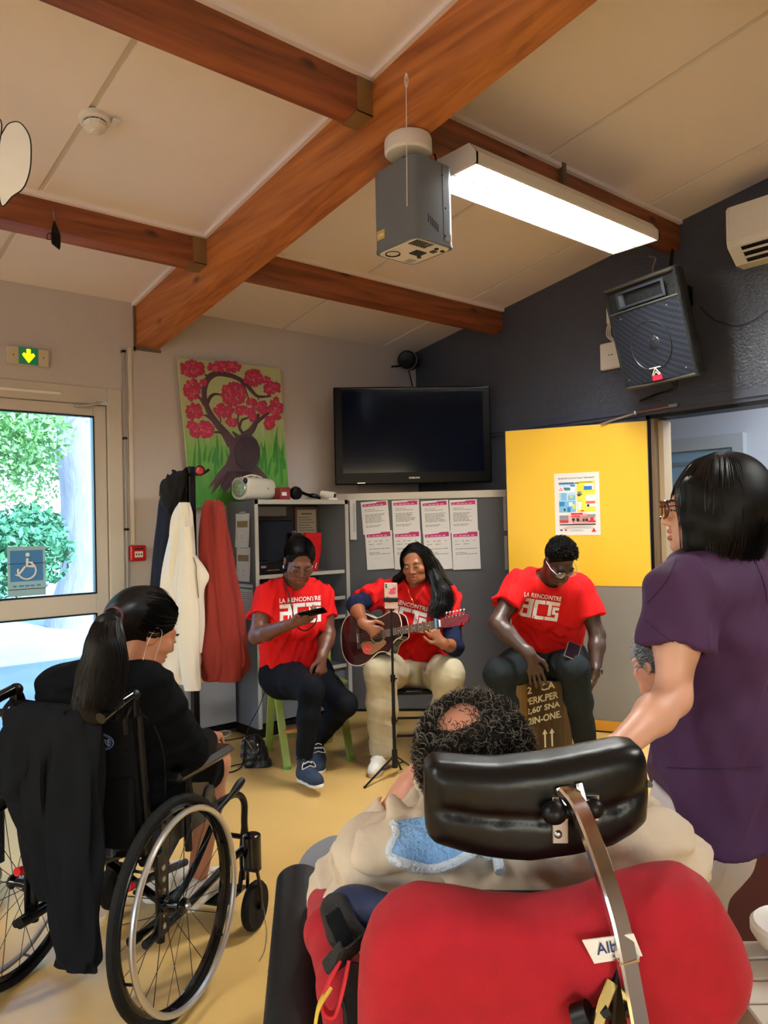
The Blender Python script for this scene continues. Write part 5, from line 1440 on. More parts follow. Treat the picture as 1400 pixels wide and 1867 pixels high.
for sx in (1, -1):
    X = sx * .215
    fr('back_post', [(X, -.02, .46), (X, -.03, .60), (X, -.05, .80), (X, -.06, .90), (X, -.085, .955)])
    fr('seat_rail', [(X, -.06, .46), (X, .2, .47), (X, .42, .48)])
    fr('front_tube', [(X, .38, .48), (X + sx * .01, .50, .475), (X + sx * .02, .545, .43), (X + sx * .02, .545, .34), (X + sx * .03, .56, .22)])
    fr('lower_tube', [(X + sx * .02, -.08, .23), (X + sx * .02, .12, .235), (X + sx * .02, .42, .26), (X + sx * .05, .48, .29)], .013)
    fr('axle_plate_post', [(X + sx * .02, .0, .2), (X + sx * .02, 0, .46)], .014)
    b = MB(WM); b.box((X + sx * .026, -.03, .22), (X + sx * .034, .03, .47), bev=.003); b.build('axle_plate', M['black_metal'], wc, smooth=False)
    b = MB(WM)
    for k in range(6): b.cyl((X + sx * .033, .0, .25 + .035 * k), (X + sx * .036, 0, .25 + .035 * k), .009, n=10)
    b.build('axle_plate_bolt', M['steel'], wc)
    fr('diagonal_brace', [(X + sx * .02, -.02, .25), (X + sx * .02, .18, .33), (X + sx * .02, .36, .47)], .011)
    # push handle with brake lever
    fr('handle_tube', [(X, -.05, .90), (X, -.075, .953), (X, -.11, .962), (X, -.20, .94)], .0115)
    fr('push_grip', [(X, -.10, .964), (X, -.16, .952), (X, -.235, .932)], .0165, 'black_gloss', 12)
    b = MB(WM); b.ell((X, -.085, .962), (.021, .024, .021)); b.box((X - .014, -.10, .90), (X + .014, -.075, .955), bev=.004); b.build('brake_mount', M['black_plastic'], wc)
    fr('brake_lever', [(X + sx * .0, -.10, .935), (X + sx * .004, -.13, .905), (X, -.125, .86)], .007, 'black_plastic', 6)
    fr('brake_cable', [(X, -.08, .92), (X + sx * .03, -.03, .86), (X + sx * .03, .02, .74), (X + sx * .03, .02, .55)], .004, 'black_plastic', 5)
    # armrest
    b = MB(WM); b.box((sx * .215 - .02, .055, .655), (sx * .215 + .065 * sx, .41, .69), bev=.014); ar = b.build('armrest_pad', M['black_gloss'] if False else mat('armrest vinyl', (22, 22, 24), .32), wc); ar['label'] = 'black vinyl armrest pad'
    fr('armrest_post', [(sx * .25, .14, .655), (sx * .25, .14, .42)], .012)
    b = MB(WM); b.prism([(.02, .46), (.36, .46), (.36, .50), (.30, .585), (.2, .615), (.08, .60), (.02, .54)], .006, Matrix(((0, 0, 1, sx * .225), (1, 0, 0, 0), (0, 1, 0, 0), (0, 0, 0, 1)))); b.build('side_guard', mat('guard plastic', (40, 40, 40), .4), wc, smooth=False)
    b = MB(WM); b.lathe([(.035, 0), (.035, .004), (.03, .006)], (sx * .232, .30, .54), (sx, 0, 0), 18); b.build('guard_disc', mat('guard disc', (46, 46, 46), .4), wc)
    b = MB(WM); b.tube(crom([(X + sx * .03, .30, .47), (X + sx * .035, .42, .50), (X + sx * .04, .50, .53)], 5), [.009] * 6 + [.012, .014, .015, .015, .012], 8); b.build('wheel_lock', M['black_plastic'], wc)
    # foot rest
    fr('footrest_tube', [(X + sx * .02, .545, .36), (X + sx * .0, .56, .25), (X - sx * .01, .58, .13)], .011)
    b = MB(WM); b.box((sx * .03, .46, .075), (sx * .20, .62, .09), bev=.005); b.build('foot_plate', M['black_plastic'], wc, smooth=False)
    fr('foot_plate_stem', [(X - sx * .012, .575, .16), (X - sx * .02, .57, .085)], .009)
    # anti-tip
    b = MB(WM); b.tube([(sx * .2, .15, .235), (sx * .2, -.03, .24), (sx * .2, -.07, .243)], .0125, 10); b.build('tipping_tube', M['black_metal'], wc)
    b = MB(WM); b.cyl((sx * .2, -.06, .242), (sx * .2, -.10, .245), .0155, n=12); b.build('tube_cap', M['black_plastic'], wc)
    b = MB(WM); b.tube([(sx * .2, .2, .352), (sx * .2, -.09, .405)], .012, 10); b.build('side_tube', mat('grey tube', (70, 72, 78), .35, metal=.4), wc)
    b = MB(WM); b.cyl((sx * .2, -.088, .4045), (sx * .2, -.108, .4085), .0135, n=12); b.build('red_cap', M['red_plastic'], wc)
fr('back_stretcher', [(-.36, -.145, .905), (-.2, -.145, .905), (.2, -.145, .915)], .0125)
fr('cross_tube', [(-.21, .02, .29), (0, .03, .40), (.21, .02, .49)], .013, 'black_gloss')
fr('cross_tube', [(.21, .05, .29), (0, .05, .40), (-.21, .05, .49)], .013, 'black_gloss')
fr('front_bar', [(-.235, .55, .30), (0, .56, .30), (.235, .55, .30)], .010)
M['wc_cloth'] = mat('wheelchair nylon', (10, 10, 12), .75, spec=.12, var=.2, vscale=20, bump=.25, bscale=120)
b = MB(WM)
P = [[Vector((x, -.045 - .03 * (1 - (x / .21) ** 2) - .055 * max(0, (z - .5)) / .45 + .0, z)) for z in np.linspace(.47, .935, 9)] for x in np.linspace(-.215, .215, 11)]
b.grid(P); b.grid([[p + Vector((0, .018, 0)) for p in r_][::-1] for r_ in P]); bk = b.build('back_upholstery', M['wc_cloth'], wc)
b = MB(WM); b.box((-.205, -.09, .50), (.205, -.062, .72), bev=.01); pk = b.build('back_pocket', M['wc_cloth'], wc)
b = MB(WM); b.box((-.215, .0, .455), (.215, .40, .475)); b.box((-.21, .0, .475), (.21, .40, .53), bev=.02); b.build('seat_cushion', M['wc_cloth'], wc)
b = MB(WM); ring = [(.105 + .058 * math.cos(t_), -.113, .828 + .026 * math.sin(t_)) for t_ in np.linspace(0, 6.283, 30)[:-1]]
b.tube(ring, .002, 5, closed=True); b.tube([(x * .86 + .0147, y, z * .86 + .116) for x, y, z in ring], .0012, 5, closed=True)
lg = b.build('logo_oval', mat('blue stitching', (70, 96, 150), .6), wc)
b = MB(WM); text_on(b, 'INVACARE', basis((.058, -.114, .819), (1, 0, 0), (0, 0, 1), (0, -1, 0)), .094, .018, .02); b.build('logo_lettering', mat('grey stitching', (170, 170, 176), .6), lg, smooth=False)
# navy hip cushion and belt buckle
sd_ = Sdf(*bbox_of([WM @ Vector(p) for p in ((.13, -.02, .42), (.26, .22, .74))], .06), .006)
sd_.poly([(.0, .42), (.06, .40), (.14, .45), (.19, .56), (.20, .68), (.16, .74), (.12, .66), (.06, .60), (-.02, .56), (-.04, .47)], basis(WM @ Vector((.205, 0, 0)), WF, (0, 0, 1), WR), .022, .018)
sd_.build('hip_cushion', mat('navy vinyl', (24, 36, 58), .45, bump=.1, bscale=80), wc)
b = MB(WM); b.box((.07, -.085, .475), (.13, -.06, .505), bev=.005); b.tube([(.04, -.07, .485), (.1, -.075, .49), (.16, -.06, .50), (.21, -.02, .51)], .012, 6, flat=.4); b.build('belt_buckle', mat('grey buckle', (70, 74, 78), .4), wc)
b = MB(WM); b.box((.125, -.078, .60), (.15, -.072, .66), M=None); b.build('care_tag', M['white_paper'], wc, smooth=False)
fr('valve_wire', [(.33, .50, .075), (.34, .49, .03), (.36, .46, .006), (.40, .36, .004), (.41, .30, .004)], .0012, 'steel', 4)

# black sweater thrown over the wheelchair's stretcher bar
sw = thing('black_sweater', WM @ Vector((.05, -.15, .2)), 'black sweater hanging over the back of the left wheelchair', 'sweater')
def hang(name, pts, wid, dep, folds, amp, seed):
    st = [(Vector(p), Vector((w_, 0, 0)), Vector((0, d_, 0)), a_) for p, w_, d_, a_ in zip(pts, wid, dep, amp)]
    st = smooth_stations([(WM @ c, WM.to_3x3() @ a, WM.to_3x3() @ b_, f_) for c, a, b_, f_ in st], 6)
    vs, fs = loft(st, 48, folds, seed=seed, power=2.4); b = MB(); b.add(vs, fs); return b.build(name, M['black_fabric'], sw)
hang('sleeve', [(.085, -.165, .935), (.08, -.178, .90), (.078, -.182, .75), (.074, -.18, .55), (.072, -.178, .38), (.072, -.175, .25), (.072, -.175, .205), (.072, -.175, .19)], [.06, .088, .092, .088, .082, .074, .066, .06], [.014, .03, .032, .03, .028, .026, .024, .02], 5, [.2, .2, .2, .18, .16, .18, .22, .22], 1)
hang('body_panel', [(-.02, -.16, .945), (-.035, -.172, .915), (-.05, -.178, .80), (-.045, -.176, .66), (-.02, -.174, .52), (-.01, -.172, .42), (-.005, -.17, .375)], [.08, .118, .115, .10, .08, .075, .05], [.012, .028, .035, .036, .03, .026, .02], 7, [.2, .26, .3, .28, .26, .22, .2], 2)
hang('collar_flap', [(-.085, -.155, .925), (-.11, -.17, .89), (-.135, -.175, .82), (-.15, -.172, .76), (-.16, -.17, .72)], [.05, .055, .06, .055, .025], [.014, .024, .028, .026, .016], 4, [.1, .15, .18, .18, .2], 3)
hang('cuff_flap', [(-.10, -.18, .84), (-.115, -.19, .76), (-.12, -.19, .70), (-.11, -.188, .66)], [.05, .062, .058, .04], [.02, .026, .026, .02], 4, [.1, .16, .18, .2], 5)

# a black shoe of somebody sitting beyond the left edge
def sneaker(root, M4, L_=.27, upper=None, sole=None, lace=None, high=False, name='shoe', toe=None):
    "y forward, z up, heel at y = 0"
    s_ = L_ / .28
    pts = [M4 @ Vector((0, y * s_, z)) for y, z in ((-.03, 0), (.31, 0), (.31, .2), (-.03, .2))] + [M4 @ Vector((x, .1, 0)) for x in (-.08, .08)]
    g = Sdf(*bbox_of(pts, .03), .0045)
    mp = lambda x, y, z: M4 @ Vector((x * s_, y * s_, z * s_))
    g.chain([mp(0, .035, .055), mp(0, .13, .05), mp(.004, .22, .038), mp(.006, .245, .034)], [.036, .036, .036, .032], k=.03)
    g.cap(mp(0, .045, .06), mp(0, .05, .135 if high else .085), .036, .034, k=.03)
    g.cap(mp(0, .09, .07), mp(0, .17, .055), .034, .032, k=.03)
    nz_ = (M4.to_3x3() @ Vector((0, 0, -1)))
    g.plane(mp(0, 0, .022), nz_)
    up_ = g.build(name, upper, root)
    g = Sdf(*bbox_of(pts, .03), .0045)
    g.poly([(-.034, .03), (-.03, .0), (0, -.012), (.03, .0), (.035, .04), (.034, .10), (.042, .17), (.046, .215), (.036, .262), (.01, .284), (-.018, .278), (-.038, .245), (-.044, .20), (-.037, .13)], M4 @ Matrix.Scale(s_, 4) @ Matrix.Translation((0, 0, .014)), .014 * s_, .006)
    g.build('sole', sole, up_)
    if toe is not None:
        g = Sdf(*bbox_of(pts, .03), .0045); g.ell(mp(.004, .236, .03), (.036 * s_, .036 * s_, .026 * s_)); g.plane(mp(0, .222, 0), M4.to_3x3() @ Vector((0, -1, 0))); g.plane(mp(0, 0, .02), nz_); g.build('toe_cap', toe, up_)
    if lace is not None:
        n = 7 if high else 5
        for k in range(n):
            y = .20 - .016 * k; z = .062 + .006 * k + (max(0, k - 3) * .016 if high else max(0, k - 3) * .006)
            b = MB(M4 @ Matrix.Scale(s_, 4)); b.tube([(-.024, y, z), (0, y + .008, z + .012), (.024, y - .006, z)], .0035, 5); b.build('lace', lace, up_)
        b = MB(M4 @ Matrix.Scale(s_, 4)); y = .20 - .016 * n + .01
        for sg in (-1, 1): b.tube(crom([(0, y, .12 if high else .095), (sg * .03, y + .02, .13 if high else .10), (sg * .045, y + .03, .10 if high else .08), (sg * .02, y + .025, .10 if high else .085)], 5), .0028, 5)
        b.build('lace_bow', lace, up_)
    return up_
M['white_rubber'] = mat('white rubber', (222, 220, 212), .5)
bs = thing('black_shoe', L_p := WM @ Vector((-.80, .50, 0)), 'black sneaker of a person beyond the left edge, behind the wheel', 'shoe')
sneaker(bs, basis(WM @ Vector((-.93, .62, .0)), Vector((.1, .99, 0)).cross(Vector((0, 0, 1))) * 1.0, Vector((.1, .99, 0)).normalized() * -1, (0, 0, 1)) if False else basis(WM @ Vector((-.90, .50, .012)), (RT * .35 - FW * .94 - Vector((0, 0, (RT * .35 - FW * .94).z))).normalized().cross(Vector((0, 0, 1))), (RT * .35 - FW * .94 - Vector((0, 0, (RT * .35 - FW * .94).z))).normalized(), (0, 0, 1)), .28, M['black_plastic'], M['black_gloss'], M['black_fabric'])
MB().tube([WM @ Vector((-.90, .50, .10)), WM @ Vector((-.93, .52, .30)), WM @ Vector((-.97, .56, .45))], [.05, .06, .07], 14).build('trouser_leg', M['black_fabric'], bs)

# ---------------------------------------------------------------- red padded wheelchair (right foreground)
rc = thing('red_wheelchair', at(1000, 1867, 1.05) * 1.0 + Vector((0, 0, -.75)), 'red velvet comfort wheelchair with black headrest and chrome bar', 'wheelchair')
rc.location.z = 0
def at2(px, py, Z): return at(px, py, Z)
M['red_velvet'] = mat('red velvet', (164, 9, 30), .9, var=.18, vscale=30, bump=.12, bscale=300, sheen=.08)
M['vinyl'] = mat('black vinyl', (8, 8, 9), .36, spec=.3, bump=.05, bscale=60)
# backrest slab: frame leaning back a little
BZ = .93
bo = at(1000, 1760, BZ)
up_b = (-DN * math.cos(R(9)) - FW * math.sin(R(9))).normalized()
BKM = basis(bo, RT, up_b, RT.cross(up_b))
def bxy(px, py):
    p = BKM.inverted() @ hit(px, py, bo, BKM.to_3x3().col[2]); return (p.x, p.y)
out_px = [(1000, 2300), (660, 2300), (652, 1950), (652, 1800), (656, 1740), (676, 1684), (710, 1648), (760, 1630), (830, 1638), (900, 1651), (980, 1655), (1060, 1640), (1130, 1614), (1200, 1596), (1255, 1592), (1300, 1620), (1340, 1690), (1358, 1745), (1350, 1790), (1322, 1830), (1306, 1900), (1300, 2000), (1310, 2300)]
P = [bxy(x, y) for x, y in out_px]
pts = [BKM @ Vector((x, y, z)) for x, y in P for z in (-.09, .09)]
g = Sdf(*bbox_of(pts, .02), .006)
g.poly(P, BKM, .062, .05)
# seam: a shallow groove below the top edge
sm_px = [(660, 1742), (690, 1700), (740, 1668), (800, 1662), (880, 1672), (980, 1680), (1080, 1664), (1160, 1636), (1240, 1622), (1296, 1636), (1335, 1690)]
SP = [BKM @ Vector((*bxy(x, y), .058)) for x, y in sm_px]
g.chain(SP, [.0045] * len(SP), k=.012, op='sub')
sp2 = [BKM @ Vector((*bxy(x, y), .0625)) for x, y in ((1010, 1684), (1030, 1740), (1045, 1800), (1052, 1867), (1055, 1960))]
g.chain(sp2, [.003] * 5, k=.012, op='sub')
g.build('backrest', M['red_velvet'], rc, relax=2)
# sewn white label
bfp = BKM @ Vector((0, 0, .064))
def fxy(px, py):
    p = BKM.inverted() @ hit(px, py, bfp, BKM.to_3x3().col[2]); return (p.x, p.y)
q = [fxy(x, y) for x, y in ((1061, 1714), (1155, 1702), (1171, 1742), (1083, 1756))]
b = MB(BKM); b.prism(q, .0015, None, .0635); lb = b.build('sewn_label', M['white_paper'], rc, smooth=False)
o_ = Vector((*fxy(1088, 1745), 0)); e_ = Vector((*fxy(1160, 1731), 0)); xd = (e_ - o_).normalized()
b = MB(BKM); text_on(b, 'Alba', basis(o_ + Vector((.0, .004, .0665)), xd, Vector((0, 0, 1)).cross(xd), (0, 0, 1)), .030, .015, .01); dashes(b, basis(o_ + xd * .018 + Vector((0, -.002, .0665)), xd, Vector((0, 0, 1)).cross(xd), (0, 0, 1)), .018, .0025, 4); b.build('label_lettering', mat('navy ink', (40, 48, 110), .6), lb, smooth=False)
# headrest pad (two sewn halves, wings curving forward)
HZ = 1.0
hc = at(978, 1455, HZ)
HM = basis(hc, RT, -DN, -FW)
def hxy(px, py):
    p = HM.inverted() @ at(px, py, HZ); return (p.x, p.y)
bend = lambda x, y: -1.25 * np.maximum(np.abs(x - .0) - .03, 0) ** 2 * 1.0
Ph = [hxy(x, y) for x, y in ((774, 1400), (790, 1384), (900, 1386), (985, 1377), (1070, 1362), (1135, 1352), (1165, 1358), (1176, 1380), (1180, 1440), (1176, 1492), (1150, 1512), (1108, 1532), (1040, 1545), (960, 1556), (900, 1552), (850, 1545), (790, 1532), (776, 1515), (774, 1460))]
pts = [HM @ Vector((x, y, z)) for x, y in Ph for z in (-.13, .07)]
g = Sdf(*bbox_of(pts, .02), .005)
g.poly(Ph, HM, .042, .026, bend=bend)
SPh = [HM @ Vector((*hxy(x, y), .042 + float(bend(np.array(hxy(x, y)[0]), 0)))) for x, y in ((776, 1460), (830, 1466), (900, 1471), (980, 1472), (1040, 1466), (1110, 1452), (1178, 1424))]
g.chain(SPh, [.004] * len(SPh), k=.010, op='sub')
hd = g.build('headrest', M['vinyl'], rc, relax=1); hd['label'] = 'black vinyl headrest pad'
b = MB(); b.tube([HM @ Vector((*hxy(1178, 1424), .03 + float(bend(np.array(hxy(1178, 1424)[0]), 0)))), HM @ Vector((*hxy(1190, 1440), .035 - .08))], .004, 6); b.build('zip_puller', M['black_metal'], hd)
M['bright_steel'] = mat('bracket steel', (176, 172, 164), .25, metal=1.0)
for (xa, ya, xb, yb) in ((993, 1430, 1021, 1511), (1050, 1426, 1075, 1472)):
    p, q = hxy(xa, yb), hxy(xb, ya)
    b = MB(HM); b.box((p[0], p[1], .036), (q[0], q[1], .046), bev=.001); pl = b.build('bracket_plate', M['bright_steel'], hd, smooth=False)
    b = MB(HM)
    for yy in (p[1] + .012, q[1] - .010): b.ell(((p[0] + q[0]) / 2 - .003, yy, .047), (.0052, .0052, .003), nu=10, nv=6)
    b.build('rivet', M['steel'], pl)
# chrome bar
bar = [(1030, 1440, .955), (1052, 1466, .935), (1072, 1510, .915), (1092, 1565, .895), (1112, 1625, .875), (1128, 1680, .862), (1140, 1735, .852), (1152, 1800, .842), (1166, 1880, .832), (1180, 1990, .82)]
Pb = crom([at(*q) for q in bar], 6)
def strip(P, w, th, side):
    b = MB(); rows = []
    for i, p in enumerate(P):
        t_ = (P[min(i + 1, len(P) - 1)] - P[max(i - 1, 0)]).normalized(); s_ = (side - t_ * side.dot(t_)).normalized(); n_ = t_.cross(s_)
        c_ = .25
        rows.append([p + s_ * (w * x) + n_ * (th * y) for x, y in ((-1, -.6), (-.8, -1), (.8, -1), (1, -.6), (1, .6), (.8, 1), (-.8, 1), (-1, .6))])
    n = 8; vs = [p for r_ in rows for p in r_]
    fs = [(i * n + k, i * n + (k + 1) % n, (i + 1) * n + (k + 1) % n, (i + 1) * n + k) for i in range(len(rows) - 1) for k in range(n)]
    fs += [tuple(range(n))[::-1], tuple(range((len(rows) - 1) * n, len(rows) * n))]
    b.add(vs, fs); return b
sdv = (RT * .93 + FW * .36).normalized()
strip(Pb, .0118, .006, sdv).build('chrome_bar', M['chrome'], rc, sharp=30)['label'] = 'curved chrome headrest bar'
for (a, c) in (((1018, 1436), (1040, 1480)), ((1056, 1428), (1068, 1476))):
    b = MB(); b.tube([at(a[0], a[1], .955), at(c[0], c[1], .945)], .0055, 8); b.build('bracket_fin', M['chrome'], rc)
b = MB(); b.cyl(at(1008, 1482, .945), at(1084, 1474, .945), .0085, n=12); b.ell(at(1010, 1482, .942), (.016, .016, .014)); b.ell(at(1082, 1474, .942), (.013, .013, .012)); b.build('pivot_knob', M['black_plastic'], rc)
cl_ = at(1143, 1747, .851); b = strip([cl_ - up_b * -.002, cl_ - up_b * .002], .0135, .0078, sdv); b.build('bar_collar', M['chrome'], rc)
strip(crom([at(1143, 1747, .872), at(1135, 1800, .865), at(1130, 1900, .86), at(1130, 2000, .85)], 4), .014, .005, sdv).build('bar_sleeve', M['black_metal'], rc)
b = strip([at(1116, 1790, .86), at(1100, 1830, .85), at(1090, 1870, .84)], .0065, .0025, RT); b.build('lock_lever', mat('brass lever', (150, 124, 70), .25, metal=.9), rc, sharp=30)
b = MB(); b.cyl(at(1052, 1862, .85), at(1078, 1852, .845), .017, n=16); b.tube([at(1078, 1860, .85), at(1110, 1840, .85)], .009, 8); b.build('lock_knob', M['black_plastic'], rc)
# black shell top behind the man, seat, left armrest
g = Sdf(*bbox_of([at(x, y, Z) for x in (830, 1180) for y in (1625, 1700) for Z in (.98, 1.06)], .03), .007)
g.poly([(-.13, -.05), (.13, -.05), (.13, .018), (-.13, .018)], basis(at(1000, 1648, 1.02), RT, -DN, -FW), .012, .01); g.build('back_shell', M['vinyl'], rc)
a0, a1 = at(545, 1606, 1.60), at(537, 1905, 1.07)
g = Sdf(*bbox_of([a0, a1], .09), .006)
dv = (a1 - a0).normalized(); sdn = dv.cross(Vector((0, 0, 1))).normalized()
g.cap(a0, a1, .047, .047, side=Vector((0, 0, 1)), flat=.62); g.build('armrest', mat('armrest foam', (24, 27, 31), .42, spec=.25), rc)['label'] = 'long black foam armrest'
b = MB(); b.tube([a1 + Vector((0, 0, -.03)), Vector((a1.x, a1.y, .35)), ], .016, 8); b.tube([a0.lerp(a1, .3) + Vector((0, 0, -.03)), a0.lerp(a1, .3) * 1.0 - Vector((0, 0, .4))], .016, 8); b.build('armrest_post', M['black_metal'], rc)
g = Sdf(*bbox_of([at(588, 1610, 1.45), at(600, 1760, 1.10), at(640, 1900, 1.05)], .10), .007)
g.chain([at(596, 1640, 1.42), at(600, 1700, 1.22), at(626, 1800, 1.08), at(640, 1900, 1.0)], [.036, .036, .034, .034], k=.02); g.build('side_bolster', M['red_velvet'], rc)
sc0 = at(900, 1900, 1.35)
b = MB(); fwd = Vector((FW.x, FW.y, 0)).normalized(); rgt = Vector((RT.x, RT.y, 0)).normalized()
rb0 = CAM + fwd * 1.25 + rgt * .22; rb0.z = 0
RM = basis(rb0, rgt, fwd, (0, 0, 1))
MB(RM).box((-.24, -.2, .45), (.24, .32, .55), bev=.03).build('seat_cushion', M['red_velvet'], rc)
MB(RM).box((-.22, -.2, .10), (.22, .28, .42), bev=.01).build('base_frame', M['black_metal'], rc, smooth=False)
for sx in (-1, 1):
    b = MB(RM)
    for y, r in ((-.22, .15), (.34, .09)): b.lathe([(r * .6, -.016), (r * .95, -.018), (r, -.006), (r, .006), (r * .95, .018), (r * .6, .016)], (sx * .26, y, r), (1, 0, 0), 24)
    b.build('wheel', M['rubber'], rc)
    MB(RM).box((sx * .245 - .01, -.3, .4), (sx * .245 + .01, .3, .44)).build('side_rail', M['black_metal'], rc, smooth=False)
# straps hanging between backrest and armrest, navy bag
M['webbing'] = mat('black webbing', (20, 20, 22), .7, bump=.5, bscale=150, stretch=(1, 6, 1))
def ribbon(pts, w, side, name, m, parent, th=.0022):
    b = strip(crom([at(*q) for q in pts], 6), w, th, side); return b.build(name, m, parent, sharp=30)
ribbon([(692, 1690, 1.02), (660, 1716, .99), (630, 1744, .97), (612, 1752, .96), (604, 1735, .97)], .019, (-DN * .8 + RT * .5).normalized(), 'strap', M['webbing'], rc)
ribbon([(618, 1752, .965), (600, 1790, .95), (588, 1828, .94), (596, 1848, .935), (612, 1846, .935), (626, 1800, .945), (636, 1752, .96)], .007, FW, 'red_strap', mat('red webbing', (196, 26, 40), .7), rc)
ribbon([(602, 1800, .945), (580, 1840, .93), (572, 1900, .92)], .006, FW, 'yellow_strap', mat('yellow webbing', (206, 176, 60), .7), rc)
ribbon([(622, 1815, .945), (630, 1850, .94), (628, 1900, .93)], .006, FW, 'yellow_strap', M['webbing'], rc)
ribbon([(646, 1755, .96), (640, 1830, .95), (642, 1920, .94)], .010, RT, 'strap', M['webbing'], rc)
bg_ = thing('navy_bag', at(650, 1720, 1.05), 'navy blue bag with black strap squeezed beside the red backrest', 'bag')
g = Sdf(*bbox_of([at(x, y, Z) for x in (600, 720) for y in (1625, 1720) for Z in (1.0, 1.2)], .02), .0055)
g.cap(at(640, 1672, 1.08), at(700, 1668, 1.06), .036, .028, k=.02).ell(at(655, 1650, 1.10), (.04, .04, .02), k=.03)
g.build('pouch', mat('navy nylon', (34, 52, 96), .55, var=.2, vscale=15, bump=.3, bscale=40), bg_)
g = Sdf(*bbox_of([at(x, y, Z) for x in (595, 680) for y in (1635, 1720) for Z in (.98, 1.16)], .02), .005)
g.cap(at(612, 1658, 1.06), at(626, 1700, 1.03), .022, .022, k=.02).cap(at(626, 1700, 1.03), at(664, 1712, 1.02), .012, .010, k=.02); g.build('bag_end', M['webbing'], bg_)
ribbon([(606, 1664, 1.02), (614, 1682, 1.0), (626, 1708, .99), (634, 1735, .98)], .011, (RT * .8 - DN * .4).normalized(), 'bag_strap', M['black_fabric'], bg_)
# ---------------------------------------------------------------- people
def skin(name, c, lips=None):
    m = mat(name, c, .42, var=.06, vscale=18, bump=.04, bscale=220, sss=.08)
    return m
M['red_shirt'] = mat('red cotton', (208, 22, 24), .85, spec=.2, var=.06, vscale=14, bump=.55, bscale=15)
M['white_print'] = mat('white screen print', (236, 232, 230), .7)
M['hair_black'] = mat('black hair', (9, 8, 9), .5, var=.3, vscale=40, spec=.18)
M['brow'] = mat('eyebrow', (18, 13, 11), .8)

def head_frame(fwd, tilt=0.0, up=(0, 0, 1)):
    f = Vector(fwd).normalized(); u = Vector(up)
    x = f.cross(u).normalized(); u = x.cross(f).normalized()
    Rm = Matrix((x, f, u)).transposed()
    return Rm @ Matrix.Rotation(tilt, 3, 'Y')

def add_head(g, c, H, s=1.0, ears=True, fem=0.0, k=.014):
    P = lambda x, y, z: c + H @ Vector((x * s, y * s, z * s))
    E = lambda p, r, kk=k, op='add': g.ell(P(*p), tuple(v * s for v in r), H, kk, op)
    E((0, -.015, .030), (.075, .094, .085)); E((0, .034, -.030), (.062, .060, .086)); E((0, .040, -.075), (.050, .048, .038), .02)
    E((0, .080, -.100), (.020 - .004 * fem, .017, .015), .02)
    for sx in (-1, 1):
        E((sx * .042, .058, -.030), (.026, .028, .022), .02)
        E((sx * .034, .045, -.085), (.022, .035, .022), .02)
    g.cap(P(-.034, .084 - .006 * fem, .016), P(.034, .084 - .006 * fem, .016), (.012 - .002 * fem) * s, k=.02)
    for sx in (-1, 1):
        E((sx * .033, .101, -.004), (.019, .013, .011), .010, 'sub')
        E((sx * .032, .083, -.005), (.0135, .0125, .0125), .004)
    g.chain([P(0, .090, .006), P(0, .101, -.018), P(0, .108, -.034)], [.008 * s, .009 * s, .012 * s], k=.010)
    for sx in (-1, 1): E((sx * .0135, .098, -.039), (.0100, .0105, .0085), .006)
    E((0, .084, -.066), (.028, .014, .016), .012)
    g.cap(P(-.022, .087, -.067), P(.022, .087, -.067), .0035 * s, k=.004, op='sub')
    if ears:
        for sx in (-1, 1):
            E((sx * .077, -.004, -.006), (.009, .020, .032), .008); E((sx * .084, .002, -.004), (.005, .011, .020), .004, 'sub')

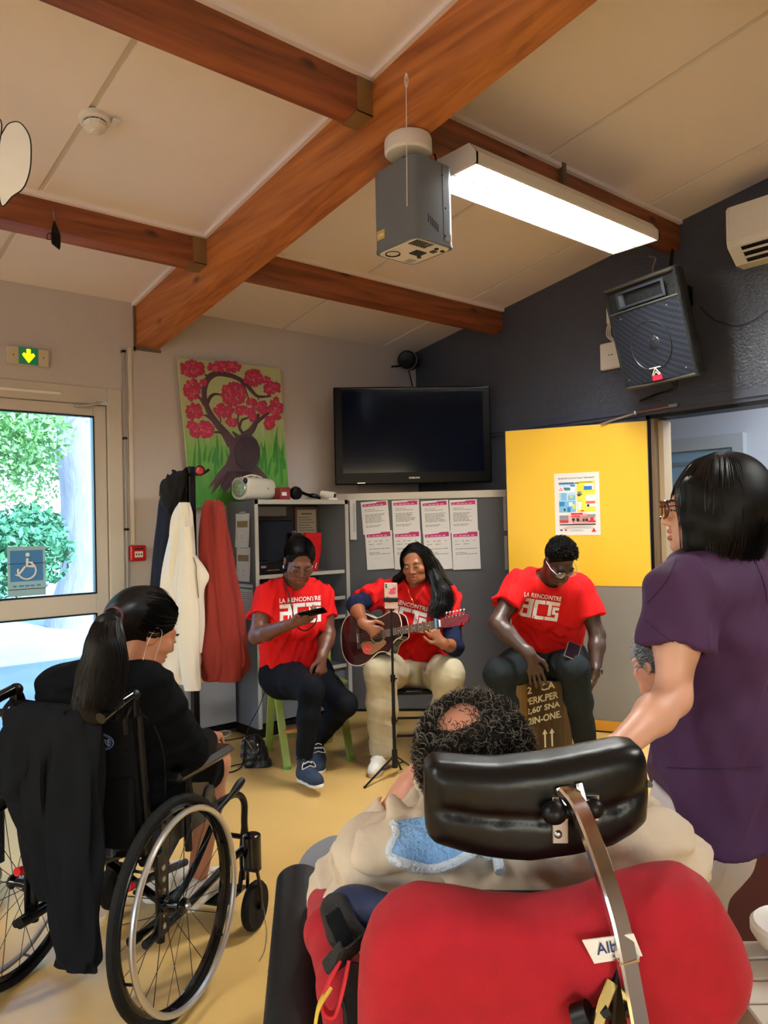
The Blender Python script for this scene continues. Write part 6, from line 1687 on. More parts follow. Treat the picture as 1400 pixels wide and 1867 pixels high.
def face_bits(root, c, H, s, lip_m, open_=0.0, eyes=0.25, iris=(40, 24, 16), brow_m=None, gap=True):
    P = lambda x, y, z: c + H @ Vector((x * s, y * s, z * s))
    g = Sdf(*bbox_of([P(x, y, z) for x in (-.03, .03) for y in (.07, .11) for z in (-.09, -.05)], .012), .0022)
    o_ = open_
    g.chain([P(-.024, .084, -.066 + o_ * .3), P(-.010, .0975, -.0605 + o_ * .6), P(0, .0985, -.062 + o_ * .6), P(.010, .0975, -.0605 + o_ * .6), P(.024, .084, -.066 + o_ * .3)], [.0025 * s, .0048 * s, .0045 * s, .0048 * s, .0025 * s], k=.003)
    g.build('upper_lip', lip_m, root)
    g = Sdf(*bbox_of([P(x, y, z) for x in (-.03, .03) for y in (.07, .11) for z in (-.10, -.05)], .012), .0022)
    g.chain([P(-.022, .084, -.068 - o_ * .3), P(-.010, .0955, -.0735 - o_), P(0, .0965, -.0745 - o_), P(.010, .0955, -.0735 - o_), P(.022, .084, -.068 - o_ * .3)], [.0028 * s, .0058 * s, .0062 * s, .0058 * s, .0028 * s], k=.003)
    g.build('lower_lip', lip_m, root)
    if open_ > .003:
        b = MB(); b.ell(P(0, .090, -.068), (.016 * s, .006 * s, .004 * s + open_ * s), M=H); b.build('mouth_opening', M['brow'], root)
        b = MB(); b.box(tuple(Vector((-.013, .0945, -.0655 + open_ * .3)) * s), tuple(Vector((.013, .0965, -.0615 + open_ * .4)) * s)); b.v = [c + H @ p for p in b.v]; b.build('teeth', M['white_paper'], root, smooth=False)
    for sx in (-1, 1):
        if eyes > .05:
            b = MB(); b.ell(P(sx * .032, .0925, -.0065), (.0105 * s, .004 * s, .0042 * s * (eyes * 2)), M=H, nu=14, nv=8); e = b.build('eye', mat('eye white', (214, 206, 198), .2), root)
            b = MB(); b.ell(P(sx * .032, .0955, -.0072), (.0045 * s, .0022 * s, .0040 * s * min(1, eyes * 2)), M=H, nu=12, nv=8); b.build('iris', mat('iris', iris, .15), e)
        b = MB(); b.tube(crom([P(sx * (.032 - .0135), .090, -.0080), P(sx * .032, .0985, -.0050 if eyes > .05 else -.0105), P(sx * (.032 + .0135), .0875, -.0075)], 5), .0016 * s, 5); b.build('lash_line', M['brow'], root)
        b = MB(); b.tube(crom([P(sx * .015, .0965, .014), P(sx * .032, .0975, .0195), P(sx * .052, .0835, .015)], 5), [.0035 * s] * 4 + [.0032 * s] * 4 + [.002 * s] * 3, 6, flat=.5, up=H @ Vector((0, 1, 0))); b.build('eyebrow', brow_m or M['brow'], root)

def add_hand(g, w, d, back, thumb, s=1.0, curl=(.3, .35, .3), tcurl=.3, spread=.10, open_=1.0, k=.004):
    "w wrist, d direction of the hand, back = normal of the back of the hand, thumb = side of the thumb; curl = bend of each joint (radians)"
    d = Vector(d).normalized(); n = (Vector(back) - d * Vector(back).dot(d)).normalized(); t = Vector(thumb); t = (t - d * t.dot(d) - n * t.dot(n)).normalized()
    kn = []
    tips = []
    for i, (off, ln, fs) in enumerate(((.031, .086, .95), (.010, .090, 1.03), (-.011, .086, .97), (-.030, .078, .80))):
        kn.append((w + (d * ln + t * off) * s, fs, (1.5 - i) * spread))
    g.cap(w - d * .02 * s, w + d * .03 * s, .026 * s, .028 * s, k=.02, side=n, flat=.62)
    for p, fs, a in kn:
        g.cap(w + d * .02 * s + (p - w) * .18, p - n * .003 * s, .0145 * s, .0125 * s, k=.014)
    for i, (p, fs, a) in enumerate(kn):
        dd = (d * math.cos(a) + t * math.sin(a)).normalized(); q = p; nn = n.copy(); ang = 0
        rr = [.0092, .0084, .0076, .0066]
        for j, ln in enumerate((.042, .026, .021)):
            ang = curl[j] * (1 + .12 * i if j == 0 else 1)
            ax_ = dd.cross(nn).normalized()
            Rm = Matrix.Rotation(-ang, 3, ax_)
            dd = Rm @ dd; nn = Rm @ nn
            q2 = q + dd * ln * fs * s
            g.cap(q, q2, rr[j] * s * (.9 if i == 3 else 1), rr[j + 1] * s * (.9 if i == 3 else 1), k=k)
            q = q2
        tips.append(q)
    p = w + (d * .025 + t * .026) * s
    d1 = (d * .62 + t * .72 - n * .30 * tcurl).normalized(); q = p + d1 * .036 * s
    g.cap(w + d * .012 * s + t * .012 * s, p, .018 * s, .015 * s, k=.015); g.cap(p, q, .0140 * s, .0105 * s, k=.01)
    d2 = (d * .90 + t * .28 - n * .55 * tcurl).normalized(); q2 = q + d2 * .030 * s; g.cap(q, q2, .0103 * s, .0095 * s, k=.006)
    d3 = (d * .95 + t * (.10 - .4 * tcurl) - n * .6 * tcurl).normalized(); q3 = q2 + d3 * .024 * s; g.cap(q2, q3, .0093 * s, .0075 * s, k=.005)
    tips.append(q3)
    return tips

def limb(g, pts, rs, k=.03, **kw): g.chain(pts, rs, k=k, **kw)

def torso(g, J, ex=0.0, w=1.0, d=1.0, k=.06, arms=True):
    lat = (J['sL'] - J['sR']).normalized(); up = (J['nb'] - J['pv']).normalized(); fr_ = J.get('front') or lat.cross(up)
    fr_ = Vector(fr_).normalized()
    pv, nb = J['pv'], J['nb']
    ch = J.get('ch') or pv.lerp(nb, .68); wa = J.get('wa') or pv.lerp(nb, .34)
    fl = .66 * d
    seg = [(pv, .150), (wa, .138), (ch, .152), (nb - up * .055, .130)]
    # wide flattened trunk from two parallel chains
    for sx in (-1, 1):
        g.chain([p + lat * sx * r_ * .42 * w for p, r_ in seg], [r_ * .72 * w + ex for p, r_ in seg], k=k, side=fr_, flat=min(1, fl * 1.22))
    g.cap(J['sR'].lerp(nb, .1), J['sL'].lerp(nb, .1), .062 * w + ex, k=k)
    for sx in ((-1, 1) if J.get('bust') else ()): g.ell(ch + lat * sx * .068 * w + fr_ * .085 * d - up * .015, (.062 + ex,) * 3, None, .06)
    g.chain([nb - up * .04, nb + up * .01], [.10 * w + ex, .06 * w + ex], k=k, side=fr_, flat=.7)
    return lat, up, fr_

def body_sdf(J, h, s=1.0, girth=1.0, head_s=1.0, ears=True, neck_r=.055, arm_r=1.0, leg_r=1.0, fem=0.0):
    pts = [J[k_] for k_ in J if k_ in ('hc', 'nb', 'sL', 'sR', 'eL', 'eR', 'wL', 'wR', 'pv', 'kL', 'kR', 'aL', 'aR', 'tipL', 'tipR')]
    lo, hi = bbox_of(pts, .17)
    g = Sdf(lo, hi, h)
    torso(g, J, 0.0, girth * .95, .95)
    H = J['H']
    g.cap(J['nb'] - (J['hc'] - J['nb']) * .1, J['hc'] + H @ Vector((0, -.022, -.04)) * head_s, neck_r * 1.12, neck_r, k=.03)
    add_head(g, J['hc'], H, head_s, ears, fem)
    for S in 'LR':
        sh, el, wr = J['s' + S], J['e' + S], J['w' + S]
        g.chain([sh, sh.lerp(el, .45), el], [.052 * arm_r, .047 * arm_r, .038 * arm_r], k=.035)
        g.chain([el, el.lerp(wr, .3), wr], [.039 * arm_r, .041 * arm_r, .026 * arm_r], k=.025)
        if 'h' + S in J:
            g.last_tips = add_hand(g, wr, *J['h' + S][:3], **J['h' + S][3])
            J['tips' + S] = g.last_tips
        hp_, kn, an = J['hip' + S], J['k' + S], J['a' + S]
        g.chain([hp_, hp_.lerp(kn, .5), kn], [.085 * leg_r, .075 * leg_r, .055 * leg_r], k=.05)
        g.chain([kn, kn.lerp(an, .3), an], [.055 * leg_r, .055 * leg_r, .036 * leg_r], k=.03)
    return g

def wrinkle(amp, scale, seed=0, mask=None):
    rg = np.random.RandomState(seed); D = rg.normal(size=(5, 3)); D /= np.linalg.norm(D, axis=1)[:, None]; ph = rg.rand(5) * 6.28
    def fn(X, Y, Z):
        o = 0
        for i in range(5):
            f = scale * (.7 + .25 * i)
            u = (X * D[i, 0] + Y * D[i, 1] + Z * D[i, 2]) * f
            o = o + np.sin(u + ph[i] + 1.5 * np.sin((X * D[(i + 1) % 5, 0] + Y * D[(i + 1) % 5, 1] + Z * D[(i + 1) % 5, 2]) * f * .6)) / (1 + .4 * i)
        return amp * .5 * o
    return fn

def tshirt(root, J, m, h=.0055, skirt=(), ex=.014, girth=1.0, depth=1.0, sleeve=.62, hem=None, neck=.068, seed=0, amp=.006, sl_r=(.068, .078), name='tshirt', post=None):
    pts = [J['nb'], J['sL'], J['sR'], J['pv'], J['eL'], J['eR']]
    for q_ in skirt: pts = pts + list(q_[0])
    lo, hi = bbox_of(pts, .24)
    g = Sdf(lo, hi, h)
    lat, up, fr_ = torso(g, J, ex, girth, depth)
    for S in 'LR':
        sh, el = J['s' + S], J['e' + S]
        e = sh.lerp(el, sleeve); ax_ = (el - sh).normalized()
        g2 = Sdf(*bbox_of([sh, e], .15), h)
        g2.cap(sh - ax_ * .01, e + ax_ * .05, sl_r[0], sl_r[1]); g2.plane(e, ax_)
        g2.cap(sh.lerp(e, .55), e + ax_ * .1, sl_r[1] * .55, sl_r[1] * .86, k=.0, op='sub')
        # blend the sleeve in
        i0 = np.round((g2.lo - g.lo) / h).astype(int)
        sl, X, Y, Z = g._blk(g2.lo, g2.lo + g2.n * h)
        # resample by nearest grid offset
        a = [np.clip(np.round((ax2 - g2.lo[i]) / h).astype(int), 0, g2.n[i] - 1) for i, ax2 in enumerate((X.ravel(), Y.ravel(), Z.ravel()))]
        d = g2.F[np.ix_(*a)]
        g._put(sl, d, .03, 'add')
    for pts_, rs_ in skirt: g.chain(pts_, rs_, k=.06, side=fr_, flat=.85)
    if amp: g.ripple(wrinkle(amp, 62, seed))
    hemp = hem or J['pv']
    g.plane(hemp, -up)
    # neckline
    nbp = J['nb'] + fr_ * .012; hd = (J['hc'] - J['nb']).normalized()
    g.cap(nbp + up * .03 - fr_ * .0, nbp + up * .2 + fr_ * .03, neck, neck * 1.25, k=.006, op='sub')
    if post: post(g)
    o = g.build(name, m, root, relax=1)
    return o, g, lat, up, fr_

def logo_print(root, g, c, u, v, n, w, upto='full'):
    "LA RENCONTRE / ACTS pressed on the chest; c = upper left corner, u right, v up, n outwards"
    bv = bvh_of(*g.last)
    Mx = basis(c, u, v, n)
    b = MB(); vs, fs = fit_text('LA RENCONTRE', w, w * .115, .022, 1.05); vs, fs = cut_fine([(x, y - w * .115, 0) for x, y, z in vs], fs, .02)
    stick_on(b, vs, fs, Mx, bv, -n, .003); b.build('print_title', M['white_print'], root, smooth=False)
    H_ = w * .50; y0 = -w * .155
    U = w / 20.0; T = H_ / 10.0
    R_ = []
    # a c t s as heavy block letters on a 20 x 10 cell grid: (x0, y0, x1, y1) from the top left
    R_ += [(0, 0, 6, 2), (4, 2, 6, 10), (0, 3.6, 4, 5.4), (0, 5.4, 1.9, 10), (1.9, 8.2, 4, 10)]
    R_ += [(6.5, 0, 12.2, 2), (6.5, 2, 8.4, 10), (8.4, 8.2, 12.6, 10)]
    R_ += [(12.6, 0, 20, 2), (14.2, 2, 16, 7.6)]
    R_ += [(16.5, 2.7, 20, 4.2), (16.5, 4.2, 18, 5.4), (16.5, 5.4, 20, 6.6), (18.3, 6.6, 20, 8.4), (13.0, 8.2, 20, 10)]
    for (xa, ya, xb, yb) in R_:
        b = MB(); n1, n2 = max(1, int((xb - xa) * U / .012)), max(1, int((yb - ya) * T / .012))
        vs = [(U * (xa + (xb - xa) * i / n1), y0 - T * (ya + (yb - ya) * j / n2), 0) for j in range(n2 + 1) for i in range(n1 + 1)]
        fs = [(j * (n1 + 1) + i, (j + 1) * (n1 + 1) + i, (j + 1) * (n1 + 1) + i + 1, j * (n1 + 1) + i + 1) for j in range(n2) for i in range(n1)]
        stick_on(b, vs, fs, Mx, bv, -n, .003); b.build('print_block', M['white_print'], root, smooth=False)

def trousers(root, J, m, rad=(.10, .085, .07), h=.006, amp=.004, seed=0, top=None, cuff=1.0, pv_r=.135, name='trousers', folds=(), girth=1.0, short=False):
    pts = [J['pv'], J['kL'], J['kR'], J['aL'], J['aR'], J['hipL'], J['hipR']]
    g = Sdf(*bbox_of(pts, .20), h)
    lat = (J['hipL'] - J['hipR']).normalized(); up = (J['nb'] - J['pv']).normalized()
    g.cap(J['hipR'], J['hipL'], pv_r * girth, k=.05); g.cap(J['pv'], J['pv'] + up * .10, pv_r * girth, pv_r * .95 * girth, k=.05, side=lat.cross(up), flat=.8)
    for S in 'LR':
        hp_, kn, an = J['hip' + S], J['k' + S], J['a' + S]
        g.chain([hp_, hp_.lerp(kn, .5), kn], [rad[0], (rad[0] + rad[1]) / 2, rad[1]], k=.05)
        e = kn.lerp(an, 1.06)
        if short: continue
        g.chain([kn, kn.lerp(an, .4), e], [rad[1], (rad[1] + rad[2]) / 2, rad[2]], k=.035)
    for (a, b_, r_) in folds: g.cap(a, b_, r_, r_ * .5, k=.02)
    if amp: g.ripple(wrinkle(amp, 55, seed))
    for S in 'LR':
        kn, an = J['k' + S], J['a' + S]; ax_ = (an - kn).normalized(); e = kn.lerp(an, cuff)
        if short: ax_ = (kn - J['hip' + S]).normalized(); e = kn - ax_ * .06
        lo, hi = np.array(e) - .14, np.array(e) + .14
        g.plane(e, ax_, lo=lo, hi=hi)
    if top is not None: g.plane(top, up, lo=np.array(J['pv']) - .25, hi=np.array(J['pv']) + np.array((.25, .25, .5)))
    return g.build(name, m, root, relax=1), g

def strands(name, guides, n, m, root, r=.0016, jit=.01, seed=0, seg=4, wave=.0, taper=True, sides=3):
    "hairs laid between neighbouring guide curves"
    rg = random.Random(seed); b = MB()
    G = [crom(q, seg) for q in guides]
    for i in range(n):
        k = rg.randrange(len(G) - 1) if len(G) > 1 else 0; t = rg.random()
        A, B = G[k], G[min(k + 1, len(G) - 1)]
        L_ = min(len(A), len(B)); e = int(L_ * rg.uniform(.8, 1.0)); off = Vector((rg.gauss(0, 1), rg.gauss(0, 1), rg.gauss(0, 1))) * jit
        ph = rg.uniform(0, 6.28); P = []
        for j in range(max(3, e)):
            f_ = j / (L_ - 1); p = A[j].lerp(B[j], t) + off * (.35 + .65 * f_)
            if wave: p = p + Vector((math.sin(ph + f_ * 18), math.cos(ph * 1.7 + f_ * 15), math.sin(ph * .6 + f_ * 12))) * wave * f_
            P.append(p)
        b.tube(P, [r * (1 - .6 * (j / len(P)) ** 2 if taper else 1) for j in range(len(P))], sides, caps=False)
    return b.build(name, m, root)

def curls(name, c, H, radii, n, m, root, size=.012, r=.0016, keep=lambda p: True, seed=0, off=(0, 0, 0), turns=1.3):
    "short curly hairs standing on a scalp ellipsoid"
    rg = random.Random(seed); b = MB()
    for i in range(n):
        while True:
            v = Vector((rg.gauss(0, 1), rg.gauss(0, 1), rg.gauss(0, 1))).normalized()
            if keep(v): break
        p = Vector((v.x * radii[0], v.y * radii[1], v.z * radii[2])) + Vector(off)
        nn = Vector((v.x / radii[0], v.y / radii[1], v.z / radii[2])).normalized()
        a = nn.orthogonal().normalized(); a = Matrix.Rotation(rg.uniform(0, 6.28), 3, nn) @ a; bb = nn.cross(a)
        s_ = size * rg.uniform(.7, 1.35); ph = rg.uniform(0, 6.28); P = []
        for j in range(8):
            t = j / 7; an = ph + t * turns * 6.28
            P.append(c + H @ (p + nn * (s_ * 1.1 * t) + (a * math.cos(an) + bb * math.sin(an)) * s_ * .42 * (.3 + .7 * t) + a * s_ * .5 * t))
        b.tube(P, [r] * 6 + [r * .8, r * .4], 3, caps=False)
    return b.build(name, m, root)
UP = Vector((0, 0, 1))
def ht(p, z): q = p.copy(); q.z = z; return q
# ---------------------------------------------------------------- singer on the left
J = dict(hc=at(546, 1021, 4.48), nb=at(535, 1074, 4.62), sR=at(486, 1092, 4.56), sL=at(589, 1092, 4.70), eR=at(467, 1160, 4.42), wR=at(532, 1137, 4.22), eL=at(598, 1156, 4.64), wL=at(587, 1198, 4.50),
         pv=at(536, 1222, 4.76), hipR=at(516, 1230, 4.72), hipL=at(566, 1232, 4.80), kR=at(567, 1258, 4.30), aR=at(555, 1380, 4.29), kL=at(628, 1284, 4.52), aL=at(578, 1350, 4.72), tipR=at(575, 1110, 4.15), tipL=at(584, 1230, 4.42))
J['H'] = head_frame(-FW * .80 + RT * .22 - UP * .50, R(-4))
J['hR'] = (RT * .95 + UP * .28 - FW * .15, -UP * .75 - FW * .6, -FW * .7 + UP * .6, dict(s=1.0, curl=(.35, .55, .45), tcurl=.35, spread=.05))
J['hL'] = (-UP * 1.0 - FW * .25 - RT * .05, RT * .55 - FW * .75, -RT * .7 - FW * .6, dict(s=.98, curl=(.75, .95, .6), tcurl=.6, spread=.03))
p1 = thing('person', ht(J['pv'], 0), 'seated singer in red T-shirt and black leggings looking at a phone', 'person', 'band members in red T-shirts')
sk1 = skin('deep brown skin', (98, 60, 46)); lip1 = mat('lips deep', (126, 62, 60), .35)
J['bust'] = 1
g = body_sdf(J, .0047, girth=1.08, head_s=1.06, arm_r=1.08, leg_r=.8, fem=1); bd = g.build('body', sk1, p1)
face_bits(p1, J['hc'], J['H'], 1.06, lip1, open_=.007, eyes=0.12)
ts, gs, lat, up, fr_ = tshirt(p1, J, M['red_shirt'], girth=1.16, depth=1.12, sleeve=.52, hem=J['pv'] + UP * .045, seed=3, amp=.013)
logo_print(ts, gs, at(506, 1094, 4.40), (RT * .995 + UP * .03).normalized(), UP, (-FW * 1.0).normalized(), .232)
leg1 = mat('black leggings', (11, 14, 21), .8, spec=.12, var=.2, vscale=12, bump=.08, bscale=120)
trousers(p1, J, leg1, (.105, .072, .048), seed=4, amp=.0025, pv_r=.15, top=J['pv'] + UP * .14, cuff=1.0)
c, H = J['hc'], J['H']; Ph = lambda x, y, z: c + H @ Vector((-x, y, z))
g = Sdf(*bbox_of([c], .22), .0045)
g.ell(Ph(0, -.018, .034), (.084, .104, .0945), H); g.ell(Ph(0, .104, -.004), (.070, .066, .090), H, .012, 'sub'); g.plane(Ph(0, .03, -.02), H @ Vector((0, .45, -.89)), k=.01); g.ell(Ph(0, -.115, .05), (.055, .05, .055), H, .03)
for sx in (-1, 1): g.cap(Ph(sx * .070, .03, .04), Ph(sx * .074, .0, .005), .014, .010, k=.015)
g.ripple(wrinkle(.002, 300, 4)); hr = g.build('hair', mat('tied black hair', (13, 11, 12), .7, spec=.12, bump=.7, bscale=130), p1); gh = []
for o_ in np.linspace(-1, 1, 11): a_ = o_ * 1.75; gh.append([Ph(.058 * math.sin(a_), .074 - .03 * abs(o_), .03 + .075 * math.cos(a_)), Ph(.080 * math.sin(a_), .04 - .02 * abs(o_), .034 + .092 * math.cos(a_)), Ph(.088 * math.sin(a_), -.02, .034 + .098 * math.cos(a_)), Ph(.070 * math.sin(a_), -.085, .04 + .07 * math.cos(a_)), Ph(0, -.12, .05)])
strands('hair_strands', gh, 520, M['hair_black'], hr, .0013, .003, 31)
b = MB(); e_ = Ph(-.088, .002, -.048); b.tube([e_ + H @ Vector((0, .012 * math.cos(t_), .012 * math.sin(t_))) for t_ in np.linspace(0, 6.28, 16)[:-1]], .0018, 6, closed=True); b.build('earring', M['chrome'], p1)
b = MB(); b.tube(crom([at(517, 1045, 4.44), at(519, 1062, 4.45), at(528, 1090, 4.42), at(533, 1112, 4.40), at(540, 1140, 4.36), at(556, 1150, 4.34), at(572, 1140, 4.33), at(578, 1128, 4.28)], 6), .0036, 6); b.build('neck_cord', M['black_plastic'], p1)
M['denim_shoe'] = mat('navy canvas', (28, 44, 66), .8, bump=.3, bscale=200); M['lace'] = mat('white lace', (226, 222, 212), .7)
def foot(root, heel, tip, **kw):
    y = (tip - heel).normalized(); x = y.cross(UP).normalized(); z = x.cross(y)
    return sneaker(root, basis(heel, x, y, z), **kw)
fa_ = at(548, 1418, 4.32); fa_.z = .02; fb_ = at(582, 1442, 4.12); fb_.z = .035
foot(p1, ht(J['aR'], .02) + (fb_ - fa_).normalized() * -.05, ht(J['aR'], .035) + (fb_ - fa_) * 1.0, L_=.255, upper=M['denim_shoe'], sole=M['white_rubber'], lace=M['lace'], high=True, toe=M['white_rubber'])
kf = ht(J['aL'], .0)
foot(p1, kf + FW * .03, kf - FW * .2 + RT * .03, L_=.25, upper=M['denim_shoe'], sole=M['white_rubber'], lace=M['lace'], high=True, toe=M['white_rubber'])
for pt_, nn in ((J['aL'], 1), (J['aR'], 1)):
    MB().cyl(ht(pt_, .10), ht(pt_, .16), .042, .046, 16).build('shoe_collar', M['denim_shoe'], p1)
# her phone
ph = thing('smartphone', at(570, 1122, 4.17), 'black smartphone held by the left singer', 'phone')
pz = (UP * .80 + FW * .45 - RT * .1).normalized(); px_ = (RT * .9 + UP * .32 - FW * .1); px_ = (px_ - pz * px_.dot(pz)).normalized(); py_ = pz.cross(px_)
PHM = basis(at(570, 1117, 4.165), px_, py_, pz)
MB(PHM).box((-.075, -.036, -.004), (.075, .036, .004), bev=.003).build('case', M['black_gloss'], ph, smooth=False)
MB(PHM).box((-.070, -.032, .004), (.070, .032, .0046)).build('screen', mat('dim screen', (40, 44, 52), .1), ph, smooth=False)

# green folding step stool under her
M['green_wood'] = mat('green painted wood', (134, 150, 66), .5, var=.18, vscale=12)
sto = thing('green_stool', ht(at(565, 1370, 4.75), 0), 'green wooden folding stool under the left singer', 'stool')
def beam(name, a, b_, w, d, m, parent, up=UP):
    t_ = (b_ - a).normalized(); x_, y_ = frame(t_, up); bb = MB(basis(a, x_, y_, t_)); bb.box((-w / 2, -d / 2, 0), (w / 2, d / 2, (b_ - a).length), bev=.003); return bb.build(name, m, parent, smooth=False)
gf = lambda px, py: hit(px, py, (0, 0, 0), (0, 0, 1))
fl_, frr, bl_, brr = gf(524, 1402), gf(640, 1384), gf(490, 1372), gf(605, 1358)
zt_ = .455
lat1 = (frr - fl_).normalized(); dep1 = lat1.cross(UP) * -1
if dep1.dot(FW) < 0: dep1 = -dep1
tl = ht(fl_ + dep1 * .20 + lat1 * 0, zt_); trr = ht(frr + dep1 * .20, zt_)
beam('leg', fl_, tl, .045, .028, M['green_wood'], sto); beam('leg', frr, trr, .045, .028, M['green_wood'], sto)
beam('leg', ht(fl_ + dep1 * .42, 0), tl - lat1 * .03, .045, .028, M['green_wood'], sto); beam('leg', ht(frr + dep1 * .42, 0), trr + lat1 * .03, .045, .028, M['green_wood'], sto)
SM_ = basis(tl.lerp(trr, .5), lat1, dep1, UP); ww = (trr - tl).length / 2
MB(SM_).box((-ww - .01, -.16, -.0), (ww + .01, .17, .022), bev=.004).build('seat', M['green_wood'], sto, smooth=False)
mid = fl_.lerp(tl, .45); mid2 = frr.lerp(trr, .45)
beam('step', mid + dep1 * .03, mid2 + dep1 * .03, .12, .02, wood('pale step board', (196, 140, 88), (150, 96, 52), 'y', .5, False), sto)
beam('cross_bar', fl_.lerp(tl, .22) + dep1 * .30, frr.lerp(trr, .22) + dep1 * .30, .03, .02, M['green_wood'], sto)
for q in (tl - lat1 * .0, trr): beam('back_post', q + dep1 * .17, q + dep1 * .22 + UP * .36, .035, .022, M['green_wood'], sto)
beam('back_slat', tl + dep1 * .215 + UP * .33, trr + dep1 * .215 + UP * .33, .05, .016, M['green_wood'], sto)
for q in (fl_, frr): MB().cyl(q + dep1 * .004, q + dep1 * .004 + UP * .018, .026, .024, 10).build('foot_tip', mat('green rubber', (70, 150, 60), .6), sto)

# ---------------------------------------------------------------- guitarist
J = dict(hc=at(757, 1027, 4.80), nb=at(760, 1078, 4.92), sR=at(694, 1082, 4.96), sL=at(816, 1090, 4.80), eR=at(647, 1102, 4.72), wR=at(664, 1138, 4.53), eL=at(829, 1180, 4.68), wL=at(806, 1172, 4.49), bust=1,
         pv=at(758, 1216, 5.04), hipR=at(730, 1224, 5.0), hipL=at(788, 1226, 4.98), kR=at(695, 1226, 4.56), aR=at(698, 1376, 4.60), kL=at(816, 1228, 4.62), aL=at(816, 1384, 4.74), tipR=at(700, 1160, 4.4), tipL=at(775, 1120, 4.35))
J['H'] = head_frame(-FW * .90 - RT * .30 - UP * .16, R(6))
J['hR'] = (RT * .75 - UP * .50 - FW * .05, -FW * .9 + UP * .2, UP * .9 + RT * .3, dict(s=.98, curl=(.7, .8, .5), tcurl=.2, spread=.04))
J['hL'] = (-RT * .62 + UP * .80 - FW * .05, -FW * .95 + RT * .3, -RT * .6 - UP * .6, dict(s=.95, curl=(.6, .95, .6), tcurl=.2, spread=.07))
p2 = thing('person', ht(J['pv'], 0), 'seated guitarist with long dark hair, red T-shirt and beige jeans', 'person', 'band members in red T-shirts')
sk2 = skin('golden brown skin', (146, 90, 60)); lip2 = mat('lips rose', (164, 84, 78), .35)
g = body_sdf(J, .0047, girth=1.05, head_s=1.0, arm_r=1.0, leg_r=.85, fem=1); g.build('body', sk2, p2)
face_bits(p2, J['hc'], J['H'], 1.0, lip2, open_=.005, eyes=.32)
ts, gs, lat, up, fr_ = tshirt(p2, J, M['red_shirt'], girth=1.15, depth=1.05, sleeve=.62, hem=J['pv'] + UP * .03, seed=8, amp=.013, sl_r=(.072, .082))
logo_print(ts, gs, at(709, 1097, 4.60), (RT * .975 - UP * .22).normalized(), (UP * .975 + RT * .22).normalized(), (-FW).normalized(), .255)
# navy undershirt sleeves
for S in 'LR':
    sh, el, wr = J['s' + S], J['e' + S], J['w' + S]
    g = Sdf(*bbox_of([sh, el, wr], .12), .0055); a = sh.lerp(el, .45); e = el.lerp(wr, .30 if S == 'R' else .42)
    g.chain([a, el, e.lerp(wr, .3)], [.060, .053, .050], k=.02); g.ripple(wrinkle(.004, 80, 5)); ax_ = (wr - el).normalized(); g.plane(e, ax_, lo=np.array(e) - .1, hi=np.array(e) + .1); g.cap(e - ax_ * .02, e + ax_ * .05, .036, .042, k=0, op='sub')
    g.build('undershirt_sleeve', mat('navy jersey', (22, 30, 56), .85, spec=.15, var=.15, vscale=20), p2)
M['beige_denim'] = mat('beige denim', (182, 170, 140), .85, var=.16, vscale=9, bump=.6, bscale=14)
trousers(p2, J, M['beige_denim'], (.108, .098, .082), seed=9, amp=.0045, pv_r=.135, top=J['pv'] + UP * .10, cuff=.98)
M['white_shoe'] = mat('white leather', (222, 216, 204), .5, bump=.1, bscale=60)
hl = ht(J['aR'], 0); foot(p2, hl + FW * .05, hl - FW * .22 - RT * .06, L_=.255, upper=M['white_shoe'], sole=mat('gum sole', (196, 170, 140), .6), lace=M['lace'])
hl = ht(J['aL'], 0); foot(p2, hl + FW * .05, hl - FW * .22 + RT * .06, L_=.255, upper=M['white_shoe'], sole=mat('gum sole', (196, 170, 140), .6), lace=M['lace'])
c, H = J['hc'], J['H']; Ph = lambda x, y, z: c + H @ Vector((-x, y, z))
g = Sdf(*bbox_of([c, at(725, 1075, 4.9), at(790, 1135, 4.7), at(835, 1110, 4.8)], .14), .0052)
g.ell(Ph(0, -.022, .036), (.083, .102, .090), H); g.plane(Ph(0, .064, .074), H @ Vector((0, .80, -.60)), k=.012, lo=np.array(c) - .2, hi=np.array(c) + .2)
g.chain([Ph(-.070, .0, .03), Ph(-.078, -.02, -.05), at(724, 1058, 4.88), at(722, 1074, 4.9)], [.022, .024, .026, .016], k=.03)
g.chain([Ph(.066, .01, .06), Ph(.080, -.01, .0), Ph(.092, -.02, -.07), at(806, 1078, 4.70), at(802, 1105, 4.66), at(794, 1128, 4.63)], [.030, .034, .040, .042, .036, .012], k=.04)
g.chain([Ph(.05, -.08, .02), Ph(.085, -.07, -.06), at(818, 1080, 4.80), at(826, 1106, 4.78)], [.05, .05, .04, .015], k=.04)
g.ripple(wrinkle(.003, 110, 2)); hr = g.build('hair', M['hair_black'], p2)
strands('hair_strands', [[Ph(.02, .06, .11), Ph(.066, .045, .075), Ph(.085, .03, .0), Ph(.092, .02, -.07), at(790, 1082, 4.67), at(784, 1108, 4.63), at(778, 1130, 4.60)], [Ph(.02, .0, .123), Ph(.08, .01, .07), Ph(.108, .0, -.02), Ph(.118, .0, -.09), at(808, 1080, 4.67), at(804, 1112, 4.62), at(798, 1134, 4.60)], [Ph(.02, -.05, .116), Ph(.085, -.03, .06), Ph(.118, -.03, -.03), Ph(.135, -.02, -.10), at(822, 1080, 4.75), at(828, 1104, 4.73), at(830, 1124, 4.72)]], 700, M['hair_black'], hr, .0014, .014, 3, 4, .012)
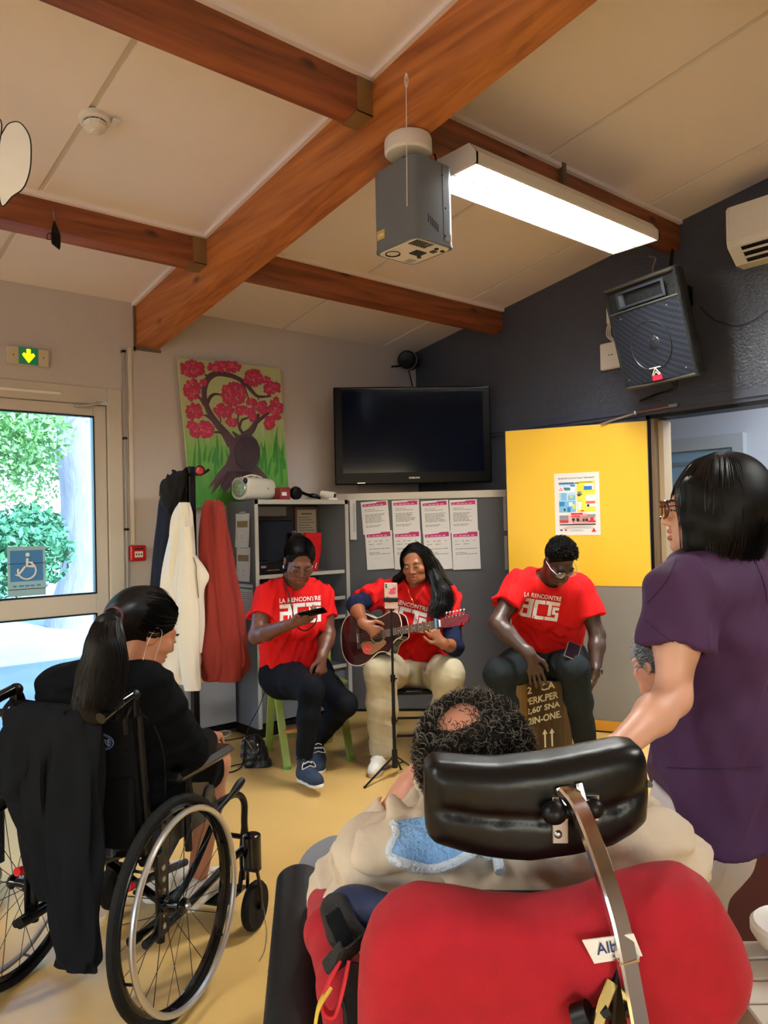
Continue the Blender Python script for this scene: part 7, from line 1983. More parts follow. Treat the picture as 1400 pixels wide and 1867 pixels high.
strands('hair_strands', [[Ph(-.02, .06, .11), Ph(-.066, .045, .07), Ph(-.082, .02, .0), Ph(-.086, .0, -.06), at(726, 1056, 4.84), at(718, 1074, 4.86)], [Ph(-.02, -.02, .122), Ph(-.08, -.0, .06), Ph(-.095, -.01, -.01), Ph(-.10, -.02, -.07), at(728, 1062, 4.88), at(724, 1080, 4.9)]], 140, M['hair_black'], hr, .0018, .007, 4, 4, .006)
b = MB(); b.tube(crom([at(742, 1066, 4.79), at(746, 1082, 4.775), at(754, 1096, 4.75), at(764, 1084, 4.76), at(772, 1066, 4.79)], 6), .0012, 5); b.tube([at(754, 1096, 4.75), at(754, 1102, 4.745)], .002, 5); b.tube([at(752.5, 1098, 4.745), at(755.5, 1098, 4.745)], .0015, 5); b.build('necklace', mat('gold', (210, 160, 80), .25, metal=1.0), p2)
b = MB(); a_ = J['wL'].lerp(J['eL'], .10); d_ = (J['eL'] - J['wL']).normalized(); x_, y_ = frame(d_); b.tube([a_ + x_ * .031 * math.cos(t_) + y_ * .031 * math.sin(t_) for t_ in np.linspace(0, 6.28, 20)[:-1]], .003, 6, closed=True); b.build('bracelet', M['chrome'], p2)

# black chair under her
bc = thing('black_chair', ht(at(758, 1300, 5.04), 0), 'black metal chair under the guitarist', 'chair')
cx_ = Vector((RT.x, RT.y, 0)).normalized(); cy_ = Vector((FW.x, FW.y, 0)).normalized()
c0 = ht(J['pv'], 0) - cy_ * .02; CM = basis(c0, cx_, cy_, UP)
MB(CM).box((-.2, -.22, .385), (.2, .2, .41), bev=.006).build('seat', M['black_plastic'], bc, smooth=False)
for sx in (-1, 1):
    for y0_, y1_ in ((-.20, -.22), (.18, .22)): b = MB(CM); b.tube([(sx * .185, y0_, .39), (sx * .195, y1_, 0)], .011, 8); b.build('leg', M['black_metal'], bc)
    b = MB(CM); b.tube([(sx * .185, .19, .39), (sx * .185, .24, .78)], .011, 8); b.build('back_post', M['black_metal'], bc)
MB(CM).box((-.185, .225, .62), (.185, .25, .78), bev=.006).build('backrest', M['black_plastic'], bc, smooth=False)
for z in (.13, .24): b = MB(CM); b.tube([(-.19, -.21, z), (.19, -.21, z)], .008, 8); b.build('stretcher', M['black_metal'], bc)
bl = tag(MB().box(tuple(ht(at(772, 1296, 5.1), .0)), tuple(ht(at(772, 1296, 5.1), .0) + Vector((.14, .10, .09)))).build('wooden_block', mat('raw pine', (206, 170, 110), .6, var=.1), smooth=False), 'small pale wooden block on the floor behind the black chair', 'block')

# ---------------------------------------------------------------- acoustic guitar
gb, gn_ = at(655, 1164, 4.60), at(803, 1137, 4.37)
ga = (gn_ - gb).normalized()                      # along the neck
gnorm = (-FW * .86 - RT * .42 + UP * .26); gnorm = (gnorm - ga * gnorm.dot(ga)).normalized()
gv = gnorm.cross(ga).normalized()
SL = (gn_ - gb).length
GM = basis(gb, ga, gv, gnorm)                     # x towards the head, y across (up), z out of the top
k_ = SL / .645
gt = thing('acoustic_guitar', gb, 'dark wine-red acoustic guitar with cutaway held by the guitarist', 'guitar')
half = [(-.150, .0), (-.146, .07), (-.125, .13), (-.085, .172), (-.02, .192), (.05, .178), (.105, .145), (.15, .122), (.20, .125), (.25, .142), (.30, .143), (.335, .115), (.348, .06), (.345, .025)]
cut_ = [(.345, -.025), (.330, -.045), (.295, -.055), (.262, -.085), (.245, -.125), (.225, -.135), (.19, -.122), (.15, -.122), (.105, -.145), (.05, -.178), (-.02, -.192), (-.085, -.172), (-.125, -.13), (-.146, -.07)]
ol = [(p.x * k_, p.y * k_) for p in crom([(x, y, 0) for x, y in half + cut_], 5, True)]
M['wine'] = mat('wine red lacquer', (40, 5, 11), .12, coat=.6, var=.25, vscale=5)
b = MB(GM); b.prism(ol, .105 * k_, None, -.105 * k_); b.build('body', M['wine'], gt, sharp=40)
b = MB(GM); b.prism([(x * .985, y * .985) for x, y in ol], .003, None, 0); b.build('top', mat('wine red top', (48, 7, 13), .14, coat=.6, var=.3, vscale=4), gt, smooth=False)
b = MB(GM); b.tube([(x, y, .0) for x, y in ol], .0032, 6, closed=True); b.build('binding', mat('cream binding', (222, 208, 180), .4), gt)
b = MB(GM); b.tube([(x, y, -.105 * k_) for x, y in ol], .0028, 6, closed=True); b.build('binding', mat('cream binding', (222, 208, 180), .4), gt)
hx_ = .155 * k_
b = MB(GM); b.lathe([(.0, .0035), (.049 * k_, .0036)], (hx_, 0, 0), (0, 0, 1), 32); b.build('sound_hole', mat('dark hole', (6, 4, 4), .9), gt)
b = MB(GM)
for r_ in (.053, .060): b.tube([(hx_ + r_ * k_ * math.cos(t_), r_ * k_ * math.sin(t_), .004) for t_ in np.linspace(0, 6.28, 40)[:-1]], .0014, 5, closed=True)
b.build('rosette', mat('cream inlay', (206, 180, 130), .4), gt)
pg = crom([(.02, -.035, 0), (.09, -.035, 0), (.115, -.055, 0), (.16, -.058, 0), (.205, -.045, 0), (.215, -.07, 0), (.16, -.105, 0), (.09, -.13, 0), (.04, -.11, 0), (.015, -.07, 0)], 4, True)
b = MB(GM); b.prism([(p.x * k_, p.y * k_) for p in pg], .0012, None, .0035); b.build('pickguard', mat('tortoise pickguard', (150, 104, 70), .25, coat=.4), gt, smooth=False)
b = MB(GM); b.lathe([(.036 * k_, 0), (.036 * k_, .001), (0, .0012)], (.06 * k_, -.085 * k_, .0048), (0, 0, 1), 28); st_ = b.build('round_sticker', mat('red sticker', (214, 56, 44), .5), gt)
b = MB(GM); b.tube([(.06 * k_ + .03 * k_ * math.cos(t_), -.085 * k_ + .03 * k_ * math.sin(t_), .006) for t_ in np.linspace(0, 6.28, 30)[:-1]], .0008, 5, closed=True); b.tube(crom([(.042 * k_, -.09 * k_, .006), (.05 * k_, -.07 * k_, .006), (.054 * k_, -.098 * k_, .006), (.064 * k_, -.075 * k_, .006), (.07 * k_, -.1 * k_, .006), (.08 * k_, -.08 * k_, .006)], 4), .0012, 5); b.build('sticker_lettering', mat('pale red', (240, 150, 130), .5), st_, smooth=False)
MB(GM).box((-.018 * k_, -.075 * k_, .003), (.012 * k_, .075 * k_, .012), bev=.003).build('bridge', mat('rosewood', (60, 34, 26), .5), gt, smooth=False)
b = MB(GM)
for i in range(6): b.ell((-.006 * k_, (-.027 + .0108 * i) * k_, .0135), (.004, .004, .004), nu=8, nv=6)
b.build('bridge_pin', M['white_plastic'], gt)
MB(GM).box((.195 * k_, -.026 * k_, .003), (SL, .026 * k_, .011)).build('fretboard', mat('rosewood board', (92, 58, 38), .45, var=.2, vscale=30), gt, smooth=False)
b = MB(GM); n = 8; P = [[Vector((x, .025 * k_ * math.cos(t_), .004 - .024 * k_ * math.sin(t_))) for t_ in np.linspace(0, math.pi, n)] for x in np.linspace(.33 * k_, SL, 6)]
b.grid(P); b.build('neck', M['wine'], gt)
for i in range(1, 19):
    x = SL * (1 - 2 ** (-i / 12)) ; x = SL - x
    if x < .2 * k_: continue
    MB(GM).box((SL - (SL - SL * 2 ** (-i / 12)) - .001, -.026 * k_, .011), (SL - (SL - SL * 2 ** (-i / 12)) + .001, .026 * k_, .0125)).build('fret', M['steel'], gt, smooth=False)
b = MB(GM)
for i in (3, 5, 7, 9, 12): x = SL * (2 ** (-i / 12) + 2 ** (-(i - 1) / 12)) / 2; b.lathe([(.004, 0), (.004, .001)], (x, 0, .0112), (0, 0, 1), 8)
b.build('fret_dot', M['white_plastic'], gt)
for i in range(6):
    y = (-.021 + .0084 * i) * k_
    MB(GM).tube([(-.004, y * 1.25, .016), (SL, y, .014), (SL + (.05 + .025 * i) * k_, y * 1.1, .006)], .0007, 4).build('string', M['steel'], gt)
b = MB(GM); hp = crom([(0, .024, 0), (.03, .036, 0), (.10, .042, 0), (.17, .046, 0), (.205, .030, 0), (.212, .0, 0), (.195, -.022, 0), (.165, -.014, 0), (.14, -.034, 0), (.09, -.034, 0), (.04, -.030, 0), (0, -.024, 0)], 4, True)
b.prism([(SL + p.x * k_, p.y * k_) for p in hp], .014, None, -.010); hs = b.build('headstock', mat('wine headstock', (120, 18, 48), .2, coat=.5), gt, smooth=False)
MB(GM).box((SL - .003, -.024 * k_, .004), (SL + .003, .024 * k_, .016)).build('nut', M['white_plastic'], gt, smooth=False)
for i in range(6):
    x = SL + (.05 + .026 * i) * k_; b = MB(GM); b.cyl((x, .032 * k_, .004), (x, .032 * k_, .014), .0045, n=8); b.build('tuner_post', M['chrome'], hs)
    b = MB(GM); b.tube([(x, .045 * k_, -.004), (x, .060 * k_, -.004)], .0025, 6); b.ell((x, .066 * k_, -.004), (.0085, .007, .005), nu=10, nv=6); b.build('tuning_peg', M['chrome'], hs)
MB(GM).box((SL * .945, -.034 * k_, -.026), (SL * .968, .038 * k_, .022), bev=.003).build('capo', mat('blue capo', (90, 150, 196), .25, metal=.6), gt, smooth=False)

# ---------------------------------------------------------------- phone on a tripod
tpd = thing('phone_tripod', hit(722, 1395, (0, 0, 0), (0, 0, 1)), 'black telescopic tripod holding a phone before the guitarist', 'tripod')
base = at(720, 1400, 4.42); base.z = 0; hub = Vector((base.x, base.y, .075)); topp = hit(715, 1110, base, FW); topp = Vector((base.x, base.y, topp.z))
b = MB(); b.cyl(hub, hub.lerp(topp, .55), .0105, n=12); b.build('lower_tube', M['black_metal'], tpd)
b = MB(); b.cyl(hub.lerp(topp, .55), topp, .0075, n=12); b.build('upper_tube', M['black_metal'], tpd)
for f_ in (.55, .28): b = MB(); b.cyl(hub.lerp(topp, f_) - UP * .02, hub.lerp(topp, f_) + UP * .02, .0145, n=12); b.tube([hub.lerp(topp, f_), hub.lerp(topp, f_) + RT * .022 - FW * .01], .005, 6); b.build('clamp', M['black_plastic'], tpd)
b = MB(); b.cyl(hub - UP * .02, hub + UP * .08, .017, n=14); b.build('leg_hub', M['black_plastic'], tpd)
for q in ((665, 1437), (752, 1402), (731, 1404)):
    e = hit(q[0], q[1], (0, 0, 0), (0, 0, 1)); e.z = .006
    d_ = (e - ht(base, 0)); 
    if d_.length > .28: e = base + d_.normalized() * .28; e.z = .006
    b = MB(); b.tube([hub + UP * .05, e], [.0085, .007], 8, flat=.6); lg_ = b.build('leg', M['black_metal'], tpd)
    b = MB(); b.ell(e, (.009, .009, .006), nu=10, nv=6); b.build('rubber_foot', M['rubber'], lg_)
    b = MB(); b.tube([hub - UP * .005, (hub + UP * .05).lerp(e, .5)], .004, 6); b.build('leg_brace', M['black_metal'], lg_)
b = MB(); b.ell(topp + UP * .012, (.013, .013, .013)); b.build('ball_joint', M['black_plastic'], tpd)
sp_ = thing('smartphone', topp + UP * .02, 'phone in a pink flowered case clamped on the tripod', 'phone')
SPM = basis(topp + UP * .075 - FW * .014, RT, UP, -FW)
MB(SPM).box((-.038, -.075, -.004), (.038, .075, .004), bev=.004).build('case', mat('flowered case', (196, 168, 150), .35, var=.5, vscale=70), sp_, smooth=False)
b = MB(SPM)
for q in ((.008, .03, .014), (.016, .02, .012), (0, .018, .011), (-.008, -.03, .012), (.012, -.02, .010), (-.02, -.012, .010), (.022, .042, .010)):
    for a_ in range(5): b.ell((q[0] + q[2] * .6 * math.cos(a_ * 1.256), q[1] + q[2] * .6 * math.sin(a_ * 1.256), .0045), (q[2] * .45, q[2] * .45, .001), nu=8, nv=4)
b.build('flower_print', mat('pink flowers', (206, 60, 110), .4), sp_)
b = MB(SPM); b.box((-.034, .045, .004), (-.012, .072, .0055), bev=.002); cmz = b.build('camera_bump', mat('grey camera', (190, 188, 190), .3), sp_, smooth=False)
b = MB(SPM)
for y in (.064, .052): b.cyl((-.026, y, .0055), (-.026, y, .0075), .0052, n=12)
b.build('camera_lens', M['black_gloss'], cmz)
b = MB(SPM); b.box((-.042, -.036, -.010), (.042, -.010, .009), bev=.004); b.box((-.012, -.06, -.016), (.012, -.01, -.004), bev=.003); b.build('phone_clamp', M['black_plastic'], tpd, smooth=False)

# ---------------------------------------------------------------- drummer on the cajon
J = dict(hc=at(1019, 1022, 4.44), nb=at(1000, 1066, 4.62), sR=at(946, 1066, 4.58), sL=at(1060, 1078, 4.68), eR=at(906, 1136, 4.42), wR=at(966, 1194, 4.28), eL=at(1089, 1158, 4.62), wL=at(1085, 1228, 4.50),
         pv=at(1000, 1192, 4.88), hipR=at(972, 1202, 4.84), hipL=at(1030, 1204, 4.84), kR=at(910, 1228, 4.40), aR=at(934, 1372, 4.50), kL=at(1046, 1222, 4.42), aL=at(1068, 1360, 4.50), tipR=at(990, 1255, 4.25), tipL=at(1070, 1270, 4.45))
J['H'] = head_frame(-FW * .72 + RT * .24 - UP * .66, R(3))
J['hR'] = (-UP * .96 + RT * .26 - FW * .05, -FW * .95 - UP * .05, RT * .95 + UP * .2, dict(s=1.12, curl=(.16, .18, .12), tcurl=.2, spread=.06))
J['hL'] = (-UP * .95 - RT * .25 + FW * .1, RT * .9 - FW * .4, -FW * .9, dict(s=1.08, curl=(.3, .4, .3), tcurl=.3, spread=.04))
p3 = thing('person', ht(J['pv'], 0), 'bespectacled drummer in red T-shirt seated on a stencilled box drum', 'person', 'band members in red T-shirts')
sk3 = skin('dark brown skin', (66, 43, 33)); lip3 = mat('lips dark', (116, 66, 58), .35)
g = body_sdf(J, .0048, girth=1.12, head_s=1.05, arm_r=1.18, leg_r=.85, neck_r=.062); g.build('body', sk3, p3)
face_bits(p3, J['hc'], J['H'], 1.05, lip3, open_=.004, eyes=0.0)
ts, gs, lat, up, fr_ = tshirt(p3, J, M['red_shirt'], girth=1.22, depth=1.12, sleeve=.58, hem=J['pv'] + UP * .085, seed=14, amp=.013, sl_r=(.078, .088), neck=.074)
logo_print(ts, gs, at(963, 1083, 4.36), (RT * .988 - UP * .155).normalized(), (UP * .988 + RT * .155).normalized(), (-FW).normalized(), .232)
M['charcoal'] = mat('charcoal jersey', (32, 37, 39), .85, spec=.12, var=.12, vscale=10, bump=.5, bscale=13)
trousers(p3, J, M['charcoal'], (.115, .088, .062), seed=15, amp=.004, pv_r=.15, top=J['pv'] + UP * .16, cuff=1.0)
for S in 'LR': 
    a_ = J['a' + S]; d_ = (a_ - J['k' + S]).normalized(); MB().cyl(a_ - d_ * .03, a_ + d_ * .015, .058, .050, 18).build('trouser_cuff', M['charcoal'], p3)
    hl = ht(a_, 0); sg = 1 if S == 'L' else -1; foot(p3, hl + FW * .06, hl - FW * .24 + RT * .06 * sg, L_=.29, upper=M['black_plastic'], sole=M['white_rubber'], lace=M['black_fabric'])
c, H = J['hc'], J['H']; Ph = lambda x, y, z: c + H @ Vector((-x, y, z))
g = Sdf(*bbox_of([c], .2), .0045)
g.ell(Ph(0, -.018, .036), (.0815, .100, .0925), H); g.plane(Ph(0, .060, .058), H @ Vector((0, .85, -.50)), k=.01); g.plane(Ph(0, 0, .0), H @ Vector((0, -.15, -1)), k=.01)
g.ell(Ph(0, -.005, .070), (.072, .085, .066), H, .02); g.plane(Ph(0, .072, .06), H @ Vector((0, .9, -.4)), k=.01)
hr = g.build('hair', mat('short black hair', (14, 12, 11), .85, spec=.1, bump=.8, bscale=160), p3)
curls('hair_curls', c, H, (.074, .086, .066), 750, mat('curly black hair', (20, 17, 15), .7, spec=.15), hr, .013, .0022, lambda v: v.z > .05 and v.y < .85, 6, (0, -.004, .072))
# glasses
b = MB(); gl = lambda x, y, z: Ph(x * 1.05, y * 1.05, z * 1.05)
for sx in (-1, 1):
    rim = [gl(sx * (.034 + .026 * math.cos(t_)), .1085 - .006 * abs(math.cos(t_)), -.006 + .019 * math.sin(t_)) for t_ in np.linspace(0, 6.28, 24)[:-1]]; b.tube(rim, .0014, 5, closed=True)
    b.tube([gl(sx * .060, .103, .0), gl(sx * .078, .06, .002), gl(sx * .080, .0, .004)], .0016, 5)
b.tube([gl(-.010, .112, .0), gl(0, .116, .003), gl(.010, .112, .0)], .0014, 5)
gl_o = b.build('glasses', M['steel'], p3)
for sx in (-1, 1):
    b = MB(); ring = [gl(sx * (.034 + .025 * math.cos(t_)), .1075, -.006 + .018 * math.sin(t_)) for t_ in np.linspace(0, 6.28, 20)[:-1]]; b.add(ring, [tuple(range(len(ring)))]); b.build('lens', glass('spectacle lens', (.95, .95, .95), .02, .12), gl_o, smooth=False)
# watch
a_ = J['wL'].lerp(J['eL'], .06); d_ = (J['eL'] - J['wL']).normalized(); x_, y_ = frame(d_)
wt = MB(); wt.tube([a_ + x_ * .034 * math.cos(t_) + y_ * .031 * math.sin(t_) for t_ in np.linspace(0, 6.28, 24)[:-1]], .010, 8, closed=True, flat=.35, up=d_); wto = wt.build('watch', M['black_plastic'], p3)
wn = (RT * .8 - FW * .6).normalized(); b = MB(); b.lathe([(.019, 0), (.0195, .006), (.016, .009), (0, .0092)], a_ + wn * .030, wn, 20); b.build('watch_case', M['steel'], wto)
b = MB(); b.lathe([(.0155, 0), (.0, .0004)], a_ + wn * .0394, wn, 20); b.build('watch_dial', M['black_gloss'], wto)
# phone lying on his thigh
lp = thing('smartphone', at(1045, 1188, 4.45), 'dark phone lying on the drummer\'s thigh', 'phone')
pn = (UP * .80 - FW * .55 + RT * .15).normalized(); pxv = (RT * .86 - UP * .2 - FW * .30); pxv = (pxv - pn * pxv.dot(pn)).normalized(); LPM = basis(at(1044, 1187, 4.42), pxv, pn.cross(pxv), pn)
MB(LPM).box((-.04, -.07, -.004), (.04, .07, .004), bev=.004).build('case', mat('clear case', (96, 84, 84), .2), lp, smooth=False)
MB(LPM).box((-.035, -.064, .004), (.035, .064, .0047)).build('screen', mat('phone glass', (26, 14, 20), .12), lp, smooth=False)
# the box drum
cj = thing('cajon', ht(at(1012, 1370, 4.80), 0), 'brown box drum with white stencil lettering under the drummer', 'drum')
cf = hit(963, 1384, (0, 0, 0), (0, 0, 1)); cf = at(963, 1330, 4.60); cf.z = 0
cu_ = (cx_ * math.cos(R(8)) + cy_ * math.sin(R(8)) * -1).normalized(); cu_ = (cx_ * .93 + cy_ * .37).normalized(); cw_ = UP.cross(cu_)
CJ = basis(cf, cu_, cw_, UP); CWd, CDp, CHt = .31, .30, .47
M['cj_wood'] = wood('pale plywood', (206, 172, 108), (178, 138, 78), 'z', .45, False); M['cj_front'] = wood('dark walnut veneer', (92, 66, 34), (54, 38, 20), 'z', .4, False, 1.4)
for (lo, hi, nm) in (((0, .006, .015), (.012, CDp, CHt), 'side_panel'), ((CWd - .012, .006, .015), (CWd, CDp, CHt), 'side_panel'), ((.012, .006, CHt - .012), (CWd - .012, CDp, CHt), 'top_panel'), ((.012, CDp - .01, .015), (CWd - .012, CDp, CHt - .012), 'back_panel'), ((.012, .006, .015), (CWd - .012, CDp - .01, .027), 'bottom_panel')):
    MB(CJ).box(lo, hi).build(nm, M['cj_wood'], cj, smooth=False)
fp = MB(CJ).box((0, 0, .015), (CWd, .006, CHt)).build('front_plate', M['cj_front'], cj, smooth=False)
M['stencil'] = mat('stencil paint', (228, 218, 176), .6)
TX = CJ @ basis((0, -.0008, 0), (1, 0, 0), (0, 0, 1), (0, -1, 0))
for i, (tx, xx, ww_, zz) in enumerate((('2   CA', -.004, .20, .415), ('PERK.PER', -.018, .235, .35), ("2,60' SNA", -.012, .24, .29), ('2IN-ONE.', .0, .235, .23))):
    b = MB(); vs, fs = fit_text(tx, ww_, .042, .025); kp = []
    vs = [(max(.001, x + xx), y + zz + (x + xx) * .10, 0) for x, y, z in vs]; b.add([TX @ Vector(p) for p in vs], fs); b.build('stencil_line', M['stencil'], fp, smooth=False)
for xx in (.115, .165): b = MB(TX); b.prism([(xx - .006, .085), (xx + .006, .085), (xx + .006, .165), (xx + .018, .165), (xx, .195), (xx - .018, .165), (xx - .006, .165)], .0006); b.build('stencil_arrow', M['stencil'], fp, smooth=False)
b = MB(TX); b.prism([(.098, .066), (.182, .066), (.182, .076), (.098, .076)], .0006); b.build('stencil_bar', M['stencil'], fp, smooth=False)
b = MB(CJ)
for x in (.03, CWd - .03):
    for y in (.04, CDp - .04): b.cyl((x, y, 0), (x, y, .016), .014, n=10)
b.build('rubber_foot', M['rubber'], cj)
Lw = lambda x, y, z: WM @ Vector((x, y, z))
# ---------------------------------------------------------------- woman in the black wheelchair
J = dict(hc=Lw(.145, .08, 1.135), nb=Lw(.075, .015, .985), sR=Lw(.215, .03, .925), sL=Lw(-.125, .0, .94), eR=Lw(.262, .15, .735), wR=Lw(.20, .36, .715), eL=Lw(-.21, .11, .73), wL=Lw(-.10, .33, .71), pv=Lw(.02, .11, .60), hipR=Lw(.11, .13, .60), hipL=Lw(-.08, .13, .60),
         kR=Lw(.145, .50, .585), aR=Lw(.10, .42, .15), kL=Lw(-.10, .50, .58), aL=Lw(-.07, .44, .15), tipR=Lw(.15, .5, .7), tipL=Lw(-.05, .5, .7))
J['H'] = head_frame(FW * .60 + RT * .66 - UP * .38, R(8))
J['hR'] = (WF * .9 - WR * .4 - UP * .1, UP, -WR, dict(curl=(.3, .4, .3))); J['hL'] = (WF * .9 + WR * .4 - UP * .1, UP, WR, dict(curl=(.3, .4, .3)))
p4 = thing('person', ht(J['pv'], 0), 'woman with long black ponytail in black clothes seated in the wheelchair', 'person')
sk4 = skin('tan skin', (186, 126, 98))
g = body_sdf(J, .0058, head_s=1.02, fem=1, leg_r=.9); g.build('body', sk4, p4)
face_bits(p4, J['hc'], J['H'], 1.02, lip2, eyes=.2)
M['black_jersey'] = mat('black jersey', (9, 10, 13), .85, spec=.08, var=.2, vscale=10, bump=.1, bscale=160)
tshirt(p4, J, M['black_jersey'], h=.0065, girth=1.06, sleeve=1.0, hem=J['pv'] + UP * .0, seed=21, amp=.010, sl_r=(.066, .062), neck=.062)
for S in 'LR':
    el, wr = J['e' + S], J['w' + S]; g = Sdf(*bbox_of([el, wr], .1), .006); g.cap(el, el.lerp(wr, .75), .058, .045); g.build('forearm_sleeve', M['black_jersey'], p4)
trousers(p4, J, M['black_jersey'], (.10, .082, .06), h=.0065, seed=22, amp=.004, top=J['pv'] + UP * .12, short=True, name='shorts')
for S in 'LR': hl = ht(J['a' + S], .095); foot(p4, hl - WF * .06, hl + WF * .2, L_=.25, upper=M['white_shoe'], sole=M['white_rubber'], lace=M['lace']); a_ = J['a' + S]; MB().cyl(a_ - UP * .03, a_ + UP * .04, .046, .044, 16).build('sock', M['white_paper'], p4)
c, H = J['hc'], J['H']; Ph = lambda x, y, z: c + H @ Vector((x, y, z))
g = Sdf(*bbox_of([c], .2), .005)
g.ell(Ph(0, -.022, .038), (.087, .106, .094), H); g.plane(Ph(0, .06, .06), H @ Vector((0, .85, -.5)), k=.01); g.cap(Ph(0, -.09, .0), Ph(0, -.06, -.06), .05, .03, k=.04)
for sx in (-1, 1): g.ell(Ph(sx * .088, .005, -.012), (.02, .026, .036), H, .01, 'sub')
pb0 = at(206, 1124, 2.27); g.cap(Ph(0, -.07, .04), pb0, .05, .028, k=.05); hr = g.build('hair', M['hair_black'], p4)
b = MB(); x_, y_ = frame(pb0 - Ph(0, -.06, .04)); b.tube([pb0 + x_ * .022 * math.cos(t_) + y_ * .022 * math.sin(t_) for t_ in np.linspace(0, 6.28, 16)[:-1]], .010, 8, closed=True); b.build('hair_tie', mat('plum hair tie', (92, 48, 60), .8), hr)
tl = [(206, 1124, 2.27, .020), (196, 1140, 2.225, .036), (192, 1170, 2.20, .052), (190, 1205, 2.19, .062), (184, 1245, 2.185, .070), (178, 1280, 2.18, .066), (174, 1300, 2.18, .03)]
g = Sdf(*bbox_of([at(*q[:3]) for q in tl], .09), .006); g.chain([at(*q[:3]) for q in tl], [q[3] * .86 for q in tl], k=.03, side=FW, flat=.5); pt4 = g.build('ponytail', M['hair_black'], hr)
gd = []
for o_ in (-1, -.6, -.2, .2, .6, 1): gd.append([at(q[0] + o_ * q[3] * 640, q[1] - abs(o_) * 5, q[2] - .042 * (1 - .7 * o_ * o_) * min(1, q[3] / .05)) for q in tl[:-1]] + [at(174 + o_ * 46, 1306 - 8 * abs(o_), 2.15)])
strands('ponytail_strands', gd, 900, mat('black brown hair', (12, 9, 10), .45, spec=.25), hr, .0011, .005, 8, 4, .004)
gh = []
for o_ in np.linspace(-1, 1, 9): a_ = o_ * 2.0; gh.append([Ph(.060 * math.sin(a_), .06, .05 + .055 * math.cos(a_)), Ph(.092 * math.sin(a_), .0, .03 + .104 * math.cos(a_)), Ph(.088 * math.sin(a_), -.06, .03 + .092 * math.cos(a_)), Ph(.04 * math.sin(a_), -.112, .045 + .04 * math.cos(a_)), pb0])
strands('scalp_strands', gh, 500, M['hair_black'], hr, .0011, .003, 12)
b = MB(); b.ell(Ph(0, .055, -.115), (.055, .05, .028), M=H); b.build('face_mask', mat('teal mask', (56, 92, 92), .8), p4)
b = MB(); b.tube(crom([Ph(.050, .05, -.10), Ph(.070, .035, -.05), Ph(.084, .016, .014), Ph(.089, -.010, .014), Ph(.086, -.016, -.028), Ph(.058, .01, -.10)], 5), .0008, 5); b.build('mask_loop', M['white_paper'], p4)

# ---------------------------------------------------------------- woman in the purple tunic
J = dict(hc=at(1293, 925, 1.96), nb=at(1325, 1022, 2.0), sL=at(1240, 1090, 1.84), sR=at(1405, 1075, 2.16), eL=at(1226, 1272, 1.78), wL=at(1112, 1380, 1.62), eR=at(1400, 1290, 2.3), wR=at(1290, 1370, 2.42), pv=at(1325, 1430, 2.0), hipL=at(1275, 1450, 1.93), hipR=at(1345, 1450, 2.05),
         kL=at(1212, 1640, 1.95), kR=at(1244, 1640, 2.06), tipL=at(1050, 1440, 1.5), tipR=at(1250, 1400, 2.5))
J['aL'] = ht(J['kL'], .09); J['aR'] = ht(J['kR'], .09)
J['H'] = head_frame(-RT * .97 + FW * .22 - UP * .02, R(0))
J['hL'] = (-RT * .6 - UP * .5 - FW * .6, UP * .6 - FW * .3, -FW * .5 + RT * .3, dict(curl=(.4, .4, .3))); J['hR'] = (-RT * .8 + FW * .2 - UP * .4, UP, -FW, dict(curl=(.4, .4, .3)))
p5 = thing('person', ht(J['pv'], 0), 'standing woman with black bob, glasses and purple tunic', 'person')
g = body_sdf(J, .0058, head_s=1.0, arm_r=1.02, leg_r=.8, girth=.9, fem=1); g.build('body', skin('light skin', (222, 168, 142)), p5)
face_bits(p5, J['hc'], J['H'], 1.0, mat('lips pale', (196, 120, 110), .4), open_=.003, eyes=.3, iris=(70, 50, 34))
M['purple'] = mat('purple poplin', (62, 27, 70), .8, var=.08, vscale=6, bump=.35, bscale=7)
lat = (J['sL'] - J['sR']).normalized(); fr_ = lat.cross(UP).normalized(); bt = J['pv'] - UP * .075
sk_ = [([J['pv'] + lat * sx * .07 + UP * .1, bt + lat * sx * .085 - UP * .06], [.162, .178]) for sx in (-1, 1)]
p_ = at(1196, 1392, 1.9)
slit = lambda g: g.plane(p_, RT * -145 + DN * 45, lo=np.array(p_) - np.array((.5, .5, .4)), hi=np.array(p_) + np.array((.5, .5, .0)))
tu5, g, *_ = tshirt(p5, J, M['purple'], h=.0068, skirt=sk_, ex=.020, girth=1.1, depth=1.15, sleeve=.52, hem=bt - UP * .03, seed=31, amp=.007, sl_r=(.078, .098), neck=.064, name='tunic', post=slit)
bv5 = bvh_of(*g.last)
def seam(pts, nm):
    b = MB(); P = []
    for q in crom([Vector((x, y, 0)) for x, y in pts], 6):
        d_ = (at(q.x, q.y, 1) - CAM).normalized(); hp_ = bv5.ray_cast(CAM, d_, 4)[0]
        if hp_ is not None: P.append(hp_ - d_ * .0015)
    if len(P) > 2: b.tube(P, .0016, 5); b.build(nm, mat('dark seam', (44, 18, 50), .8), tu5)
seam([(1372, 1012), (1392, 1060), (1399, 1100)], 'back_seam'); seam([(1232, 1020), (1214, 1060), (1180, 1100)], 'shoulder_seam'); seam([(1215, 1400), (1300, 1402), (1390, 1398)], 'waist_seam'); seam([(1176, 1128), (1205, 1155), (1230, 1172), (1262, 1186)], 'sleeve_hem')
trousers(p5, J, mat('white cotton', (214, 206, 206), .85, var=.04, vscale=8), (.092, .095, .085), h=.008, seed=33, amp=.005, pv_r=.11, top=J['pv'] + UP * .02)
for S in 'LR': hl = ht(J['a' + S], 0); foot(p5, hl - FW * .05 + RT * .02, hl + FW * .14 - RT * .14, L_=.24, upper=M['white_shoe'], sole=M['white_rubber'], lace=M['lace'])
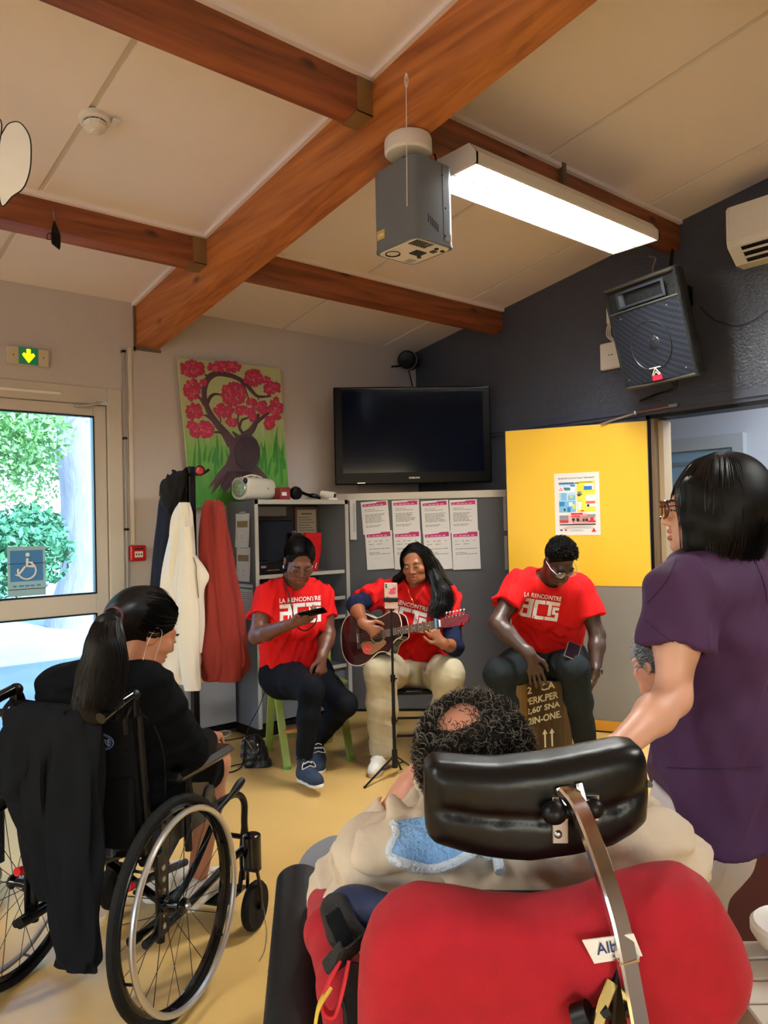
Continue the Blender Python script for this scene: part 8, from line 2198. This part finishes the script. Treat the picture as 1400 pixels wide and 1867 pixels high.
c, H = J['hc'], J['H']; Ph = lambda x, y, z: c + H @ Vector((x, y, z))
g = Sdf(*bbox_of([c], .24), .0052)
g.ell(Ph(0, -.024, .036), (.088, .108, .095), H); g.ell(Ph(0, -.055, .052), (.084, .086, .082), H, .04)
for sx in (-1, 1): g.chain([Ph(sx * .066, .05, .05), Ph(sx * .074, .05, -.03), Ph(sx * .072, .045, -.09), Ph(sx * .066, .05, -.135)], [.026, .026, .024, .014], k=.03); g.chain([Ph(sx * .07, .0, .02), Ph(sx * .078, -.005, -.05), Ph(sx * .070, .0, -.12)], [.034, .034, .022], k=.04); g.chain([Ph(sx * .055, -.06, .0), Ph(sx * .058, -.05, -.10)], [.055, .036], k=.05)
g.chain([Ph(0, -.09, .0), Ph(0, -.08, -.09)], [.068, .045], k=.05); g.ell(Ph(0, .105, -.03), (.052, .05, .13), H, .012, 'sub'); hr = g.build('hair', M['hair_black'], p5)
gd = []
for a_ in np.linspace(-2.62, 2.62, 27):
    sx, cy = math.sin(a_), -math.cos(a_); k2 = 1 if cy < 0 else .82
    gd.append([Ph(.014 * sx, -.03 + .02 * cy, .134), Ph(.070 * sx, -.025 + .080 * cy, .106), Ph(.102 * sx, -.02 + .116 * cy, .035), Ph(.108 * sx, -.015 + .122 * cy * k2, -.05), Ph(.098 * sx, -.01 + .108 * cy * k2, -.115), Ph(.092 * sx, -.005 + .096 * cy * k2, -.145)])
strands('hair_strands', gd, 2200, mat('bob hair', (17, 14, 15), .4, spec=.3), hr, .0013, .006, 15, 4, .0015)
gl = lambda x, y, z: Ph(x, y, z); b = MB()
for sx in (-1, 1): b.tube([gl(sx * (.035 + .028 * math.cos(t_)), .115 - .008 * abs(math.cos(t_)), -.004 + .022 * math.sin(t_)) for t_ in np.linspace(0, 6.28, 24)[:-1]], .0028, 6, closed=True); b.tube([gl(sx * .063, .107, .004), gl(sx * .080, .06, .006), gl(sx * .082, .0, .006)], .003, 6, flat=.6)
b.tube([gl(-.008, .117, .004), gl(0, .119, .006), gl(.008, .117, .004)], .0026, 6); go = b.build('glasses', mat('burgundy frame', (84, 22, 40), .25), p5)
for sx in (-1, 1): b = MB(); ring = [gl(sx * (.035 + .027 * math.cos(t_)), .1135, -.004 + .021 * math.sin(t_)) for t_ in np.linspace(0, 6.28, 20)[:-1]]; b.add(ring, [tuple(range(len(ring)))]); b.build('lens', glass('amber lens', (.95, .88, .72), .02, .15), go, smooth=False)

# ---------------------------------------------------------------- man in the red wheelchair
J = dict(hc=at(868, 1418, 1.22), nb=at(905, 1530, 1.17), sL=at(715, 1590, 1.19), sR=at(1165, 1585, 1.15), eL=at(640, 1640, 1.38), wL=at(748, 1436, 1.36), eR=at(1230, 1720, 1.35), wR=at(1130, 1700, 1.58), pv=at(930, 1880, 1.30), hipL=at(850, 1880, 1.36), hipR=at(1010, 1880, 1.36), kL=at(614, 1604, 1.78), kR=at(960, 1640, 1.88), tipL=at(800, 1380, 1.25), tipR=at(1100, 1700, 1.7))
J['aL'] = ht(J['kL'] + FW * .05, .1); J['aR'] = ht(J['kR'] + FW * .05, .1)
J['H'] = head_frame(FW * .93 - RT * .20 - UP * .28, R(-10))
J['hL'] = (RT * .55 + UP * .75 + FW * .05, -RT * .8 + UP * .3, FW, dict(curl=(.4, .6, .4))); J['hR'] = (FW * .8 - RT * .4, UP, -RT, dict(curl=(.3, .4, .3)))
p6 = thing('person', ht(J['pv'], 0), 'curly grey-haired man in beige jacket slumped in the red wheelchair', 'person')
sk6 = skin('ruddy skin', (210, 148, 124)); g = body_sdf(J, .0058, girth=1.1, head_s=1.04, arm_r=1.05); g.build('body', sk6, p6)
M['beige'] = mat('beige linen', (206, 190, 168), .9, var=.10, vscale=9, bump=.8, bscale=16)
lat = (J['sL'] - J['sR']).normalized()
g = Sdf(*bbox_of([J['sL'], J['sR'], J['eL'], J['eR'], J['pv'], at(905, 1480, 1.17), J['wL']], .14), .0062)
torso(g, J, .016, 1.16, 1.1)
g.chain([J['sR'], at(940, 1545, 1.17), J['sL']], [.068, .060, .066], k=.05)
g.chain([J['sL'], J['sL'].lerp(J['eL'], .6), J['eL'], J['eL'].lerp(J['wL'], .5), J['eL'].lerp(J['wL'], .84)], [.068, .064, .060, .054, .048], k=.02)
g.chain([J['sR'], J['eR'], J['eR'].lerp(J['wR'], .8)], [.072, .064, .05], k=.04)
g.ripple(wrinkle(.022, 75, 41)); g.cap(J['nb'] + UP * .02, J['hc'] - UP * .03, .070, .078, k=.006, op='sub')
ax_ = (J['wL'] - J['eL']).normalized(); e_ = J['eL'].lerp(J['wL'], .82); g.plane(e_, ax_, lo=np.array(e_) - .09, hi=np.array(e_) + .09); g.cap(e_ - ax_ * .02, e_ + ax_ * .06, .034, .040, k=0, op='sub')
jk = g.build('jacket', M['beige'], p6); bv6 = bvh_of(*g.last)
b = MB(); b.lathe([(.008, 0), (.009, .003), (.004, .004)], at(735, 1487, 1.30), -FW, 14); b.build('cuff_button', M['steel'], jk)
trousers(p6, J, mat('grey trousers', (120, 124, 132), .85, var=.08), (.105, .085, .07), h=.009, seed=44, amp=.004, top=J['pv'] + UP * .1)
for S in 'LR': hl = ht(J['a' + S], .02); foot(p6, hl - FW * .05, hl + FW * .2, L_=.28, upper=M['black_plastic'], sole=M['rubber'])
c, H = J['hc'], J['H']; HS = 1.04; Ph = lambda x, y, z: c + H @ Vector((x, y, z)) * HS
M['grey_hair'] = mat('grizzled hair', (58, 52, 48), .7, var=.6, vscale=30); M['dark_hair'] = mat('dark curly hair', (34, 29, 26), .7, spec=.15, var=.4, vscale=30)
g = Sdf(*bbox_of([c], .22), .005); g.ell(Ph(0, -.016, .030), (.0815, .1015, .092), H); g.ripple(wrinkle(.004, 150, 7)); g.plane(Ph(0, .06, .05), H @ Vector((0, .9, -.4)), k=.01); g.plane(Ph(0, -.02, -.06), H @ Vector((0, .2, -1)), k=.01)
g.ell(Ph(-.026, -.075, .108), (.030, .030, .022), H, .03, 'sub'); hr = g.build('hair', mat('scalp hair', (44, 36, 32), .9, bump=.9, bscale=120), p6)
vb = Vector((-.30, -.58, .76)).normalized(); ang = lambda v: Vector((v.x * 1.0, v.y, v.z)).dot(vb)
bald = lambda v: v.z > -.6 and v.y < .75 and rng.random() < max(.10, min(1, (.985 - ang(v)) / .11))
curls('hair_curls', c, H, (.083, .103, .092), 5200, M['dark_hair'], hr, .011, .0006, bald, 16, (0, -.02, .032), .7)
curls('grey_curls', c, H, (.084, .104, .093), 1300, mat('grey hair', (104, 97, 90), .6), hr, .013, .0006, bald, 18, (0, -.02, .032), .8)
# light blue towel over his shoulders
tw = thing('blue_towel', at(800, 1560, 1.12), 'light blue towel with white hem over the man\'s left shoulder', 'towel')
def on6(px, py, lift=.008):
    d_ = (at(px, py, 1) - CAM).normalized(); hp_ = bv6.ray_cast(CAM, d_, 4)[0]
    p = at(px, py, 1.10) if hp_ is None else hp_
    return p - d_ * lift
rows = []
for i in range(13):
    t_ = i / 12; x = 716 + (905 - 716) * t_; yb = 1565 + 30 * math.sin(math.pi * min(1, t_ * 1.15)) - 26 * t_ + (18 if t_ > .9 else 0); yt = 1500 - 10 * math.sin(math.pi * t_)
    rows.append([on6(x + 6 * math.sin(j), yt + (yb - yt) * j / 6, .010 + .006 * math.sin(i * .9)) for j in range(7)])
cen = [[p + FW * .006 for p in r_] for r_ in rows]
b = MB(); b.grid(rows); b.grid([r_[::-1] for r_ in cen]); b.build('cloth', mat('blue terry cloth', (128, 172, 220), .95, var=.12, vscale=50, bump=.8, bscale=180), tw)
b = MB(); b.tube(crom([r_[-1] for r_ in rows] + [on6(912, 1590, .014)], 3), .0075, 8); b.tube(crom([rows[0][j] for j in range(7)], 3), .006, 8); b.build('hem', mat('white terry', (214, 226, 238), .95, bump=.8, bscale=200), tw)

# ---------------------------------------------------------------- person half hidden behind the purple tunic
J = dict(hc=at(1203, 1208, 2.75), nb=at(1250, 1268, 2.8), sL=at(1230, 1310, 2.65), sR=at(1330, 1310, 2.95), eL=at(1235, 1400, 2.7), wL=at(1225, 1450, 2.75), eR=at(1330, 1420, 3.0), wR=at(1270, 1460, 3.0), pv=at(1300, 1480, 2.85), hipL=at(1290, 1490, 2.8), hipR=at(1310, 1490, 2.95), kL=at(1230, 1480, 3.1), kR=at(1250, 1480, 3.25))
J['aL'] = ht(J['kL'], .1); J['aR'] = ht(J['kR'], .1); J['H'] = head_frame(-RT * .5 + FW * .8 - UP * .25)
p7 = thing('person', ht(J['pv'], 0), 'grey-haired person mostly hidden behind the woman in purple', 'person')
g = body_sdf(J, .009); g.build('body', sk6, p7); tshirt(p7, J, M['charcoal'], h=.010, hem=J['pv'], amp=.004); trousers(p7, J, M['charcoal'], h=.011)
c, H = J['hc'], J['H']; Ph = lambda x, y, z: c + H @ Vector((x, y, z))
g = Sdf(*bbox_of([c], .2), .006); g.ell(Ph(0, -.02, .036), (.086, .104, .092), H); g.plane(Ph(0, .06, .05), H @ Vector((0, .9, -.4))); g.cap(Ph(0, -.07, 0), Ph(0, -.06, -.06), .05, .04, k=.03)
hr = g.build('hair', mat('grey hair mass', (70, 74, 80), .6, var=.3, vscale=40), p7); curls('hair_curls', c, H, (.088, .106, .094), 500, mat('silver hair', (130, 136, 144), .5), hr, .016, .0014, lambda v: v.z > -.5 and v.y < .7, 22, (0, -.02, .036), .5)
# ---------------------------------------------------------------- coat stand and coats
cpole = hit(357, 1338, (.42, 0, 0), (1, 0, 0)); cpole.z = 0
zc = lambda py: hit(357, py, cpole, FW).z
cst = thing('coat_stand', cpole, 'black coat stand with red knob beside the cabinet', 'coat stand')
ztp = zc(850)
MB().box((cpole.x - .022, cpole.y - .022, .02), (cpole.x + .022, cpole.y + .022, ztp), bev=.003).build('pole', M['black_metal'], cst, smooth=False)
MB().lathe([(.19, 0), (.19, .012), (.17, .02), (.03, .024)], cpole, (0, 0, 1), 28).build('base', M['black_metal'], cst)
for i, d in enumerate((RT * 1.0, -RT, FW, -FW)):
    a = Vector((cpole.x, cpole.y, ztp - .05)); d = Vector((d.x, d.y, 0)).normalized()
    MB().tube(crom([a, a + d * .07 - UP * .0, a + d * .12 + UP * .03], 5), .008, 8).build('hook', M['black_metal'], cst)
kb = at(364, 858, (cpole - CAM).dot(FW) - .05); b = MB(); b.lathe([(.012, 0), (.032, .004), (.034, .016), (.028, .02)], kb + FW * .02, -FW, 22); b.build('knob_ring', M['black_plastic'], cst)
b = MB(); b.lathe([(.026, 0), (.024, .006), (.0, .009)], kb - FW * .0005, -FW, 22); b.build('red_knob', mat('red reflector', (170, 30, 36), .2), cst)
def coat(name, lab, pts, m, folds, amp, seed, extra=None):
    "pts: (px, py, half-width px, depth offset, half-depth m)"
    Zc = (cpole - CAM).dot(FW)
    t = thing(name, at(pts[-1][0], pts[-1][1], Zc), lab, 'coat', 'coats on the coat stand')
    st = [(at(x, y, Zc + dz), RT * (w * Zc / F_PX), FW * hd, amp * (.4 + .6 * i / len(pts))) for i, (x, y, w, dz, hd) in enumerate(pts)]
    vs, fs = loft(smooth_stations(st, 6), 72, folds, seed=seed, power=2.0); b = MB(); b.add(vs, fs); b.build('body', m, t)
    return t, Zc
m_w = mat('cream cotton', (236, 228, 210), .9, var=.06, vscale=8, bump=.8, bscale=12, stretch=(1, 1, .2)); m_r = mat('rust red cloth', (138, 42, 32), .9, var=.15, vscale=9, bump=.8, bscale=12, stretch=(1, 1, .2)); m_n = mat('navy cloth', (14, 20, 38), .9, var=.2, vscale=9)
t1, Zc = coat('navy_coat', 'navy hooded coat hanging behind the cream coat', [(330, 862, 12, .10, .03), (318, 905, 26, .10, .05), (312, 960, 28, .10, .06), (306, 1060, 30, .10, .06), (302, 1130, 30, .10, .06), (300, 1200, 28, .10, .05)], m_n, 6, .10, 1)
g = Sdf(*bbox_of([at(x, y, Zc + z) for x in (295, 352) for y in (850, 940) for z in (0, .14)], .03), .008); g.chain([at(332, 872, Zc + .06), at(312, 892, Zc + .05), at(310, 920, Zc + .05)], [.06, .075, .06], k=.05); g.ripple(wrinkle(.022, 70, 3)); g.build('hood', mat('black fleece', (14, 15, 18), .95), t1)
t2, Zc = coat('cream_coat', 'long cream coat with loose sleeve hanging on the stand', [(336, 916, 9, -.06, .03), (333, 940, 18, -.08, .05), (330, 990, 22, -.09, .06), (326, 1060, 30, -.09, .07), (322, 1130, 36, -.09, .08), (318, 1190, 42, -.09, .08), (316, 1236, 46, -.09, .08), (316, 1244, 45, -.09, .07)], m_w, 8, .24, 4)
st = smooth_stations([(at(x, y, Zc - .17), RT * (w * Zc / F_PX), FW * .035, .08) for x, y, w in ((340, 960, 10), (342, 1020, 14), (342, 1090, 19), (343, 1160, 20), (347, 1220, 17), (351, 1252, 15), (351, 1258, 15))], 6); vs, fs = loft(st, 40, 4, seed=5); b = MB(); b.add(vs, fs); b.build('sleeve', m_w, t2)
st = smooth_stations([(at(x, y, Zc - .14), RT * (w * Zc / F_PX), FW * .03, .1) for x, y, w in ((352, 1012, 4), (362, 1040, 14), (366, 1056, 14), (362, 1080, 10), (360, 1140, 12), (360, 1190, 8))], 6); vs, fs = loft(st, 32, 4, seed=6); b = MB(); b.add(vs, fs); b.build('front_flap', m_w, t2)
b = MB(); b.tube(crom([at(x, y, Zc - .19) for x, y in ((350, 1012), (357, 1030), (358, 1050), (362, 1090))], 5), .003, 5); b.build('drawstring', M['brown_frame'], t2)
t3, Zc = coat('rust_coat', 'rust red coat hanging right of the pole', [(388, 912, 12, -.02, .04), (388, 935, 20, -.04, .05), (392, 1000, 28, -.04, .06), (400, 1080, 36, -.05, .07), (405, 1150, 41, -.05, .08), (408, 1205, 42, -.05, .08), (404, 1234, 36, -.05, .07), (402, 1240, 34, -.05, .06)], m_r, 7, .24, 7)
st = smooth_stations([(at(x, y, Zc - .10), RT * (w * Zc / F_PX), FW * .04, .1) for x, y, w in ((398, 915, 8), (402, 960, 12), (404, 1030, 14), (412, 1110, 17), (420, 1190, 20), (420, 1236, 19), (419, 1242, 18))], 6); vs, fs = loft(st, 36, 4, seed=8); b = MB(); b.add(vs, fs); b.build('sleeve', m_r, t3)
# pale cupboard behind the coats, cables and handbag on the floor
b = MB().box((.02, -2.35, .10), (.20, -1.99, .62)); tag(b.build('low_cupboard', mat('pale grey board', (150, 150, 154), .6), smooth=False), 'low pale grey cupboard on the white wall behind the coats', 'cupboard')
gf = lambda px, py, z=.006: hit(px, py, (0, 0, z), (0, 0, 1))
b = MB()
b.tube(crom([gf(x, y) for x, y in ((372, 1342), (392, 1336), (412, 1332), (421, 1336), (408, 1344), (385, 1347), (372, 1352))], 6), .006, 6); tag(b.build('white_cable', M['white_plastic']), 'white cable lying on the floor beside the cabinet foot', 'cable')
b = MB(); b.tube(crom([gf(x, y) for x, y in ((366, 1338), (400, 1350), (440, 1345), (470, 1338))], 6), .004, 6); b.tube(crom([at(482, 1262, 4.95), at(472, 1290, 4.95), at(456, 1320, 4.98), gf(448, 1345, .004), gf(446, 1362, .004)], 6), .003, 6); tag(b.build('black_cable', M['black_plastic']), 'thin black cables running behind the green stool', 'cable')
hb_ = gf(462, 1396, 0); hz = thing('handbag', hb_, 'small black leather handbag on the floor beside the green stool', 'handbag'); ZB = (hb_ - CAM).dot(FW)
ol = [(442, 1350), (455, 1340), (468, 1338), (482, 1352), (490, 1380), (497, 1400), (480, 1402), (455, 1404), (443, 1392), (439, 1370)]
HBM = basis(at(466, 1372, ZB), RT, UP, -FW); P = [((x - 466) * ZB / F_PX, -(y - 1372) * ZB / F_PX) for x, y in ol]
g = Sdf(*bbox_of([HBM @ Vector((x, y, z)) for x, y in P for z in (-.07, .07)], .02), .0055); g.poly(P, HBM, .05, .035); g.ripple(wrinkle(.005, 120, 5)); g.build('pouch', mat('black leather', (14, 15, 20), .35, bump=.3, bscale=80), hz)
b = MB(); b.tube(crom([gf(444, 1392, .01), gf(425, 1396, .008), gf(405, 1404, .008), gf(418, 1408, .008), gf(440, 1398, .012), at(446, 1370, ZB - .06), at(447, 1350, ZB - .05), at(458, 1341, ZB)], 6), .006, 6, flat=.5); b.tube(crom([at(470, 1342, ZB - .05), at(474, 1365, ZB - .07), at(462, 1392, ZB - .07), at(446, 1402, ZB - .04)], 6), .004, 6); b.build('strap', M['black_fabric'], hz)
b = MB(); b.tube([at(449, 1349, ZB - .055), at(459, 1364, ZB - .06)], .003, 6); b.ell(at(470, 1358, ZB - .058), (.006, .006, .009)); b.ell(at(446, 1346, ZB - .05), (.005, .005, .005)); b.build('zip', M['chrome'], hz)
# ---------------------------------------------------------------- maroon armchair, white stool and pale crate at the right edge
mp_ = ht(at(1378, 1480, 2.30), 0); mc = thing('maroon_armchair', mp_, 'dark maroon armchair under the half hidden grey-haired person', 'armchair'); MM = basis(mp_, cx_, cy_, UP)
m_m = mat('maroon leatherette', (70, 8, 14), .5, var=.15, vscale=6)
g = Sdf(*bbox_of([MM @ Vector((x, y, z)) for x in (-.26, .3) for y in (-.12, .1) for z in (.02, .75)], .05), .011)
g.poly([(-.24, .05), (.26, .05), (.27, .62), (.2, .72), (-.14, .72), (-.22, .62)], MM @ Matrix(((1, 0, 0, 0), (0, 0, -1, 0), (0, 1, 0, 0), (0, 0, 0, 1))), .06, .04); g.build('backrest', m_m, mc)
MB(MM).box((-.24, .05, .12), (.26, .55, .40), bev=.04).build('seat', m_m, mc)
for sx in (-.22, .24):
    for sy in (-.03, .5): MB(MM).cyl((sx, sy, 0), (sx, sy, .13), .018, n=10).build('leg', M['black_metal'], mc)
ws = thing('side_table', ht(at(1440, 1690, 1.30), 0), 'round white table edge at the right border of the photo', 'table'); wp = at(1452, 1690, 1.30)
MB().lathe([(.02, -.03), (.062, -.028), (.072, -.012), (.072, .0), (.066, .006), (.058, .0), (.0, -.002)], wp, (0, 0, 1), 36).build('top', M['white_plastic'], ws); MB().cyl((wp.x, wp.y, 0), (wp.x, wp.y, wp.z - .03), .025, n=14).build('stem', M['white_plastic'], ws); MB().lathe([(.13, 0), (.13, .012), (.03, .02)], (wp.x, wp.y, 0), (0, 0, 1), 28).build('foot', M['white_plastic'], ws)
wk = at(1392, 1812, 1.22); kz = wk.z; cr = thing('pale_crate', ht(wk, 0), 'pale wooden crate beside the red wheelchair at lower right', 'crate'); KM = basis(ht(wk, 0), cx_, cy_, UP); m_k = mat('whitewashed wood', (206, 196, 182), .7, var=.1, vscale=12)
for k in range(4): MB(KM).box((-.04, -.08 + .06 * k, kz - .012), (.34, -.025 + .06 * k, kz), bev=.003).build('plank', m_k, cr, smooth=False)
for k in range(5): MB(KM).box((-.04 + .078 * k, -.09, .02), (.03 + .078 * k, -.075, kz - .012), bev=.002).build('plank', m_k, cr, smooth=False)
for x in (-.035, .31): MB(KM).box((x, -.075, 0), (x + .03, .15, kz - .012)).build('side_panel', m_k, cr, smooth=False)
# other small things on the floor
